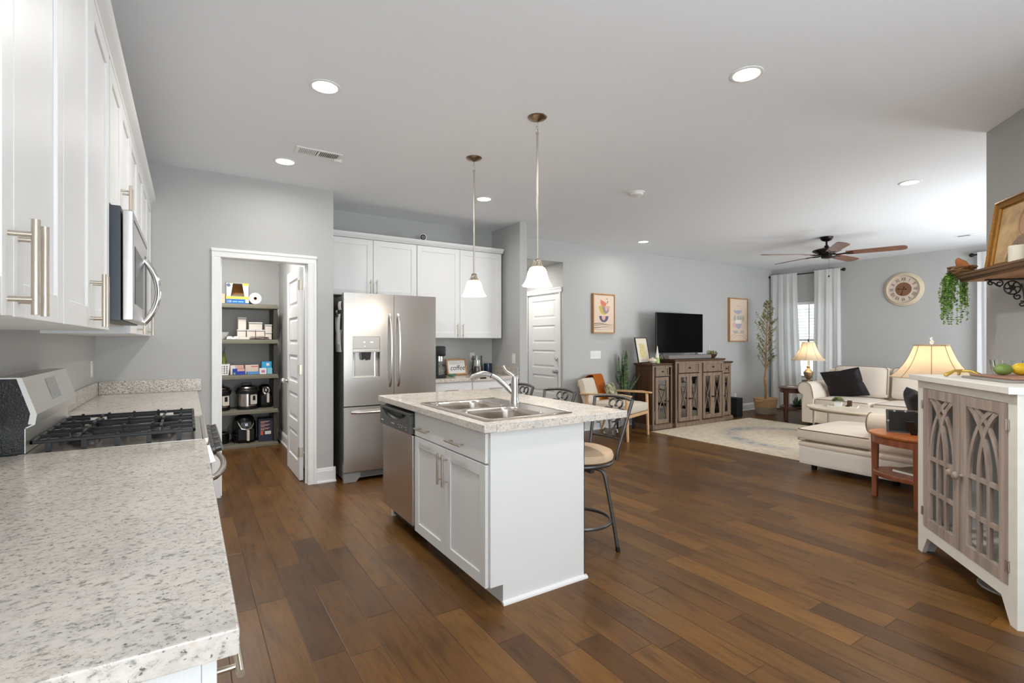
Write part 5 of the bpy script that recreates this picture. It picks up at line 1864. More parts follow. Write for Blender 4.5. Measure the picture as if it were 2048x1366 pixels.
def wall_art(label, x0, x1, z0, z1, dep=0.045):
    t = E('framed_picture', label, 'picture', ((x0 + x1) / 2, 5.659, (z0 + z1) / 2))
    w, h = (x1 - x0) / 2, (z1 - z0) / 2
    f = 0.016
    m = MB()
    m.box(-w, -w + f, -dep, 0, -h, h, 0.001, 1); m.box(w - f, w, -dep, 0, -h, h, 0.001, 1); m.box(-w + f, w - f, -dep, 0, -h, -h + f); m.box(-w + f, w - f, -dep, 0, h - f, h)
    O('frame', m, 'oakf', t)
    m = MB(); m.box(-w + f + 0.004, w - f - 0.004, -dep + 0.01, -0.004, -h + f + 0.004, h - f - 0.004); O('canvas', m, PEACH, t)
    return t, w, h, -dep + 0.0092


t, w, h, y = wall_art('framed peach picture of stacked bowl shapes in mustard, coral and slate, above the light switch', 5.06, 5.50, 1.44, 2.04)
m = MB(); half_disc(m, -0.01, 0.185, 0.065, 0.085, y, PI * 0.9, PI * 1.9); O('coral_bowl', m, CORAL, t)
m = MB(); half_disc(m, -0.0, 0.115, 0.105, 0.13, y - 0.0003); O('mustard_bowl', m, MUS, t)
m = MB(); half_disc(m, 0.035, 0.11, 0.075, 0.11, y - 0.0006); O('grey_bowl', m, GREYP, t)
m = MB(); half_disc(m, 0.045, 0.11, 0.03, 0.07, y - 0.0009); half_disc(m, 0.10, 0.105, 0.02, 0.05, y - 0.0009); O('pink_stripe', m, PINK, t)
m = MB(); half_disc(m, -0.005, -0.035, 0.095, 0.095, y - 0.0003); O('slate_bowl', m, PLUM, t)
m = MB(); half_disc(m, -0.01, -0.035, 0.04, 0.065, y - 0.0006); O('heart_stroke', m, PINK, t)
m = MB()
for z, q in ((-0.155, 0.012), (-0.175, 0.009), (-0.205, 0.010), (-0.235, 0.004)):
    m.grid(lambda u, v, z=z, q=q: (-0.198 + 0.396 * u, y - 0.0003, z + 0.008 * math.sin(6 * u + z * 40) + q * (1 - 0.8 * u) * (v - 0.5)), 16, 1)
O('ink_strokes', m, INK, t)
m = MB()
for x, z in ((0.06, 0.225), (0.075, 0.185), (0.065, 0.165)):
    half_disc(m, x, z, 0.009, 0.009, y, 0, 2 * PI)
O('small_dots', m, INK, t)

t, w, h, y = wall_art('tall framed pale pink picture of faded stacked bowls, left of the curtains', 8.405, 8.98, 1.315, 2.135)
m = MB(); half_disc(m, -0.01, 0.27, 0.06, 0.03, y); O('top_bowl', m, PINK2, t)
m = MB(); half_disc(m, -0.03, 0.18, 0.13, 0.07, y); O('lavender_bowl', m, LAV, t)
m = MB()
for x in (-0.12, -0.02, 0.06, 0.14):
    half_disc(m, x, 0.03, 0.035, 0.055, y, 0, 2 * PI)
O('sage_spots', m, LG, t)
m = MB(); m.box(-0.10, 0.08, y - 0.0002, y, -0.07, 0.0); O('white_block', m, CREAMP, t)
m = MB(); half_disc(m, -0.005, -0.072, 0.095, 0.095, y - 0.0003); O('middle_bowl', m, LAV, t)
m = MB(); half_disc(m, -0.14, -0.10, 0.05, 0.05, y - 0.0003, 0, 2 * PI); O('rose_spot', m, PINK2, t)
m = MB(); half_disc(m, -0.10, -0.20, 0.09, 0.055, y); half_disc(m, 0.11, -0.20, 0.07, 0.055, y); O('low_bowls', m, LG, t)
m = MB()
for r in (0.26, 0.30):
    m.tube([(0.02 + r * math.cos(a), y, -0.43 + 0.55 * r * math.sin(a) + (0.02 if r > 0.28 else 0)) for a in [0.35 + (PI - 0.7) * i / 16 for i in range(17)]], 0.002, 5)
O('hill_lines', m, GREYP, t)

# ---------------------------------------------------------------- media cabinet
t = E('media_cabinet', 'weathered dark wood media cabinet with glass doors under the television', 'media cabinet', (5.80, 5.12, 0))
CX0, CX1, WR = 0.44, 1.635, 1.92
m = MB()
def carc(x0, x1, y0, y1, zt, shelf):
    m.box(x0, x0 + 0.02, y0, y1, 0.06, zt); m.box(x1 - 0.02, x1, y0, y1, 0.06, zt)
    m.box(x0 + 0.02, x1 - 0.02, y1 - 0.01, y1, 0.06, zt); m.box(x0 + 0.02, x1 - 0.02, y0, y1 - 0.01, 0.06, 0.085)
    m.box(x0 + 0.02, x1 - 0.02, y0, y1 - 0.01, shelf, shelf + 0.018); m.box(x0 + 0.02, x1 - 0.02, y0 + 0.03, y1 - 0.01, 0.44, 0.458)
carc(0.0, CX0, 0.03, 0.36, 0.955, 0.79); carc(CX0, CX1, -0.03, 0.38, 1.01, 0.825); carc(CX1, WR, 0.03, 0.36, 0.955, 0.79)
O('carcass', m, 'walnut', t)
m = MB()
for x0, x1, y0, zt in ((0.0, CX0, 0.03, 0.955), (CX0, CX1, -0.03, 1.01), (CX1, WR, 0.03, 0.955)):
    m.box(x0, x0 + 0.035, y0 - 0.012, y0, 0.06, zt); m.box(x1 - 0.035, x1, y0 - 0.012, y0, 0.06, zt)
    m.box(x0 + 0.035, x1 - 0.035, y0 - 0.012, y0, zt - 0.025, zt)
xm = (CX0 + CX1) / 2
m.box(xm - 0.035, xm + 0.035, -0.042, -0.03, 0.06, 0.985)
O('face_frame', m, 'taupe', t)
m = MB()
for x0, x1, y0, z in ((-0.02, CX0, 0.0, 0.955), (CX1, WR + 0.04, 0.0, 0.955), (CX0 - 0.025, CX1 + 0.025, -0.06, 1.01)):
    m.box(x0, x1, y0 + 0.012, 0.37, z, z + 0.014, 0.004); m.box(x0 - 0.008, x1 + 0.008, y0, 0.38, z + 0.014, z + 0.034, 0.006)
O('top', m, 'walnut', t)
m = MB()
for x0, x1, y0 in ((-0.012, CX0, 0.005), (CX0 - 0.012, CX1 + 0.012, -0.055), (CX1, WR + 0.05, 0.005)):
    m.box(x0, x1, y0, 0.37, 0.0, 0.06, 0.006); m.box(x0 + 0.006, x1 - 0.006, y0 + 0.006, 0.365, 0.06, 0.072, 0.004)
O('plinth', m, 'taupe', t)


def knob(par, x, y, z):
    m = MB(); m.lathe([(0.0, 0.0), (0.006, 0.0), (0.006, 0.016), (0.014, 0.022), (0.013, 0.030), (0.0, 0.033)], n=14, cap=False)
    m.xf(Matrix.Translation((x, y, z)) @ Matrix.Rotation(PI / 2, 4, 'X')); O('knob', m, 'fanm', par)


def mdrawer(x0, x1, z0, z1, yf):
    m = MB()
    m.box(x0, x1, yf - 0.006, yf + 0.02, z0, z1)
    f = 0.022
    for a in ((x0, x1, z1 - f, z1), (x0, x1, z0, z0 + f), (x0, x0 + f, z0 + f, z1 - f), (x1 - f, x1, z0 + f, z1 - f)):
        m.box(a[0], a[1], yf - 0.022, yf - 0.006, a[2], a[3], 0.003)
    o = O('drawer', m, 'taupe', t)
    knob(o, (x0 + x1) / 2, yf - 0.006, (z0 + z1) / 2)


def mdoor(x0, x1, z0, z1, yf, kx):
    m = MB(); f = 0.05
    m.box(x0, x0 + f, yf - 0.02, yf, z0, z1, 0.002, 1); m.box(x1 - f, x1, yf - 0.02, yf, z0, z1, 0.002, 1)
    m.box(x0 + f, x1 - f, yf - 0.02, yf, z0, z0 + f * 1.2); m.box(x0 + f, x1 - f, yf - 0.02, yf, z1 - f, z1)
    o = O('door', m, 'taupe', t)
    m = MB(); m.box(x0 + f - 0.004, x1 - f + 0.004, yf - 0.008, yf - 0.005, z0 + f, z1 - f + 0.004); O('glass_panel', m, 'pane2', o)
    m = MB()
    a, b_, c, d = x0 + f, x1 - f, z0 + f * 1.2, z1 - f
    for sgn in (-1, 1):
        pts = [((a + b_) / 2 + sgn * (b_ - a) / 2 * math.cos(PI * i / 12), yf - 0.013, c + (d - c) * i / 12) for i in range(13)]
        m.tube(pts, 0.0055, 6)
    O('curved_muntins', m, 'taupe', o)
    knob(o, kx, yf - 0.02, (z0 + z1) / 2 - 0.02)


mdrawer(0.045, 0.33, 0.80, 0.935, 0.016); mdoor(0.042, 0.335, 0.09, 0.785, 0.017, 0.312)
yc = -0.043
mdrawer(0.488, 0.99, 0.84, 0.985, yc); mdrawer(1.077, 1.57, 0.84, 0.985, yc)
mdoor(0.485, 0.738, 0.095, 0.822, yc, 0.716); mdoor(0.742, 0.998, 0.095, 0.822, yc, 0.764)
mdoor(1.075, 1.308, 0.095, 0.822, yc, 1.286); mdoor(1.312, 1.555, 0.095, 0.822, yc, 1.334)
mdrawer(1.675, 1.86, 0.80, 0.935, 0.016); mdoor(1.672, 1.865, 0.09, 0.785, 0.017, 1.694)
TVX, TVY = 5.80, 5.12
SIDE_Z, CEN_Z = 0.9895, 1.0445
# things seen through its glass
def lump(name, label, cat, mb, mt, loc):
    o = tag(O(name, mb, mt), label, cat); o.location = loc; return o
lump('bottle', 'dark green bottle behind the third glass door of the media cabinet', 'bottle', MB().lathe([(0, 0), (0.035, 0), (0.036, 0.13), (0.014, 0.17), (0.012, 0.21), (0, 0.21)], n=20), plain('bottle_green', (26, 84, 60), 0.15), (TVX + 1.15, TVY + 0.15, 0.0855))
lump('storage_box', 'pale green box behind the first central glass door', 'box', MB().box(-0.08, 0.08, -0.09, 0.09, 0, 0.16, 0.004), plain('pale_green_box', (150, 176, 140), 0.6), (TVX + 0.60, TVY + 0.16, 0.0855))
lump('storage_box', 'salmon box behind the second central glass door', 'box', MB().box(-0.08, 0.08, -0.09, 0.09, 0, 0.12, 0.004), plain('salmon_box', (206, 130, 112), 0.6), (TVX + 0.86, TVY + 0.16, 0.0855))
lump('storage_box', 'white box behind the left glass door of the media cabinet', 'box', MB().box(-0.09, 0.09, -0.08, 0.08, 0, 0.17, 0.01), 'cream', (TVX + 0.20, TVY + 0.19, 0.0855))

# ---------------------------------------------------------------- television, soundbar and ornaments
t = E('television', 'flat black television standing on the media cabinet', 'television', (6.665, 5.34, CEN_Z))
m = MB(); m.box(-0.565, 0.565, -0.012, 0.018, 0.09, 0.732, 0.004); m.box(-0.40, 0.40, 0.018, 0.05, 0.12, 0.45, 0.01); O('bezel', m, 'black', t)
m = MB(); m.box(-0.558, 0.558, -0.0135, -0.0118, 0.10, 0.726); O('screen', m, 'screen', t)
for s in (-1, 1):
    m = MB(); m.tube([(s * 0.42, 0.0, 0.095), (s * 0.44, -0.05, 0.004)], 0.006, 8); m.tube([(s * 0.42, 0.005, 0.095), (s * 0.44, 0.07, 0.004)], 0.006, 8); O('stand_leg', m, 'black', t)
t = E('soundbar', 'long grey soundbar in front of the television', 'soundbar', (6.69, 5.19, CEN_Z))
m = MB(); m.box(-0.52, 0.52, -0.045, 0.045, 0.004, 0.066, 0.012); O('bar_body', m, fabric('grey_grille_cloth', (134, 128, 124), scale=500), t)
m = MB(); m.box(-0.5, 0.5, -0.03, 0.03, 0.066, 0.068); O('top_plate', m, 'black', t)
for s in (-1, 1):
    m = MB(); m.box(s * 0.46 - 0.03, s * 0.46 + 0.03, -0.04, 0.04, 0, 0.004); O('foot', m, 'black', t)

t = E('leaning_picture', 'black framed sketch with a wide mat, leaning on the left of the media cabinet', 'picture', (5.875, 5.37, SIDE_Z + 0.002), 0.1)
LN = Matrix.Rotation(-0.20, 4, 'X')
w, h = 0.145, 0.395
m = MB()
for a in ((-w, -w + 0.010, 0, h), (w - 0.010, w, 0, h), (-w + 0.010, w - 0.010, 0, 0.010), (-w + 0.010, w - 0.010, h - 0.010, h)):
    m.box(a[0], a[1], -0.010, 0.008, a[2], a[3])
m.xf(LN); O('frame', m, 'black', t)
m = MB(); m.box(-w + 0.009, w - 0.009, -0.004, 0.004, 0.009, h - 0.009); m.xf(LN); O('mat_board', m, plain('ivory_mat', (226, 214, 192), 0.8), t)
m = MB(); m.box(-0.065, 0.065, -0.0052, -0.0042, 0.09, 0.30); m.xf(LN); O('sketch', m, mat_leaf('yellow_sketch', (206, 186, 122), (222, 206, 158), 26), t)
t = E('taper_candle', 'white tapered candle with a green base left of the television', 'candle', (6.01, 5.235, SIDE_Z))
m = MB(); m.lathe([(0.0, 0.0), (0.036, 0.0), (0.037, 0.02), (0.028, 0.085), (0.0, 0.085)], n=20, cap=False); O('green_base', m, plain('pale_green_wax', (160, 190, 110), 0.4), t)
m = MB(); m.lathe([(0.028, 0.085), (0.020, 0.14), (0.010, 0.21), (0.003, 0.262), (0.0, 0.265)], n=20, cap=False); O('white_taper', m, 'candle', t)
t = E('glass_vase', 'squat pearly glass vase in front of the leaning sketch', 'vase', (5.905, 5.235, SIDE_Z))
m = MB(); m.lathe([(0.0, 0.0), (0.03, 0.0), (0.055, 0.015), (0.065, 0.04), (0.052, 0.066), (0.025, 0.078), (0.015, 0.086), (0.018, 0.092), (0.012, 0.09), (0.0, 0.088)], n=28, cap=False); O('vase_body', m, plain('pearl_glass', (224, 212, 190), 0.12, var=0.15, vs=30, coat=0.5), t)
t = E('foliage_sprig', 'small dried sprig lying at the left foot of the television', 'plant', (6.16, 5.30, CEN_Z))
m = MB()
for k in range(24):
    a = random.uniform(0, 2 * PI); r = random.uniform(0.0, 0.07)
    m.leaf((r * math.cos(a), r * 0.5 * math.sin(a), 0.004), (r * math.cos(a) + random.uniform(-.03, .03), r * 0.5 * math.sin(a) + random.uniform(-.02, .02), random.uniform(0.02, 0.05)), 0.007, 3)
O('foliage', m, 'olive', t)
t = E('succulent_planter', 'wooden bowl of small succulents right of the television', 'potted plant', (7.385, 5.27, CEN_Z))
m = MB(); m.lathe([(0.0, 0.0), (0.045, 0.0), (0.075, 0.035), (0.085, 0.065), (0.078, 0.067), (0.06, 0.045), (0.0, 0.04)], n=28, cap=False); O('bowl', m, 'walnut', t)
m = MB()
for k in range(90):
    a = random.uniform(0, 2 * PI); r = random.uniform(0.0, 0.085) ; z = 0.055 + random.uniform(0, 0.02)
    p = Vector((r * math.cos(a), r * math.sin(a), z)); q = p + Vector((random.uniform(-.045, .045), random.uniform(-.045, .045), random.uniform(0.01, 0.07)))
    m.leaf(p, q, 0.009, 3)
O('foliage', m, mat_leaf('dusty_succulent', (98, 116, 70), (176, 170, 110), 20), t)
t = E('taper_candle', 'slim white candle on a dark holder at the right end of the cabinet top', 'candle', (7.47, 5.38, CEN_Z))
m = MB(); m.lathe([(0.0, 0.0), (0.035, 0.0), (0.035, 0.006), (0.012, 0.012), (0.012, 0.05), (0.0, 0.05)], n=18, cap=False); O('holder', m, 'black', t)
m = MB(); m.lathe([(0.009, 0.05), (0.008, 0.16), (0.003, 0.255), (0.0, 0.258)], n=14, cap=False); O('wax', m, 'candle', t)
t = E('subwoofer', 'black upright speaker on the floor right of the media cabinet', 'speaker', (8.045, 5.34, 0))
m = MB(); m.box(-0.08, 0.08, -0.16, 0.16, 0.012, 0.34, 0.006); O('cabinet', m, plain('matt_black', (34, 33, 33), 0.6), t)
m = MB(); m.box(-0.072, 0.072, -0.165, -0.158, 0.02, 0.332, 0.004); O('grille', m, fabric('black_grille', (28, 27, 27)), t)
m = MB()
for x in (-0.06, 0.06):
    for y in (-0.14, 0.14):
        m.cyl((x, y, 0), (x, y, 0.014), 0.012, n=10)
O('rubber_feet', m, 'black', t)

# ---------------------------------------------------------------- armchair with throw and cushion
t = E('armchair', 'oak-framed armchair with cream ribbed cushions beside the wall', 'armchair', (5.055, 5.145, 0), math.radians(19.6))
AW, AD = 0.335, 0.335
for sx in (-1, 1):
    x = sx * AW
    m = MB()
    m.tube([(x, -AD, 0.0), (x, -AD + 0.012, 0.30), (x, -AD + 0.02, 0.585)], [0.016, 0.022, 0.020], 10); O('front_leg', m, 'oak', t)
    m = MB(); m.tube([(x, AD + 0.06, 0.0), (x, AD - 0.03, 0.28), (x, AD - 0.07, 0.585)], [0.015, 0.022, 0.018], 10); O('rear_leg', m, 'oak', t)
    m = MB()
    m.prism([(-AD - 0.05, 0.587), (-AD - 0.05, 0.605), (-AD + 0.1, 0.618), (AD + 0.04, 0.600), (AD + 0.04, 0.582), (-AD + 0.1, 0.590)], 'x', x - 0.03, x + 0.03, 0.004); O('armrest', m, 'oak', t)
    m = MB(); m.box(x - 0.012, x + 0.012, -AD + 0.01, AD - 0.02, 0.30, 0.345, 0.004); O('side_rail', m, 'oak', t)
m = MB(); m.box(-AW + 0.01, AW - 0.01, -AD + 0.0, -AD + 0.025, 0.30, 0.345, 0.004); m.box(-AW + 0.01, AW - 0.01, AD - 0.05, AD - 0.025, 0.28, 0.325, 0.004); O('cross_rail', m, 'oak', t)
m = MB(); m.softbox(-AW + 0.03, AW - 0.03, -AD - 0.02, AD - 0.03, 0.345, 0.475, 0.035, 0.015); O('seat_cushion', m, 'cream_rib', t)
BKM = Matrix.Translation((0, AD - 0.075, 0.42)) @ Matrix.Rotation(-0.30, 4, 'X')
m = MB(); m.softbox(-AW + 0.03, AW - 0.03, -0.02, 0.09, -0.02, 0.40, 0.035); m.xf(BKM); O('back_cushion', m, 'cream_rib', t)
m = MB()
for x in (-0.24, 0.0, 0.24):
    m.box(x - 0.012, x + 0.012, 0.0925, 0.112, -0.12, 0.36, 0.003)
m.box(-0.28, 0.28, 0.0925, 0.11, 0.30, 0.34, 0.003)
m.xf(BKM); O('back_slats', m, 'oak', t)
ac_loc, ac_rz = (5.055, 5.145, 0), math.radians(19.6)
th = MB()
def throw(u, v):
    # path over the back: front face, over the top, down behind
    s = v * 0.86
    x = -0.02 + 0.28 * u + 0.02 * math.sin(5 * v) + 0.05 * v * 0
    if s < 0.40: y, z = -0.028 - 0.004 * math.sin(u * 22), 0.035 + s
    elif s < 0.52:
        a = (s - 0.40) / 0.12 * PI; y, z = 0.036 - 0.064 * math.cos(a), 0.435 - 0.02 + 0.03 * math.sin(a) 
    else: y, z = 0.119 + 0.004 * math.sin(u * 22), 0.415 - (s - 0.52)
    return (x + 0.05 * (0.4 - min(s, 0.4)), y, z)
th.grid(throw, 22, 40, 0.007); th.xf(BKM)
o = tag(O('throw_blanket', th, 'orange', angle=60), 'burnt orange knitted throw draped over the armchair back', 'blanket'); o.location = ac_loc; o.rotation_euler = (0, 0, ac_rz)
pl = MB(); pl.pillow((0, 0, 0), 0.115, 0.115, 0.05, 0.4)
pl.xf(Matrix.Translation((0.17, AD - 0.175, 0.60)) @ Matrix.Rotation(PI / 2 - 0.35, 4, 'X') @ Matrix.Rotation(0.15, 4, 'Z'))
o = tag(O('throw_pillow', pl, 'leafprint'), 'leaf-print cushion leaning in the armchair', 'cushion'); o.location = ac_loc; o.rotation_euler = (0, 0, ac_rz)

# ---------------------------------------------------------------- snake plant on a stand
t = E('snake_plant', 'tall snake plant in a dark pot on legs between the armchair and the media cabinet', 'potted plant', (5.575, 5.475, 0))
m = MB(); m.lathe([(0.0, 0.30), (0.085, 0.30), (0.10, 0.32), (0.112, 0.565), (0.106, 0.565), (0.095, 0.53), (0.0, 0.53)], n=32, cap=False); O('pot', m, 'black', t)
m = MB(); m.lathe([(0.0, 0.535), (0.096, 0.535), (0.0, 0.54)], n=24, cap=False); O('soil', m, 'soil', t)
m = MB(); m.lathe([(0.116, 0.555), (0.122, 0.558), (0.122, 0.57), (0.114, 0.57)], n=32, cap=False); O('pot_rim', m, 'walnut', t)
for k in range(4):
    a = PI / 4 + k * PI / 2
    m = MB(); m.box(-0.011, 0.011, -0.011, 0.011, 0.0, 0.45); m.xf(Matrix.Translation((0.115 * math.cos(a), 0.115 * math.sin(a), 0))); O('stand_leg', m, 'black', t)
rnd = random.Random(5)
for k in range(15):
    a = rnd.uniform(0, 2 * PI); r0 = rnd.uniform(0.02, 0.075)
    hgt = rnd.uniform(0.40, 0.68) if k < 11 else 0.3
    lean = rnd.uniform(0.0, 0.055) if k < 11 else 0.2
    b0 = Vector((r0 * math.cos(a), r0 * math.sin(a), 0.535)); tp = b0 + Vector((lean * math.cos(a), lean * math.sin(a) * (0.5 if math.sin(a) > 0 else 1), hgt))
    m = MB(); m.leaf(b0, tp, 0.029 if k < 11 else 0.016, 7, (0.015 * rnd.uniform(-1, 1), 0, 0), side=(math.cos(-0.2 + rnd.uniform(-.7, .7)), math.sin(-0.2 + rnd.uniform(-.7, .7)), 0)); O('leaf', m, 'snake', t)

# ---------------------------------------------------------------- olive tree
t = E('olive_tree', 'tall slender olive tree in a two-tone woven basket in the corner', 'potted tree', (8.86, 5.20, 0))
m = MB()
pf = [(0.0, 0.004), (0.150, 0.0), (0.162, 0.02), (0.185, 0.14), (0.205, 0.27), (0.212, 0.285), (0.203, 0.29), (0.195, 0.27), (0.18, 0.22), (0.0, 0.22)]
m.lathe(pf, n=44, cap=False)
O('basket', m, 'basket', t)
for s in (-1, 1):
    m = MB(); m.tube([(s * 0.20, -0.06, 0.255), (s * 0.232, -0.045, 0.245), (s * 0.238, 0.0, 0.24), (s * 0.232, 0.045, 0.245), (s * 0.20, 0.06, 0.255)], 0.012, 8); O('basket_handle', m, 'basket', t)
m = MB(); m.lathe([(0.0, 0.222), (0.185, 0.222), (0.12, 0.24), (0.0, 0.25)], n=30, cap=False); o = O('moss_filling', m, 'soil', t)
trunk = [(0.0, 0.0, 0.23), (0.012, 0.0, 0.42), (-0.012, 0.01, 0.60), (0.02, 0.0, 0.85), (0.02, 0.0, 1.15), (0.05, 0.01, 1.45), (0.07, 0.0, 1.75), (0.09, 0.0, 2.06)]
m = MB(); m.tube(trunk, [0.020, 0.017, 0.016, 0.014, 0.012, 0.009, 0.006, 0.003], 10)
for k in range(3):
    m.tube([(0.015 * math.cos(k * 2.1), 0.015 * math.sin(k * 2.1), 0.22), (0.02 * math.cos(k * 2.1 + 1.2), 0.02 * math.sin(k * 2.1 + 1.2), 0.40), (0.012 * math.cos(k * 2.1 + 2.4), 0.012 * math.sin(k * 2.1 + 2.4), 0.62)], 0.008, 6)
O('trunk', m, 'bark', t)
rnd = random.Random(11)
tw = MB(); lf = MB()
def tpoint(z):
    for a, b_ in zip(trunk, trunk[1:]):
        if a[2] <= z <= b_[2]:
            u = (z - a[2]) / (b_[2] - a[2]); return Vector(a) + (Vector(b_) - Vector(a)) * u
    return Vector(trunk[-1])
RT, UPV = Vector((0.84, -0.54, 0)), Vector((0, 0, 1))
for k in range(40):
    z = 0.78 + 1.24 * (k / 39)
    p = tpoint(min(z, 2.04))
    sgn = -1 if k % 2 else 1
    a = rnd.uniform(-0.7, 0.7)
    span = (0.30 if z < 1.5 else 0.30 - 0.24 * (z - 1.5) / 0.55) * rnd.uniform(0.55, 1.1)
    if sgn > 0: span *= 0.72
    dirv = (RT * sgn * math.cos(a) + Vector((0.54, 0.84, 0)) * math.sin(a) * 0.5)
    if dirv.y > 0.25: dirv.y = 0.25
    q = p + dirv * span + UPV * span * rnd.uniform(0.8, 1.6) * (1.0 if z < 1.6 else 0.55)
    if q.z > 2.08: q.z = 2.08
    mid = (p + q) / 2 + UPV * 0.02
    tw.tube([p, mid, q], [0.004, 0.003, 0.0015], 5)
    nl = 12
    for i in range(nl):
        u = 0.18 + 0.82 * i / (nl - 1)
        c = p + (q - p) * u
        for s2 in (-1, 1):
            d = Vector((rnd.uniform(-1, 1), rnd.uniform(-1, 0.6), rnd.uniform(-0.3, 1.0))).normalized()
            L = rnd.uniform(0.04, 0.072)
            lf.leaf(c, c + d * L, 0.0085, 3)
O('twigs', tw, 'bark', t)
o = O('foliage', lf, 'olive', t); o['kind'] = 'stuff'

# ---------------------------------------------------------------- curtains, rods, blinds
def curtain(label, y0, y1, x, z0, z1, flare0=0.0, flare1=0.0, nf=7, seed=1, amp=0.015):
    r = random.Random(seed)
    ph = [r.uniform(0, 6.28) for _ in range(4)]
    m = MB()
    def fn(u, v):
        k = v      # v: 0 bottom, 1 top
        a0 = y0 - flare0 * (1 - k) ** 1.5; a1 = y1 + flare1 * (1 - k) ** 1.5
        yy = a0 + (a1 - a0) * u
        A = amp * (0.12 + 0.88 * min(1.0, (1 - k) * 2.0) ** 0.7)
        xx = x + A * math.sin(2 * PI * nf * u + ph[0] + 0.8 * math.sin(3 * (1 - k) + ph[1])) + 0.35 * A * math.sin(2 * PI * nf * 2.3 * u + ph[2])
        return (xx, yy, z0 + (z1 - z0) * v)
    m.grid(fn, 90, 24, 0.0015)
    return tag(O('curtain', m, 'curtain', angle=80), label, 'curtain')


def rod(label, y0, y1, x, z):
    t = E('curtain_rod', label, 'curtain rod', (x, (y0 + y1) / 2, z))
    L = (y1 - y0) / 2
    m = MB(); m.cyl((0, -L, 0), (0, L, 0), 0.010, n=14); O('pole', m, 'fanm', t)
    for s in (-1, 1):
        m = MB(); m.lathe([(0.0, 0.0), (0.012, 0.0), (0.010, 0.012), (0.02, 0.02), (0.030, 0.04), (0.028, 0.058), (0.012, 0.074), (0.0, 0.08)], n=20, cap=False)
        m.xf(Matrix.Translation((0, s * L, 0)) @ Matrix.Rotation(-s * PI / 2, 4, 'X')); O('finial', m, 'fanm', t)
        m = MB(); m.cyl((0, s * (L - 0.05), 0), (9.857 - x - 0.0005, s * (L - 0.05), 0), 0.006, n=8); O('bracket', m, 'fanm', t)


rod('dark curtain rod with ball finials over the window beside the olive tree', 4.345, 5.63, 9.775, 2.602)
rod('dark curtain rod at the far right, its finial beside the slanted wall', 0.85, 2.525, 9.775, 2.602)
curtain('long white curtain panel behind the olive tree, left of the blinds', 5.105, 5.615, 9.752, 0.012, 2.632, 0.12, 0.0, 4, 3)
curtain('long white curtain panel between the blinds and the clock', 4.345, 4.79, 9.752, 0.012, 2.632, 0.02, 0.05, 3, 8)
curtain('narrow visible strip of white curtain at the far right behind the hanging plant', 1.95, 2.50, 9.752, 0.012, 2.632, 0.0, 0.0, 4, 5)

def blinds(w, label):
    t = E('window_blind', label, 'blinds', (9.862, (w[0] + w[1]) / 2, w[2]))
    L = (w[1] - w[0]) / 2 - 0.005
    H_ = w[3] - w[2]
    m = MB(); m.box(-0.03, 0.02, -L, L, H_ - 0.055, H_ - 0.002, 0.004); O('headrail', m, 'white', t)
    m = MB()
    n = int((H_ - 0.10) / 0.058)
    for i in range(n):
        q = m.n()
        m.box(-0.028, 0.028, -L, L, -0.0012, 0.0012)
        m.xf(Matrix.Translation((0, 0, 0.035 + i * 0.058)) @ Matrix.Rotation(0.16, 4, 'Y'), q)
    O('slats', m, 'white', t)
    m = MB(); m.box(-0.026, 0.026, -L, L, 0.002, 0.02, 0.003); O('bottom_rail', m, 'white', t)
    m = MB()
    for y in (-0.3, 0.0, 0.3):
        m.box(-0.0305, -0.0295, y - 0.012, y + 0.012, 0.01, H_ - 0.05)
    O('ladder_tapes', m, 'white', t)


blinds(W1, 'white horizontal blinds in the window between the curtains')

# ---------------------------------------------------------------- clock
t = E('wall_clock', 'round cream wall clock with roman numerals between the curtain and the hanging plant', 'clock', (9.8565, 3.435, 2.175), -PI / 2)
CK = plain('clock_cream', (214, 198, 172), 0.6, var=0.05); CKD = plain('clock_dial', (216, 198, 182), 0.6, var=0.03)
RX = Matrix.Rotation(PI / 2, 4, 'X')
m = MB(); m.lathe([(0.0, 0.0), (0.272, 0.0), (0.278, 0.012), (0.268, 0.028), (0.250, 0.034), (0.238, 0.05), (0.226, 0.052), (0.218, 0.040), (0.214, 0.022), (0.0, 0.022)], n=64, cap=False); m.xf(RX); O('case', m, CK, t)
m = MB(); m.lathe([(0.0, 0.023), (0.213, 0.023), (0.213, 0.025), (0.0, 0.025)], n=64, cap=False); m.xf(RX); O('dial', m, CKD, t)
m = MB(); m.lathe([(0.0, 0.026), (0.112, 0.026), (0.112, 0.028), (0.0, 0.0285)], n=48, cap=False); m.xf(RX); O('copper_centre', m, plain('copper_disc', (150, 108, 82), 0.35, 0.5), t)
rom = ['XII', 'I', 'II', 'III', 'IIII', 'V', 'VI', 'VII', 'VIII', 'IX', 'X', 'XI']
for i, s in enumerate(rom):
    a = PI / 2 - i * PI / 6
    o = text('numeral', s, 0.066, 'walnut', t, (0.162 * math.cos(a), -0.0262, 0.162 * math.sin(a)), (PI / 2, 0, 0))
    o.matrix_local = Matrix.Translation((0.162 * math.cos(a), -0.0262, 0.162 * math.sin(a))) @ Matrix.Rotation(-(a - PI / 2), 4, 'Y') @ Matrix.Rotation(PI / 2, 4, 'X') @ Matrix.Diagonal((0.85, 1.25, 1, 1))
m = MB()
for r, ang in ((0.10, math.radians(170)), ):
    pass
def hand(L, ang, w):
    m = MB(); m.prism([(-0.045, 0.0), (-0.04, w * 1.6), (-0.02, w * 0.5), (L * 0.7, w * 0.6), (L * 0.82, w * 1.9), (L, 0.0), (L * 0.82, -w * 1.9), (L * 0.7, -w * 0.6), (-0.02, -w * 0.5), (-0.04, -w * 1.6)], 'y', -0.034, -0.031)
    m.xf(Matrix.Rotation(-ang, 4, 'Y')); return m
O('hour_hand', hand(0.085, math.radians(172), 0.006), 'black', t)
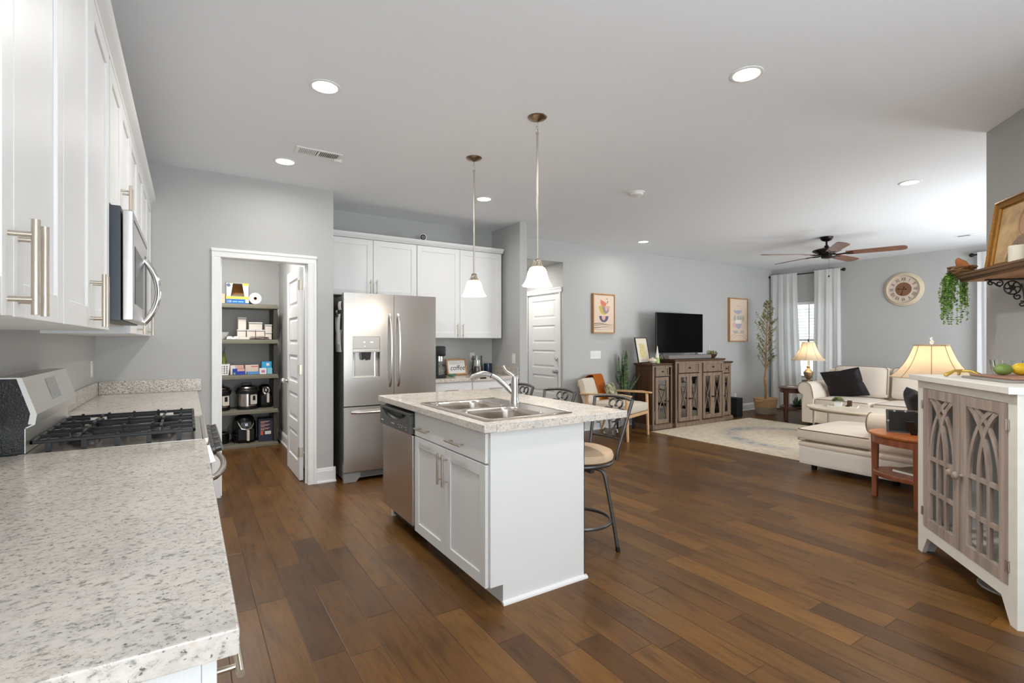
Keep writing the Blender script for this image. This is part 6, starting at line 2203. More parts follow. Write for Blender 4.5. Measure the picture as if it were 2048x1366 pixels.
O('minute_hand', hand(0.105, math.radians(252), 0.005), 'black', t)

# ---------------------------------------------------------------- ceiling fan
t = E('ceiling_fan', 'dark bronze ceiling fan with five wooden blades', 'ceiling fan', (7.303, 3.426, CEIL))
m = MB(); m.lathe([(0.0, 0.0), (0.080, 0.0), (0.080, -0.015), (0.060, -0.045), (0.030, -0.060), (0.0, -0.062)], n=36, cap=False); O('canopy', m, 'fanm', t)
m = MB(); m.cyl((0, 0, -0.055), (0, 0, -0.125), 0.013, n=16); O('downrod', m, 'fanm', t)
m = MB(); m.lathe([(0.0, -0.115), (0.022, -0.115), (0.030, -0.135), (0.060, -0.152), (0.125, -0.165), (0.165, -0.178), (0.172, -0.192), (0.150, -0.205), (0.105, -0.225), (0.085, -0.245), (0.0, -0.245)], n=44, cap=False); O('motor_housing', m, 'fanm', t)
m = MB(); m.lathe([(0.0, -0.245), (0.062, -0.245), (0.066, -0.262), (0.066, -0.285), (0.045, -0.294), (0.0, -0.296)], n=32, cap=False); O('switch_housing', m, 'fanm', t)
VD = math.atan2(-0.5417, 0.8406)   # direction of the camera's right in the room
for k in range(5):
    a = VD + math.radians(-38 + 72 * k)
    R_ = Matrix.Rotation(a, 4, 'Z')
    P_ = Matrix.Translation((0, 0, -0.238)) @ Matrix.Rotation(math.radians(-12), 4, 'X')
    m = MB()
    m.prism([(0.22, -0.056), (0.26, -0.062), (0.80, -0.076), (0.845, -0.066), (0.868, -0.035), (0.868, 0.035), (0.845, 0.066), (0.80, 0.076), (0.26, 0.062), (0.22, 0.056)], 'z', -0.004, 0.004, 0.001)
    m.xf(R_ @ P_); bl = O('blade', m, 'blade', t)
    m = MB()
    m.tube([(0.07, 0, 0.0), (0.12, 0.0, -0.012), (0.17, 0.0, -0.010), (0.22, 0, -0.008)], [0.012, 0.010, 0.010, 0.008], 8)
    m.prism([(0.19, -0.018), (0.30, -0.042), (0.305, -0.03), (0.235, 0.0), (0.305, 0.03), (0.30, 0.042), (0.19, 0.018)], 'z', -0.010, -0.0042)
    m.xf(R_ @ P_); O('blade_arm', m, 'fanm', bl)
m = MB(); m.cyl((0.0, -0.03, -0.29), (0.0, -0.03, -0.53), 0.0012, n=6); m.lathe([(0.0, -0.55), (0.009, -0.545), (0.011, -0.535), (0.005, -0.525), (0.0, -0.524)], (0, -0.03, 0), 12, cap=False); O('pull_chain', m, 'fanm', t)
# ---------------------------------------------------------------- loveseat by the window wall
def roll_arm(m, inner, outer, ztop, axis, a, b_, sgn=1, z0=0.06, rr=0.105):
    """rolled sofa arm: outline across the arm, extruded along axis"""
    c = outer - 0.02 * sgn
    pts = [(inner, z0), (outer, z0), (outer, ztop - 2 * rr - 0.02)]
    cz = ztop - rr
    for i in range(15):
        an = -0.42 * PI + (1.42 * PI) * i / 14
        pts.append((c + sgn * (rr * math.cos(an) - 0.025), cz + rr * math.sin(an)))
    pts.append((inner, cz - 0.05))
    m.prism(pts, axis, a, b_, 0.006)
    return [(c + sgn * (rr * math.cos(-0.42 * PI + 1.42 * PI * i / 14) - 0.025), cz + rr * math.sin(-0.42 * PI + 1.42 * PI * i / 14)) for i in range(15)]


t = E('loveseat', 'beige rolled-arm loveseat with two back cushions by the window wall', 'sofa', (8.10, 3.22, 0))
m = MB(); m.softbox(0.05, 0.93, -0.93, 0.93, 0.055, 0.33, 0.03); O('base', m, 'sofa', t)
for s in (1, -1):
    m = MB(); pts = roll_arm(m, s * 0.77, s * 0.945, 0.69, 'x', 0.0, 0.90, s); am = O('arm', m, 'sofa', t, angle=50)
    m = MB(); m.tube([(-0.001, y, z) for y, z in [(s * 0.945, 0.07), (s * 0.945, 0.4)] + pts + [(s * 0.77, 0.44)]], 0.0045, 6); O('welt', m, 'seam', am)
m = MB(); m.softbox(0.72, 0.95, -0.90, 0.90, 0.06, 0.885, 0.05); O('back', m, 'sofa', t)
for y0, y1 in ((0.015, 0.765), (-0.765, -0.015)):
    m = MB(); m.softbox(0.01, 0.75, y0, y1, 0.33, 0.455, 0.04, 0.02); sc_ = O('seat_cushion', m, 'sofa', t)
    m = MB(); m.tube([(0.014, y0 + 0.03, 0.435), (0.010, (y0 + y1) / 2, 0.437), (0.014, y1 - 0.03, 0.435)], 0.0045, 6); O('welt', m, 'seam', sc_)
    m = MB(); m.softbox(-0.08, 0.12, y0, y1, 0.0, 0.475, 0.06, 0.012)
    m.xf(Matrix.Translation((0.66, 0, 0.46)) @ Matrix.Rotation(0.14, 4, 'Y')); bc_ = O('back_cushion', m, 'sofa', t)
    m = MB(); m.tube([tuple(Matrix.Translation((0.66, 0, 0.46)) @ Matrix.Rotation(0.14, 4, 'Y') @ Vector(p)) for p in ((-0.065, y0 + 0.01, 0.06), (-0.065, y0 + 0.015, 0.44), (-0.055, y0 + 0.05, 0.468), (-0.055, (y0 + y1) / 2, 0.474), (-0.055, y1 - 0.05, 0.468), (-0.065, y1 - 0.015, 0.44), (-0.065, y1 - 0.01, 0.06))], 0.0045, 6); O('welt', m, 'seam', bc_)
for x in (0.12, 0.85):
    for y in (-0.85, 0.85):
        m = MB(); m.lathe([(0.0, 0.0), (0.022, 0.0), (0.03, 0.056), (0.0, 0.056)], (x, y, 0), 16, cap=False); O('foot', m, 'mahog', t)
pl = MB(); pl.pillow((0, 0, 0), 0.27, 0.24, 0.085, 0.42, 16, 0.10)
pl.xf(Matrix.Translation((8.48, 3.72, 0.672)) @ Matrix.Rotation(0.18, 4, 'Z') @ Matrix.Rotation(-0.42, 4, 'Y') @ Matrix.Rotation(PI / 2, 4, 'Y') @ Matrix.Rotation(PI / 2, 4, 'Z') @ Matrix.Rotation(-0.22, 4, 'Z'))
tag(O('throw_pillow', pl, 'velvet', angle=80), 'large black cushion leaning against the left arm of the loveseat', 'cushion')

# ---------------------------------------------------------------- chaise in front
t = E('chaise_sofa', 'beige sofa chaise with one rolled arm and a thick seat cushion, nearest the kitchen', 'sofa', (5.29, 1.10, 0))
m = MB(); m.softbox(0.0, 0.95, 0.0, 1.655, 0.065, 0.26, 0.022); O('base', m, fabric('pale_linen', (240, 233, 224), big=0.4), t)
m = MB(); m.softbox(-0.004, 0.954, 0.02, 1.665, 0.235, 0.305, 0.032); O('padded_band', m, 'sofa', t)
m = MB(); m.softbox(0.0, 0.955, 0.22, 1.685, 0.305, 0.435, 0.042, 0.030); sc_ = O('seat_cushion', m, 'sofa', t)
m = MB()
pts = [(0.004, 1.02, 0.418), (0.004, 1.62, 0.418), (0.02, 1.665, 0.418), (0.06, 1.681, 0.418), (0.88, 1.681, 0.418)]
m.tube(pts, 0.0045, 6)
m.tube([(p[0] - 0.002, p[1] + 0.002, 0.312) for p in pts], 0.004, 6); O('welt', m, 'seam', sc_)
m = MB(); pts = roll_arm(m, 0.20, 0.03, 0.655, 'y', 0.0, 1.03, -1, 0.07, 0.095); am = O('arm', m, 'sofa', t, angle=50)
m = MB(); m.tube([(x, 1.032, z) for x, z in pts], 0.0045, 6); O('welt', m, 'seam', am)
m = MB(); m.softbox(0.02, 0.95, 0.0, 0.22, 0.06, 0.84, 0.05); O('back', m, 'sofa', t)
m = MB(); m.softbox(0.21, 0.94, 0.20, 0.36, 0.44, 0.86, 0.06); O('back_cushion', m, 'sofa', t)
for x, y in ((0.17, 1.58), (0.17, 0.86), (0.80, 1.58), (0.80, 0.1), (0.17, 0.1)):
    z_ = 0.0096 if (x, y) == (0.80, 1.58) else 0.0
    m = MB(); m.lathe([(0.0, z_), (0.026, z_), (0.03, 0.066), (0.0, 0.066)], (x, y, 0), 16, cap=False); O('foot', m, 'black', t)
pl = MB(); pl.pillow((0, 0, 0), 0.20, 0.20, 0.075, 0.42, 14, 0.10)
pl.xf(Matrix.Translation((6.17, 2.03, 0.635)) @ Matrix.Rotation(0.5, 4, 'Z') @ Matrix.Rotation(-0.3, 4, 'X') @ Matrix.Rotation(PI / 2, 4, 'X') @ Matrix.Rotation(0.12, 4, 'Z'))
tag(O('throw_pillow', pl, 'velvet', angle=80), 'black cushion at the right, above the picture frame on the side table', 'cushion')

# ---------------------------------------------------------------- oval coffee table and what is on it
t = E('coffee_table', 'oval cream-topped coffee table on thin legs between the chaise and the loveseat', 'coffee table', (7.35, 3.12, 0.0095))
tp = plain('cream_stone_top', (224, 208, 188), 0.35, var=0.04, vs=5)
m = MB(); m.lathe([(0.0, 0.400), (0.97, 0.400), (1.0, 0.405), (1.0, 0.420), (0.985, 0.425), (0.0, 0.425)], n=64, sx=0.36, sy=0.57, cap=False); O('tabletop', m, tp, t)
m = MB(); m.lathe([(0.90, 0.375), (0.93, 0.375), (0.93, 0.400), (0.90, 0.400)], n=64, sx=0.36, sy=0.57, cap=False); O('apron_ring', m, 'nickel', t)
for a in (0.9, PI - 0.9, PI + 0.9, -0.9):
    m = MB(); m.cyl((0.32 * math.cos(a), 0.51 * math.sin(a), 0.0), (0.32 * math.cos(a), 0.51 * math.sin(a), 0.40), 0.011, n=12); O('leg', m, 'nickel', t)
CTZ = 0.4348
tz = (7.48, 3.30, CTZ)
t = tag(O('serving_tray', MB().box(-0.13, 0.13, -0.17, 0.17, 0.0, 0.006, 0.003).box(-0.13, -0.122, -0.17, 0.17, 0.006, 0.016).box(0.122, 0.13, -0.17, 0.17, 0.006, 0.016).box(-0.122, 0.122, -0.17, -0.162, 0.006, 0.016).box(-0.122, 0.122, 0.162, 0.17, 0.006, 0.016), 'cream'), 'small flat cream tray on the coffee table under the potted moss', 'tray')
t.location = tz
t.rotation_euler = (0, 0, 0.3)
t = E('moss_planter', 'small white pot with round green plant on the coffee table tray', 'potted plant', (7.46, 3.35, CTZ + 0.0065), 0.3)
m = MB(); m.lathe([(0.0, 0.0), (0.052, 0.0), (0.056, 0.006), (0.066, 0.062), (0.060, 0.062), (0.05, 0.05), (0.0, 0.05)], n=4, cap=False); m.xf(Matrix.Rotation(PI / 4, 4, 'Z')); O('pot', m, 'white', t, angle=20)
m = MB(); rnd = random.Random(3)
for k in range(260):
    u, a = rnd.uniform(0.05, 1), rnd.uniform(0, 2 * PI)
    d = Vector((math.sqrt(1 - u * u) * math.cos(a), math.sqrt(1 - u * u) * math.sin(a), u))
    p = Vector((0, 0, 0.055)) + d * 0.045; q = Vector((0, 0, 0.055)) + Vector((d.x * 0.088, d.y * 0.088, d.z * 0.078))
    m.leaf(p, q + Vector((rnd.uniform(-.01, .01), rnd.uniform(-.01, .01), 0)), 0.007, 2)
O('foliage', m, mat_leaf('moss_green', (110, 128, 66), (176, 184, 124), 30), t)
t = E('remote_control', 'black remote control lying on the coffee table tray', 'remote control', (7.47, 3.235, CTZ + 0.007), 1.87)
m = MB(); m.box(-0.022, 0.022, -0.08, 0.08, 0, 0.016, 0.005); O('body', m, 'black', t)
m = MB()
for i in range(5):
    for j in range(2):
        m.box(-0.014 + j * 0.018, -0.004 + j * 0.018, -0.06 + i * 0.022, -0.05 + i * 0.022, 0.016, 0.0175)
O('buttons', m, 'pewter', t)
t = E('dark_box', 'small dark box standing on the tray beside the potted moss', 'box', (7.565, 3.255, CTZ + 0.0065), 0.3)
m = MB(); m.box(-0.02, 0.02, -0.028, 0.028, 0, 0.075, 0.004); O('box', m, 'walnut', t)

# ---------------------------------------------------------------- oval side tables and lamps
def side_table(loc, rz, label, topm, legm):
    t = E('side_table', label, 'side table', loc, rz)
    A, B = 0.41, 0.255
    m = MB(); m.lathe([(0.0, 0.538), (0.97, 0.538), (0.995, 0.545), (1.0, 0.556), (0.985, 0.563), (0.0, 0.563)], n=56, sx=A, sy=B, cap=False); O('tabletop', m, topm, t)
    m = MB(); m.lathe([(0.88, 0.478), (0.93, 0.478), (0.93, 0.538), (0.88, 0.538)], n=56, sx=A, sy=B, cap=False); O('apron', m, legm, t)
    m = MB(); m.lathe([(0.0, 0.205), (0.90, 0.205), (0.92, 0.212), (0.92, 0.238), (0.90, 0.245), (0.0, 0.245)], n=56, sx=A, sy=B, cap=False); O('shelf', m, legm, t)
    for x, y in ((-0.37, 0), (0.37, 0), (0, -0.222), (0, 0.222)):
        m = MB()
        c0 = m.n()
        m.box(-0.024, 0.024, -0.024, 0.024, 0.0, 0.536, 0.003, 1)
        m.bm.verts.ensure_lookup_table()
        for v in m.bm.verts:
            k = 0.72 + 0.28 * min(1, v.co.z / 0.3)
            v.co.x *= k; v.co.y *= k
        m.xf(Matrix.Translation((x, y, 0))); O('leg', m, legm, t)
    return t


side_table((4.945, 1.56, 0), PI / 2, 'oval cherry side table in front of the chaise, partly behind the white console', 'cherry', 'cherryl')
side_table((8.60, 4.475, 0), 0.0, 'dark oval side table beside the left arm of the loveseat', 'mahog', 'mahog')
TZ_ = 0.5635


def lamp(loc, label, bh, shade_r, top_r, sh, energy, group=None):
    t = E('table_lamp', label, 'table lamp', loc)
    k = bh / 0.46
    m = MB(); m.lathe([(0.0, 0.0), (0.075, 0.0), (0.078, 0.012), (0.060, 0.022), (0.055, 0.035), (0.030, 0.05), (0.022, 0.085 * k), (0.034, 0.10 * k), (0.026, 0.115 * k), (0.034, 0.14 * k), (0.062, 0.185 * k), (0.076, 0.24 * k), (0.074, 0.262 * k), (0.066, 0.268 * k), (0.030, 0.312 * k), (0.018, 0.335 * k), (0.024, 0.345 * k), (0.030, 0.36 * k), (0.018, 0.372 * k), (0.011, 0.385 * k), (0.011, bh), (0.0, bh)], n=36, cap=False); O('base', m, 'brass', t)
    zb = bh + 0.015
    def rad(u):
        return top_r + (shade_r - top_r) * (0.55 * (1 - u) + 0.45 * (1 - u) ** 3.2)
    m = MB(); pr = [(rad(i / 14), zb + sh * i / 14) for i in range(15)]
    pr = pr + [(r - 0.0025, z) for r, z in pr[::-1]]
    m.lathe(pr, n=48, cap=False); s_ = O('lamp_shade', m, 'shade', t, angle=60)
    m = MB()
    for q in range(8):
        a = q * PI / 4 + 0.30
        m.tube([((rad(i / 14) + 0.0008) * math.cos(a), (rad(i / 14) + 0.0008) * math.sin(a), zb + sh * i / 14) for i in range(15)], 0.0022, 5)
    O('shade_ribs', m, plain('shade_ribbing', (168, 128, 84), 0.8), s_)
    m = MB(); m.lathe([(top_r - 0.003, zb + sh - 0.012), (top_r + 0.004, zb + sh - 0.012), (top_r + 0.004, zb + sh + 0.002), (top_r - 0.003, zb + sh + 0.002)], n=40, cap=False); m.lathe([(shade_r - 0.004, zb), (shade_r + 0.002, zb), (shade_r + 0.002, zb + 0.008), (shade_r - 0.004, zb + 0.008)], n=40, cap=False); O('trim_band', m, plain('shade_trim', (226, 204, 170), 0.8), s_)
    m = MB()
    for a in (0, 2 * PI / 3, 4 * PI / 3):
        m.cyl((0, 0, zb + sh - 0.01), (top_r * math.cos(a), top_r * math.sin(a), zb + sh - 0.006), 0.0018, n=6)
    m.tube([(0.03, 0, bh - 0.02), (0.055, 0, bh + 0.07), (0.04, 0, bh + 0.17), (0, 0, zb + sh - 0.01), (-0.04, 0, bh + 0.17), (-0.055, 0, bh + 0.07), (-0.03, 0, bh - 0.02)], 0.002, 6)
    O('harp', m, 'brass', t)
    m = MB(); m.ball((0, 0, bh + 0.07), 0.03, sz=1.25); O('bulb', m, 'bulb', t)
    z = zb + sh
    m = MB(); m.lathe([(0.0, z - 0.01), (0.008, z - 0.008), (0.006, z + 0.006), (0.015, z + 0.014), (0.017, z + 0.022), (0.008, z + 0.032), (0.006, z + 0.036), (0.010, z + 0.044), (0.006, z + 0.052), (0.0, z + 0.058)], n=18, cap=False); O('finial', m, 'glass' if shade_r > 0.262 else 'black', t)
    l = bpy.data.lights.new('lamp_light', 'POINT'); l.energy = energy; l.color = (1.0, 0.86, 0.70); l.shadow_soft_size = 0.035
    o = bpy.data.objects.new('lamp_light', l); COL.objects.link(o); o.location = (loc[0], loc[1], loc[2] + bh + 0.13)


lamp((4.925, 1.535, TZ_), 'large lit bell-shaded lamp rising behind the white console', 0.455, 0.265, 0.108, 0.262, 3.6)
lamp((8.83, 4.43, TZ_), 'lit brass urn lamp with bell shade in front of the window blinds', 0.425, 0.26, 0.092, 0.305, 3.6)
# on and under the near table
t = E('photo_frame', 'black-backed photo frame seen from behind on the cherry side table', 'photo frame', (4.955, 1.715, TZ_ + 0.003), math.radians(-62))
t.scale = (1.22, 1.1, 1.12)
LN = Matrix.Rotation(-0.16, 4, 'X')
m = MB(); m.box(-0.105, 0.105, -0.012, 0.012, 0.0, 0.168, 0.003); m.xf(LN); O('moulding', m, 'pewter', t)
m = MB(); m.box(-0.093, 0.093, -0.0145, -0.0118, 0.012, 0.156); m.xf(LN); bk = O('backing_board', m, 'black', t)
for x, z in ((0.0, 0.158), (-0.06, 0.158), (0.06, 0.158), (-0.096, 0.085), (0.096, 0.085)):
    m = MB(); m.box(x - 0.006, x + 0.006, -0.017, -0.0145, z - 0.006, z + 0.006); m.xf(LN); O('clip', m, 'chrome', bk)
m = MB(); m.prism([(-0.012, 0.105), (0.03, 0.105), (0.055, 0.0), (0.02, 0.0)], 'y', -0.003, 0.003)
m.xf(Matrix.Translation((0, -0.036, 0.001)) @ Matrix.Rotation(0.30, 4, 'X') @ Matrix.Translation((0, -0.02, 0))); O('easel_strut', m, 'black', t)
t = E('book', 'flat brown-covered book on the lower shelf of the cherry side table', 'book', (4.95, 1.62, 0.2455), 1.25)
m = MB(); m.box(-0.14, 0.14, -0.105, 0.105, 0.003, 0.022); O('page_block', m, 'paper', t)
m = MB(); m.box(-0.145, 0.145, -0.11, 0.11, 0.0, 0.003); m.box(-0.145, 0.145, -0.11, 0.11, 0.022, 0.026); m.box(0.1405, 0.145, -0.11, 0.11, 0.003, 0.022); O('cover', m, plain('brown_book_cover', (128, 104, 84), 0.6), t)
# on and under the far table
t = tag(O('coaster', MB().box(-0.05, 0.05, -0.04, 0.04, 0, 0.012, 0.002), 'paper'), 'white note block on the dark side table by the olive tree', 'note block'); t.location = (8.42, 4.50, TZ_)
t = E('leaf_planter', 'green and white ornamental leaves on the lower shelf of the dark side table', 'ornament', (8.60, 4.475, 0.2455))
rnd = random.Random(9)
m = MB(); m.lathe([(0.0, 0.0), (0.09, 0.0), (0.12, 0.018), (0.0, 0.012)], n=24, cap=False, sx=1.3, sy=0.9); O('dish', m, plain('sea_green_glass', (66, 124, 96), 0.2), t)
m = MB()
for k in range(26):
    a = rnd.uniform(0, 2 * PI); r = rnd.uniform(0, 0.1)
    m.leaf((r * math.cos(a) * 1.3, r * math.sin(a), 0.012), (r * math.cos(a) * 1.3 + rnd.uniform(-.06, .06), r * math.sin(a) + rnd.uniform(-.05, .05), rnd.uniform(0.04, 0.15)), 0.014, 3)
O('foliage', m, mat_leaf('deep_leaf', (36, 74, 48), (108, 146, 96), 16), t)
m = MB(); m.lathe([(0.0, 0.012), (0.035, 0.012), (0.05, 0.05), (0.045, 0.10), (0.03, 0.12), (0.0, 0.12)], (0.10, -0.04, 0), 20, cap=False); O('white_vessel', m, 'white', t)
# ================================================================= WHITE CONSOLE
t = E('console_cabinet', 'tall distressed white console cabinet with two grey arched lattice doors', 'cabinet', (3.901, 1.285, 0), math.atan2(-0.6443, -0.7647))
CW, CD, CHT = 0.945, 0.50, 1.078
m = MB()   # front frame with tapered feet and cut-out apron
def fprism(poly, y0, y1): m.prism(poly, 'y', y0, y1)
for y0, y1 in ((0.0, 0.024), (CD - 0.024, CD)):
    fprism([(0.0, 0.0), (0.050, 0.0), (0.116, 0.111), (0.071, 0.176), (0.071, CHT), (0.0, CHT)], y0, y1)
    fprism([(CW, 0.0), (CW, CHT), (0.881, CHT), (0.881, 0.176), (CW - 0.116, 0.111), (CW - 0.050, 0.0)], y0, y1)
    fprism([(0.116, 0.111), (CW - 0.116, 0.111), (0.881, 0.176), (0.071, 0.176)], y0, y1)
    m.box(0.071, 0.881, y0, y1, 1.031, CHT)
O('front_frame', m, 'distress', t)
m = MB()
for x0, x1 in ((0.0, 0.022), (CW - 0.022, CW)):
    m.prism([(0.024, 0.0), (0.08, 0.0), (0.13, 0.111), (CD - 0.13, 0.111), (CD - 0.08, 0.0), (CD - 0.024, 0.0), (CD - 0.024, CHT), (0.024, CHT)], 'x', x0, x1)
O('side_panel', m, plain('clean_white_paint', (232, 236, 238), 0.45, var=0.03), t)
m = MB(); m.box(0.022, CW - 0.022, 0.024, CD - 0.024, 0.15, 0.172); O('bottom_shelf', m, 'distress', t)
m = MB(); m.box(-0.040, CW - 0.0, -0.035, CD + 0.01, CHT, CHT + 0.032, 0.003); O('top', m, 'distress', t)
m = MB(); m.box(CW, CW + 0.006, -0.035, CD + 0.01, CHT, CHT + 0.032); O('top_edge', m, plain('clean_edge', (232, 236, 238), 0.45), t)


def lattice_door(x0, x1, kx, hx):
    z0, z1 = 0.178, 1.029
    y0, y1 = -0.004, 0.020
    l, r = x0 + (0.062 if x0 < 0.3 else 0.062), x1 - 0.062
    bot, top = 0.236, 0.975
    m = MB()
    m.box(x0, l, y0, y1, z0, z1, 0.001, 1); m.box(r, x1, y0, y1, z0, z1, 0.001, 1)
    m.box(l, r, y0, y1, z0, bot); m.box(l, r, y0, y1, top, z1)
    d = O('door', m, 'mango', t)
    m = MB()
    w = r - l
    a1, a2 = l + w * 0.345, l + w * 0.655     # the two uprights
    hb = 0.013
    zs = 0.615
    ya, yb = 0.002, 0.018
    for xx in (a1, a2):
        m.box(xx - hb, xx + hb, ya, yb, bot, zs)
    for z in (0.412, 0.611):
        m.box(l, r, ya - 0.001, yb - 0.002, z - 0.012, z + 0.012)
    # half uprights along the stiles
    m.box(l, l + hb * 0.8, ya, yb, bot, zs); m.box(r - hb * 0.8, r, ya, yb, bot, zs)

    def ribbon(pts, hw, yy0, yy1):
        P = []
        n = len(pts)
        for i, (x, z) in enumerate(pts):
            tx, tz = pts[min(i + 1, n - 1)][0] - pts[max(i - 1, 0)][0], pts[min(i + 1, n - 1)][1] - pts[max(i - 1, 0)][1]
            q = math.hypot(tx, tz) or 1
            nx, nz = -tz / q * hw, tx / q * hw
            P.append(((x + nx, z + nz), (x - nx, z - nz)))
        for (a, b_), (c, e) in zip(P, P[1:]):
            quad = [a, b_, e, c]
            lo = [m.v((x, yy0, z)) for x, z in quad]; hi = [m.v((x, yy1, z)) for x, z in quad]
            m.f(lo); m.f(hi[::-1])
            for i in range(4):
                m.f([lo[i], lo[(i + 1) % 4], hi[(i + 1) % 4], hi[i]])
    cx = (l + r) / 2

    def curve(xs, xe, zs_, ze, nn=16):
        out = []
        for i in range(nn + 1):
            u = i / nn
            a = u * PI / 2 * 0.80
            k = (1 - math.cos(a)) / (1 - math.cos(PI / 2 * 0.80))
            s = math.sin(a) / math.sin(PI / 2 * 0.80)
            out.append((xs + (xe - xs) * k, zs_ + (ze - zs_) * s))
        return out
    # gothic arches: each upright and each stile bends over to the opposite side
    ribbon(curve(a1, r - 0.012, zs, top + 0.004), hb, ya, yb)
    ribbon(curve(a2, l + 0.012, zs, top + 0.004), hb, ya - 0.002, yb - 0.001)
    ribbon(curve(l + 0.010, a2 + 0.036, zs, top + 0.004), hb * 0.9, ya + 0.001, yb - 0.003)
    ribbon(curve(r - 0.010, a1 - 0.036, zs, top + 0.004), hb * 0.9, ya + 0.002, yb - 0.002)
    O('arched_lattice', m, 'mango', d)
    m = MB(); m.lathe([(0.0, 0.0), (0.010, 0.0), (0.009, 0.014), (0.020, 0.024), (0.022, 0.034), (0.014, 0.044), (0.0, 0.046)], n=20, cap=False)
    m.xf(Matrix.Translation((kx, -0.004, 0.594)) @ Matrix.Rotation(PI / 2, 4, 'X')); O('knob', m, 'mango', d)
    for hz in (0.27, 0.93):
        m = MB(); m.box(hx - 0.010, hx + 0.010, -0.0075, -0.001, hz - 0.026, hz + 0.026, 0.001, 1); m.cyl((hx, -0.009, hz - 0.026), (hx, -0.009, hz + 0.026), 0.004, n=8); O('hinge', m, 'nickel', d)


lattice_door(0.073, 0.475, 0.448, 0.070)
lattice_door(0.479, 0.879, 0.506, 0.882)

CR = math.atan2(-0.6443, -0.7647)
CM = Matrix.Translation((3.901, 1.285, 0)) @ Matrix.Rotation(CR, 4, 'Z')
def on_console(x, y, z=CHT + 0.0325):
    p = CM @ Vector((x, y, z)); return (p.x, p.y, p.z)

t = E('gold_bone_ornament', 'gold three-footed branch ornament on the white console top', 'ornament', on_console(0, 0), CR)
ap = Vector((0.195, 0.140, 0.036))
m = MB()
for fx, fy, r in ((0.195, 0.062, 0.012), (0.245, 0.205, 0.012), (0.125, 0.155, 0.008)):
    f = Vector((fx, fy, 0.012)); mid = (f + ap) / 2 + Vector((0, 0, 0.012))
    m.tube([ap, mid, f + (mid - f) * 0.25, f], [0.009, 0.008, r * 0.95, r], 10); m.ball(f, r, 12, 8)
O('branch', m, 'brassm', t)
t = E('serving_board', 'wooden and slate serving board holding fruit on the white console', 'serving board', on_console(0.462, 0.245), CR)
m = MB(); m.box(-0.20, 0.20, -0.14, 0.135, 0.0, 0.012, 0.003); O('slate_base', m, plain('grey_slate', (150, 148, 140), 0.7, var=0.15), t)
m = MB(); m.box(-0.205, 0.17, -0.10, 0.135, 0.0125, 0.024, 0.004); O('wood_top', m, wood('reddish_board', (150, 104, 88), (186, 142, 120), 'x', 0.5), t)
def fruit(name, label, loc, rz, L, r, mt):
    t = E(name, label, name, loc, rz)
    m = MB()
    pr = []
    for i in range(17):
        u = -1 + 2 * i / 16
        rr = r * math.sqrt(max(0, 1 - u * u)) ** 0.9
        if abs(u) > 0.93: rr = max(rr, r * 0.14 * (1.6 - abs(u)))
        pr.append((rr if 0 < i < 16 else 0.0, u * L))
    m.lathe(pr, n=26, cap=False); m.xf(Matrix.Translation((0, 0, r * 0.99)) @ Matrix.Rotation(PI / 2, 4, 'Y')); O('skin', m, mt, t)
    m = MB(); m.ball((L * 0.985, 0, r * 0.99), r * 0.10, 8, 6); O('stem_end', m, 'twig', t)
fz_ = on_console(0.383, 0.24)[2] + 0.0245
fruit('lime', 'green lime on the serving board, left of the lemon', (3.765, 0.857, fz_), math.atan2(-0.54, 0.84), 0.046, 0.031, plain('lime_skin', (122, 150, 76), 0.4, var=0.1, vs=60, bump=0.2, bs=200))
fruit('lemon', 'yellow lemon on the serving board at the right edge of the picture', (3.848, 0.803, fz_), math.atan2(-0.54, 0.84) + 0.15, 0.050, 0.034, plain('lemon_skin', (236, 196, 44), 0.4, var=0.06, vs=60, bump=0.2, bs=200))
t = E('glass_bowl', 'cut crystal bowl behind the fruit on the white console', 'bowl', on_console(0.125, 0.40))
m = MB(); n = 48
pr = [(0.055, 0.0), (0.066, 0.012), (0.078, 0.05), (0.084, 0.10), (0.080, 0.10), (0.072, 0.05), (0.058, 0.016), (0.0, 0.010)]
rings = []
for r, z in pr:
    rings.append([m.v((r * (1 + 0.022 * ((k % 4) - 1.5) / 1.5 * (1 if z > 0.005 else 0)) * math.cos(2 * PI * k / n), r * (1 + 0.022 * ((k % 4) - 1.5) / 1.5 * (1 if z > 0.005 else 0)) * math.sin(2 * PI * k / n), z)) for k in range(n)])
for A, B in zip(rings, rings[1:]):
    for k in range(n):
        m.f([A[k], A[(k + 1) % n], B[(k + 1) % n], B[k]])
m.f(rings[0][::-1]); O('crystal', m, 'glass', t, angle=20)
p = CM @ Vector((0.49, 0.24, 0.0))
t = E('round_base', 'round grey perforated disc on the floor under the white console', 'disc', (p.x, p.y, 0.0005))
m = MB(); m.lathe([(0.0, 0.0), (0.150, 0.0), (0.156, 0.006), (0.150, 0.012), (0.05, 0.020), (0.0, 0.021)], n=48, cap=False); O('disc', m, plain('grey_disc', (150, 150, 146), 0.4, 0.5, bump=0.5, bs=260), t)
m = MB(); m.lathe([(0.0, 0.021), (0.016, 0.0205), (0.014, 0.035), (0.0, 0.037)], n=20, cap=False); O('hub', m, 'pewter', t)

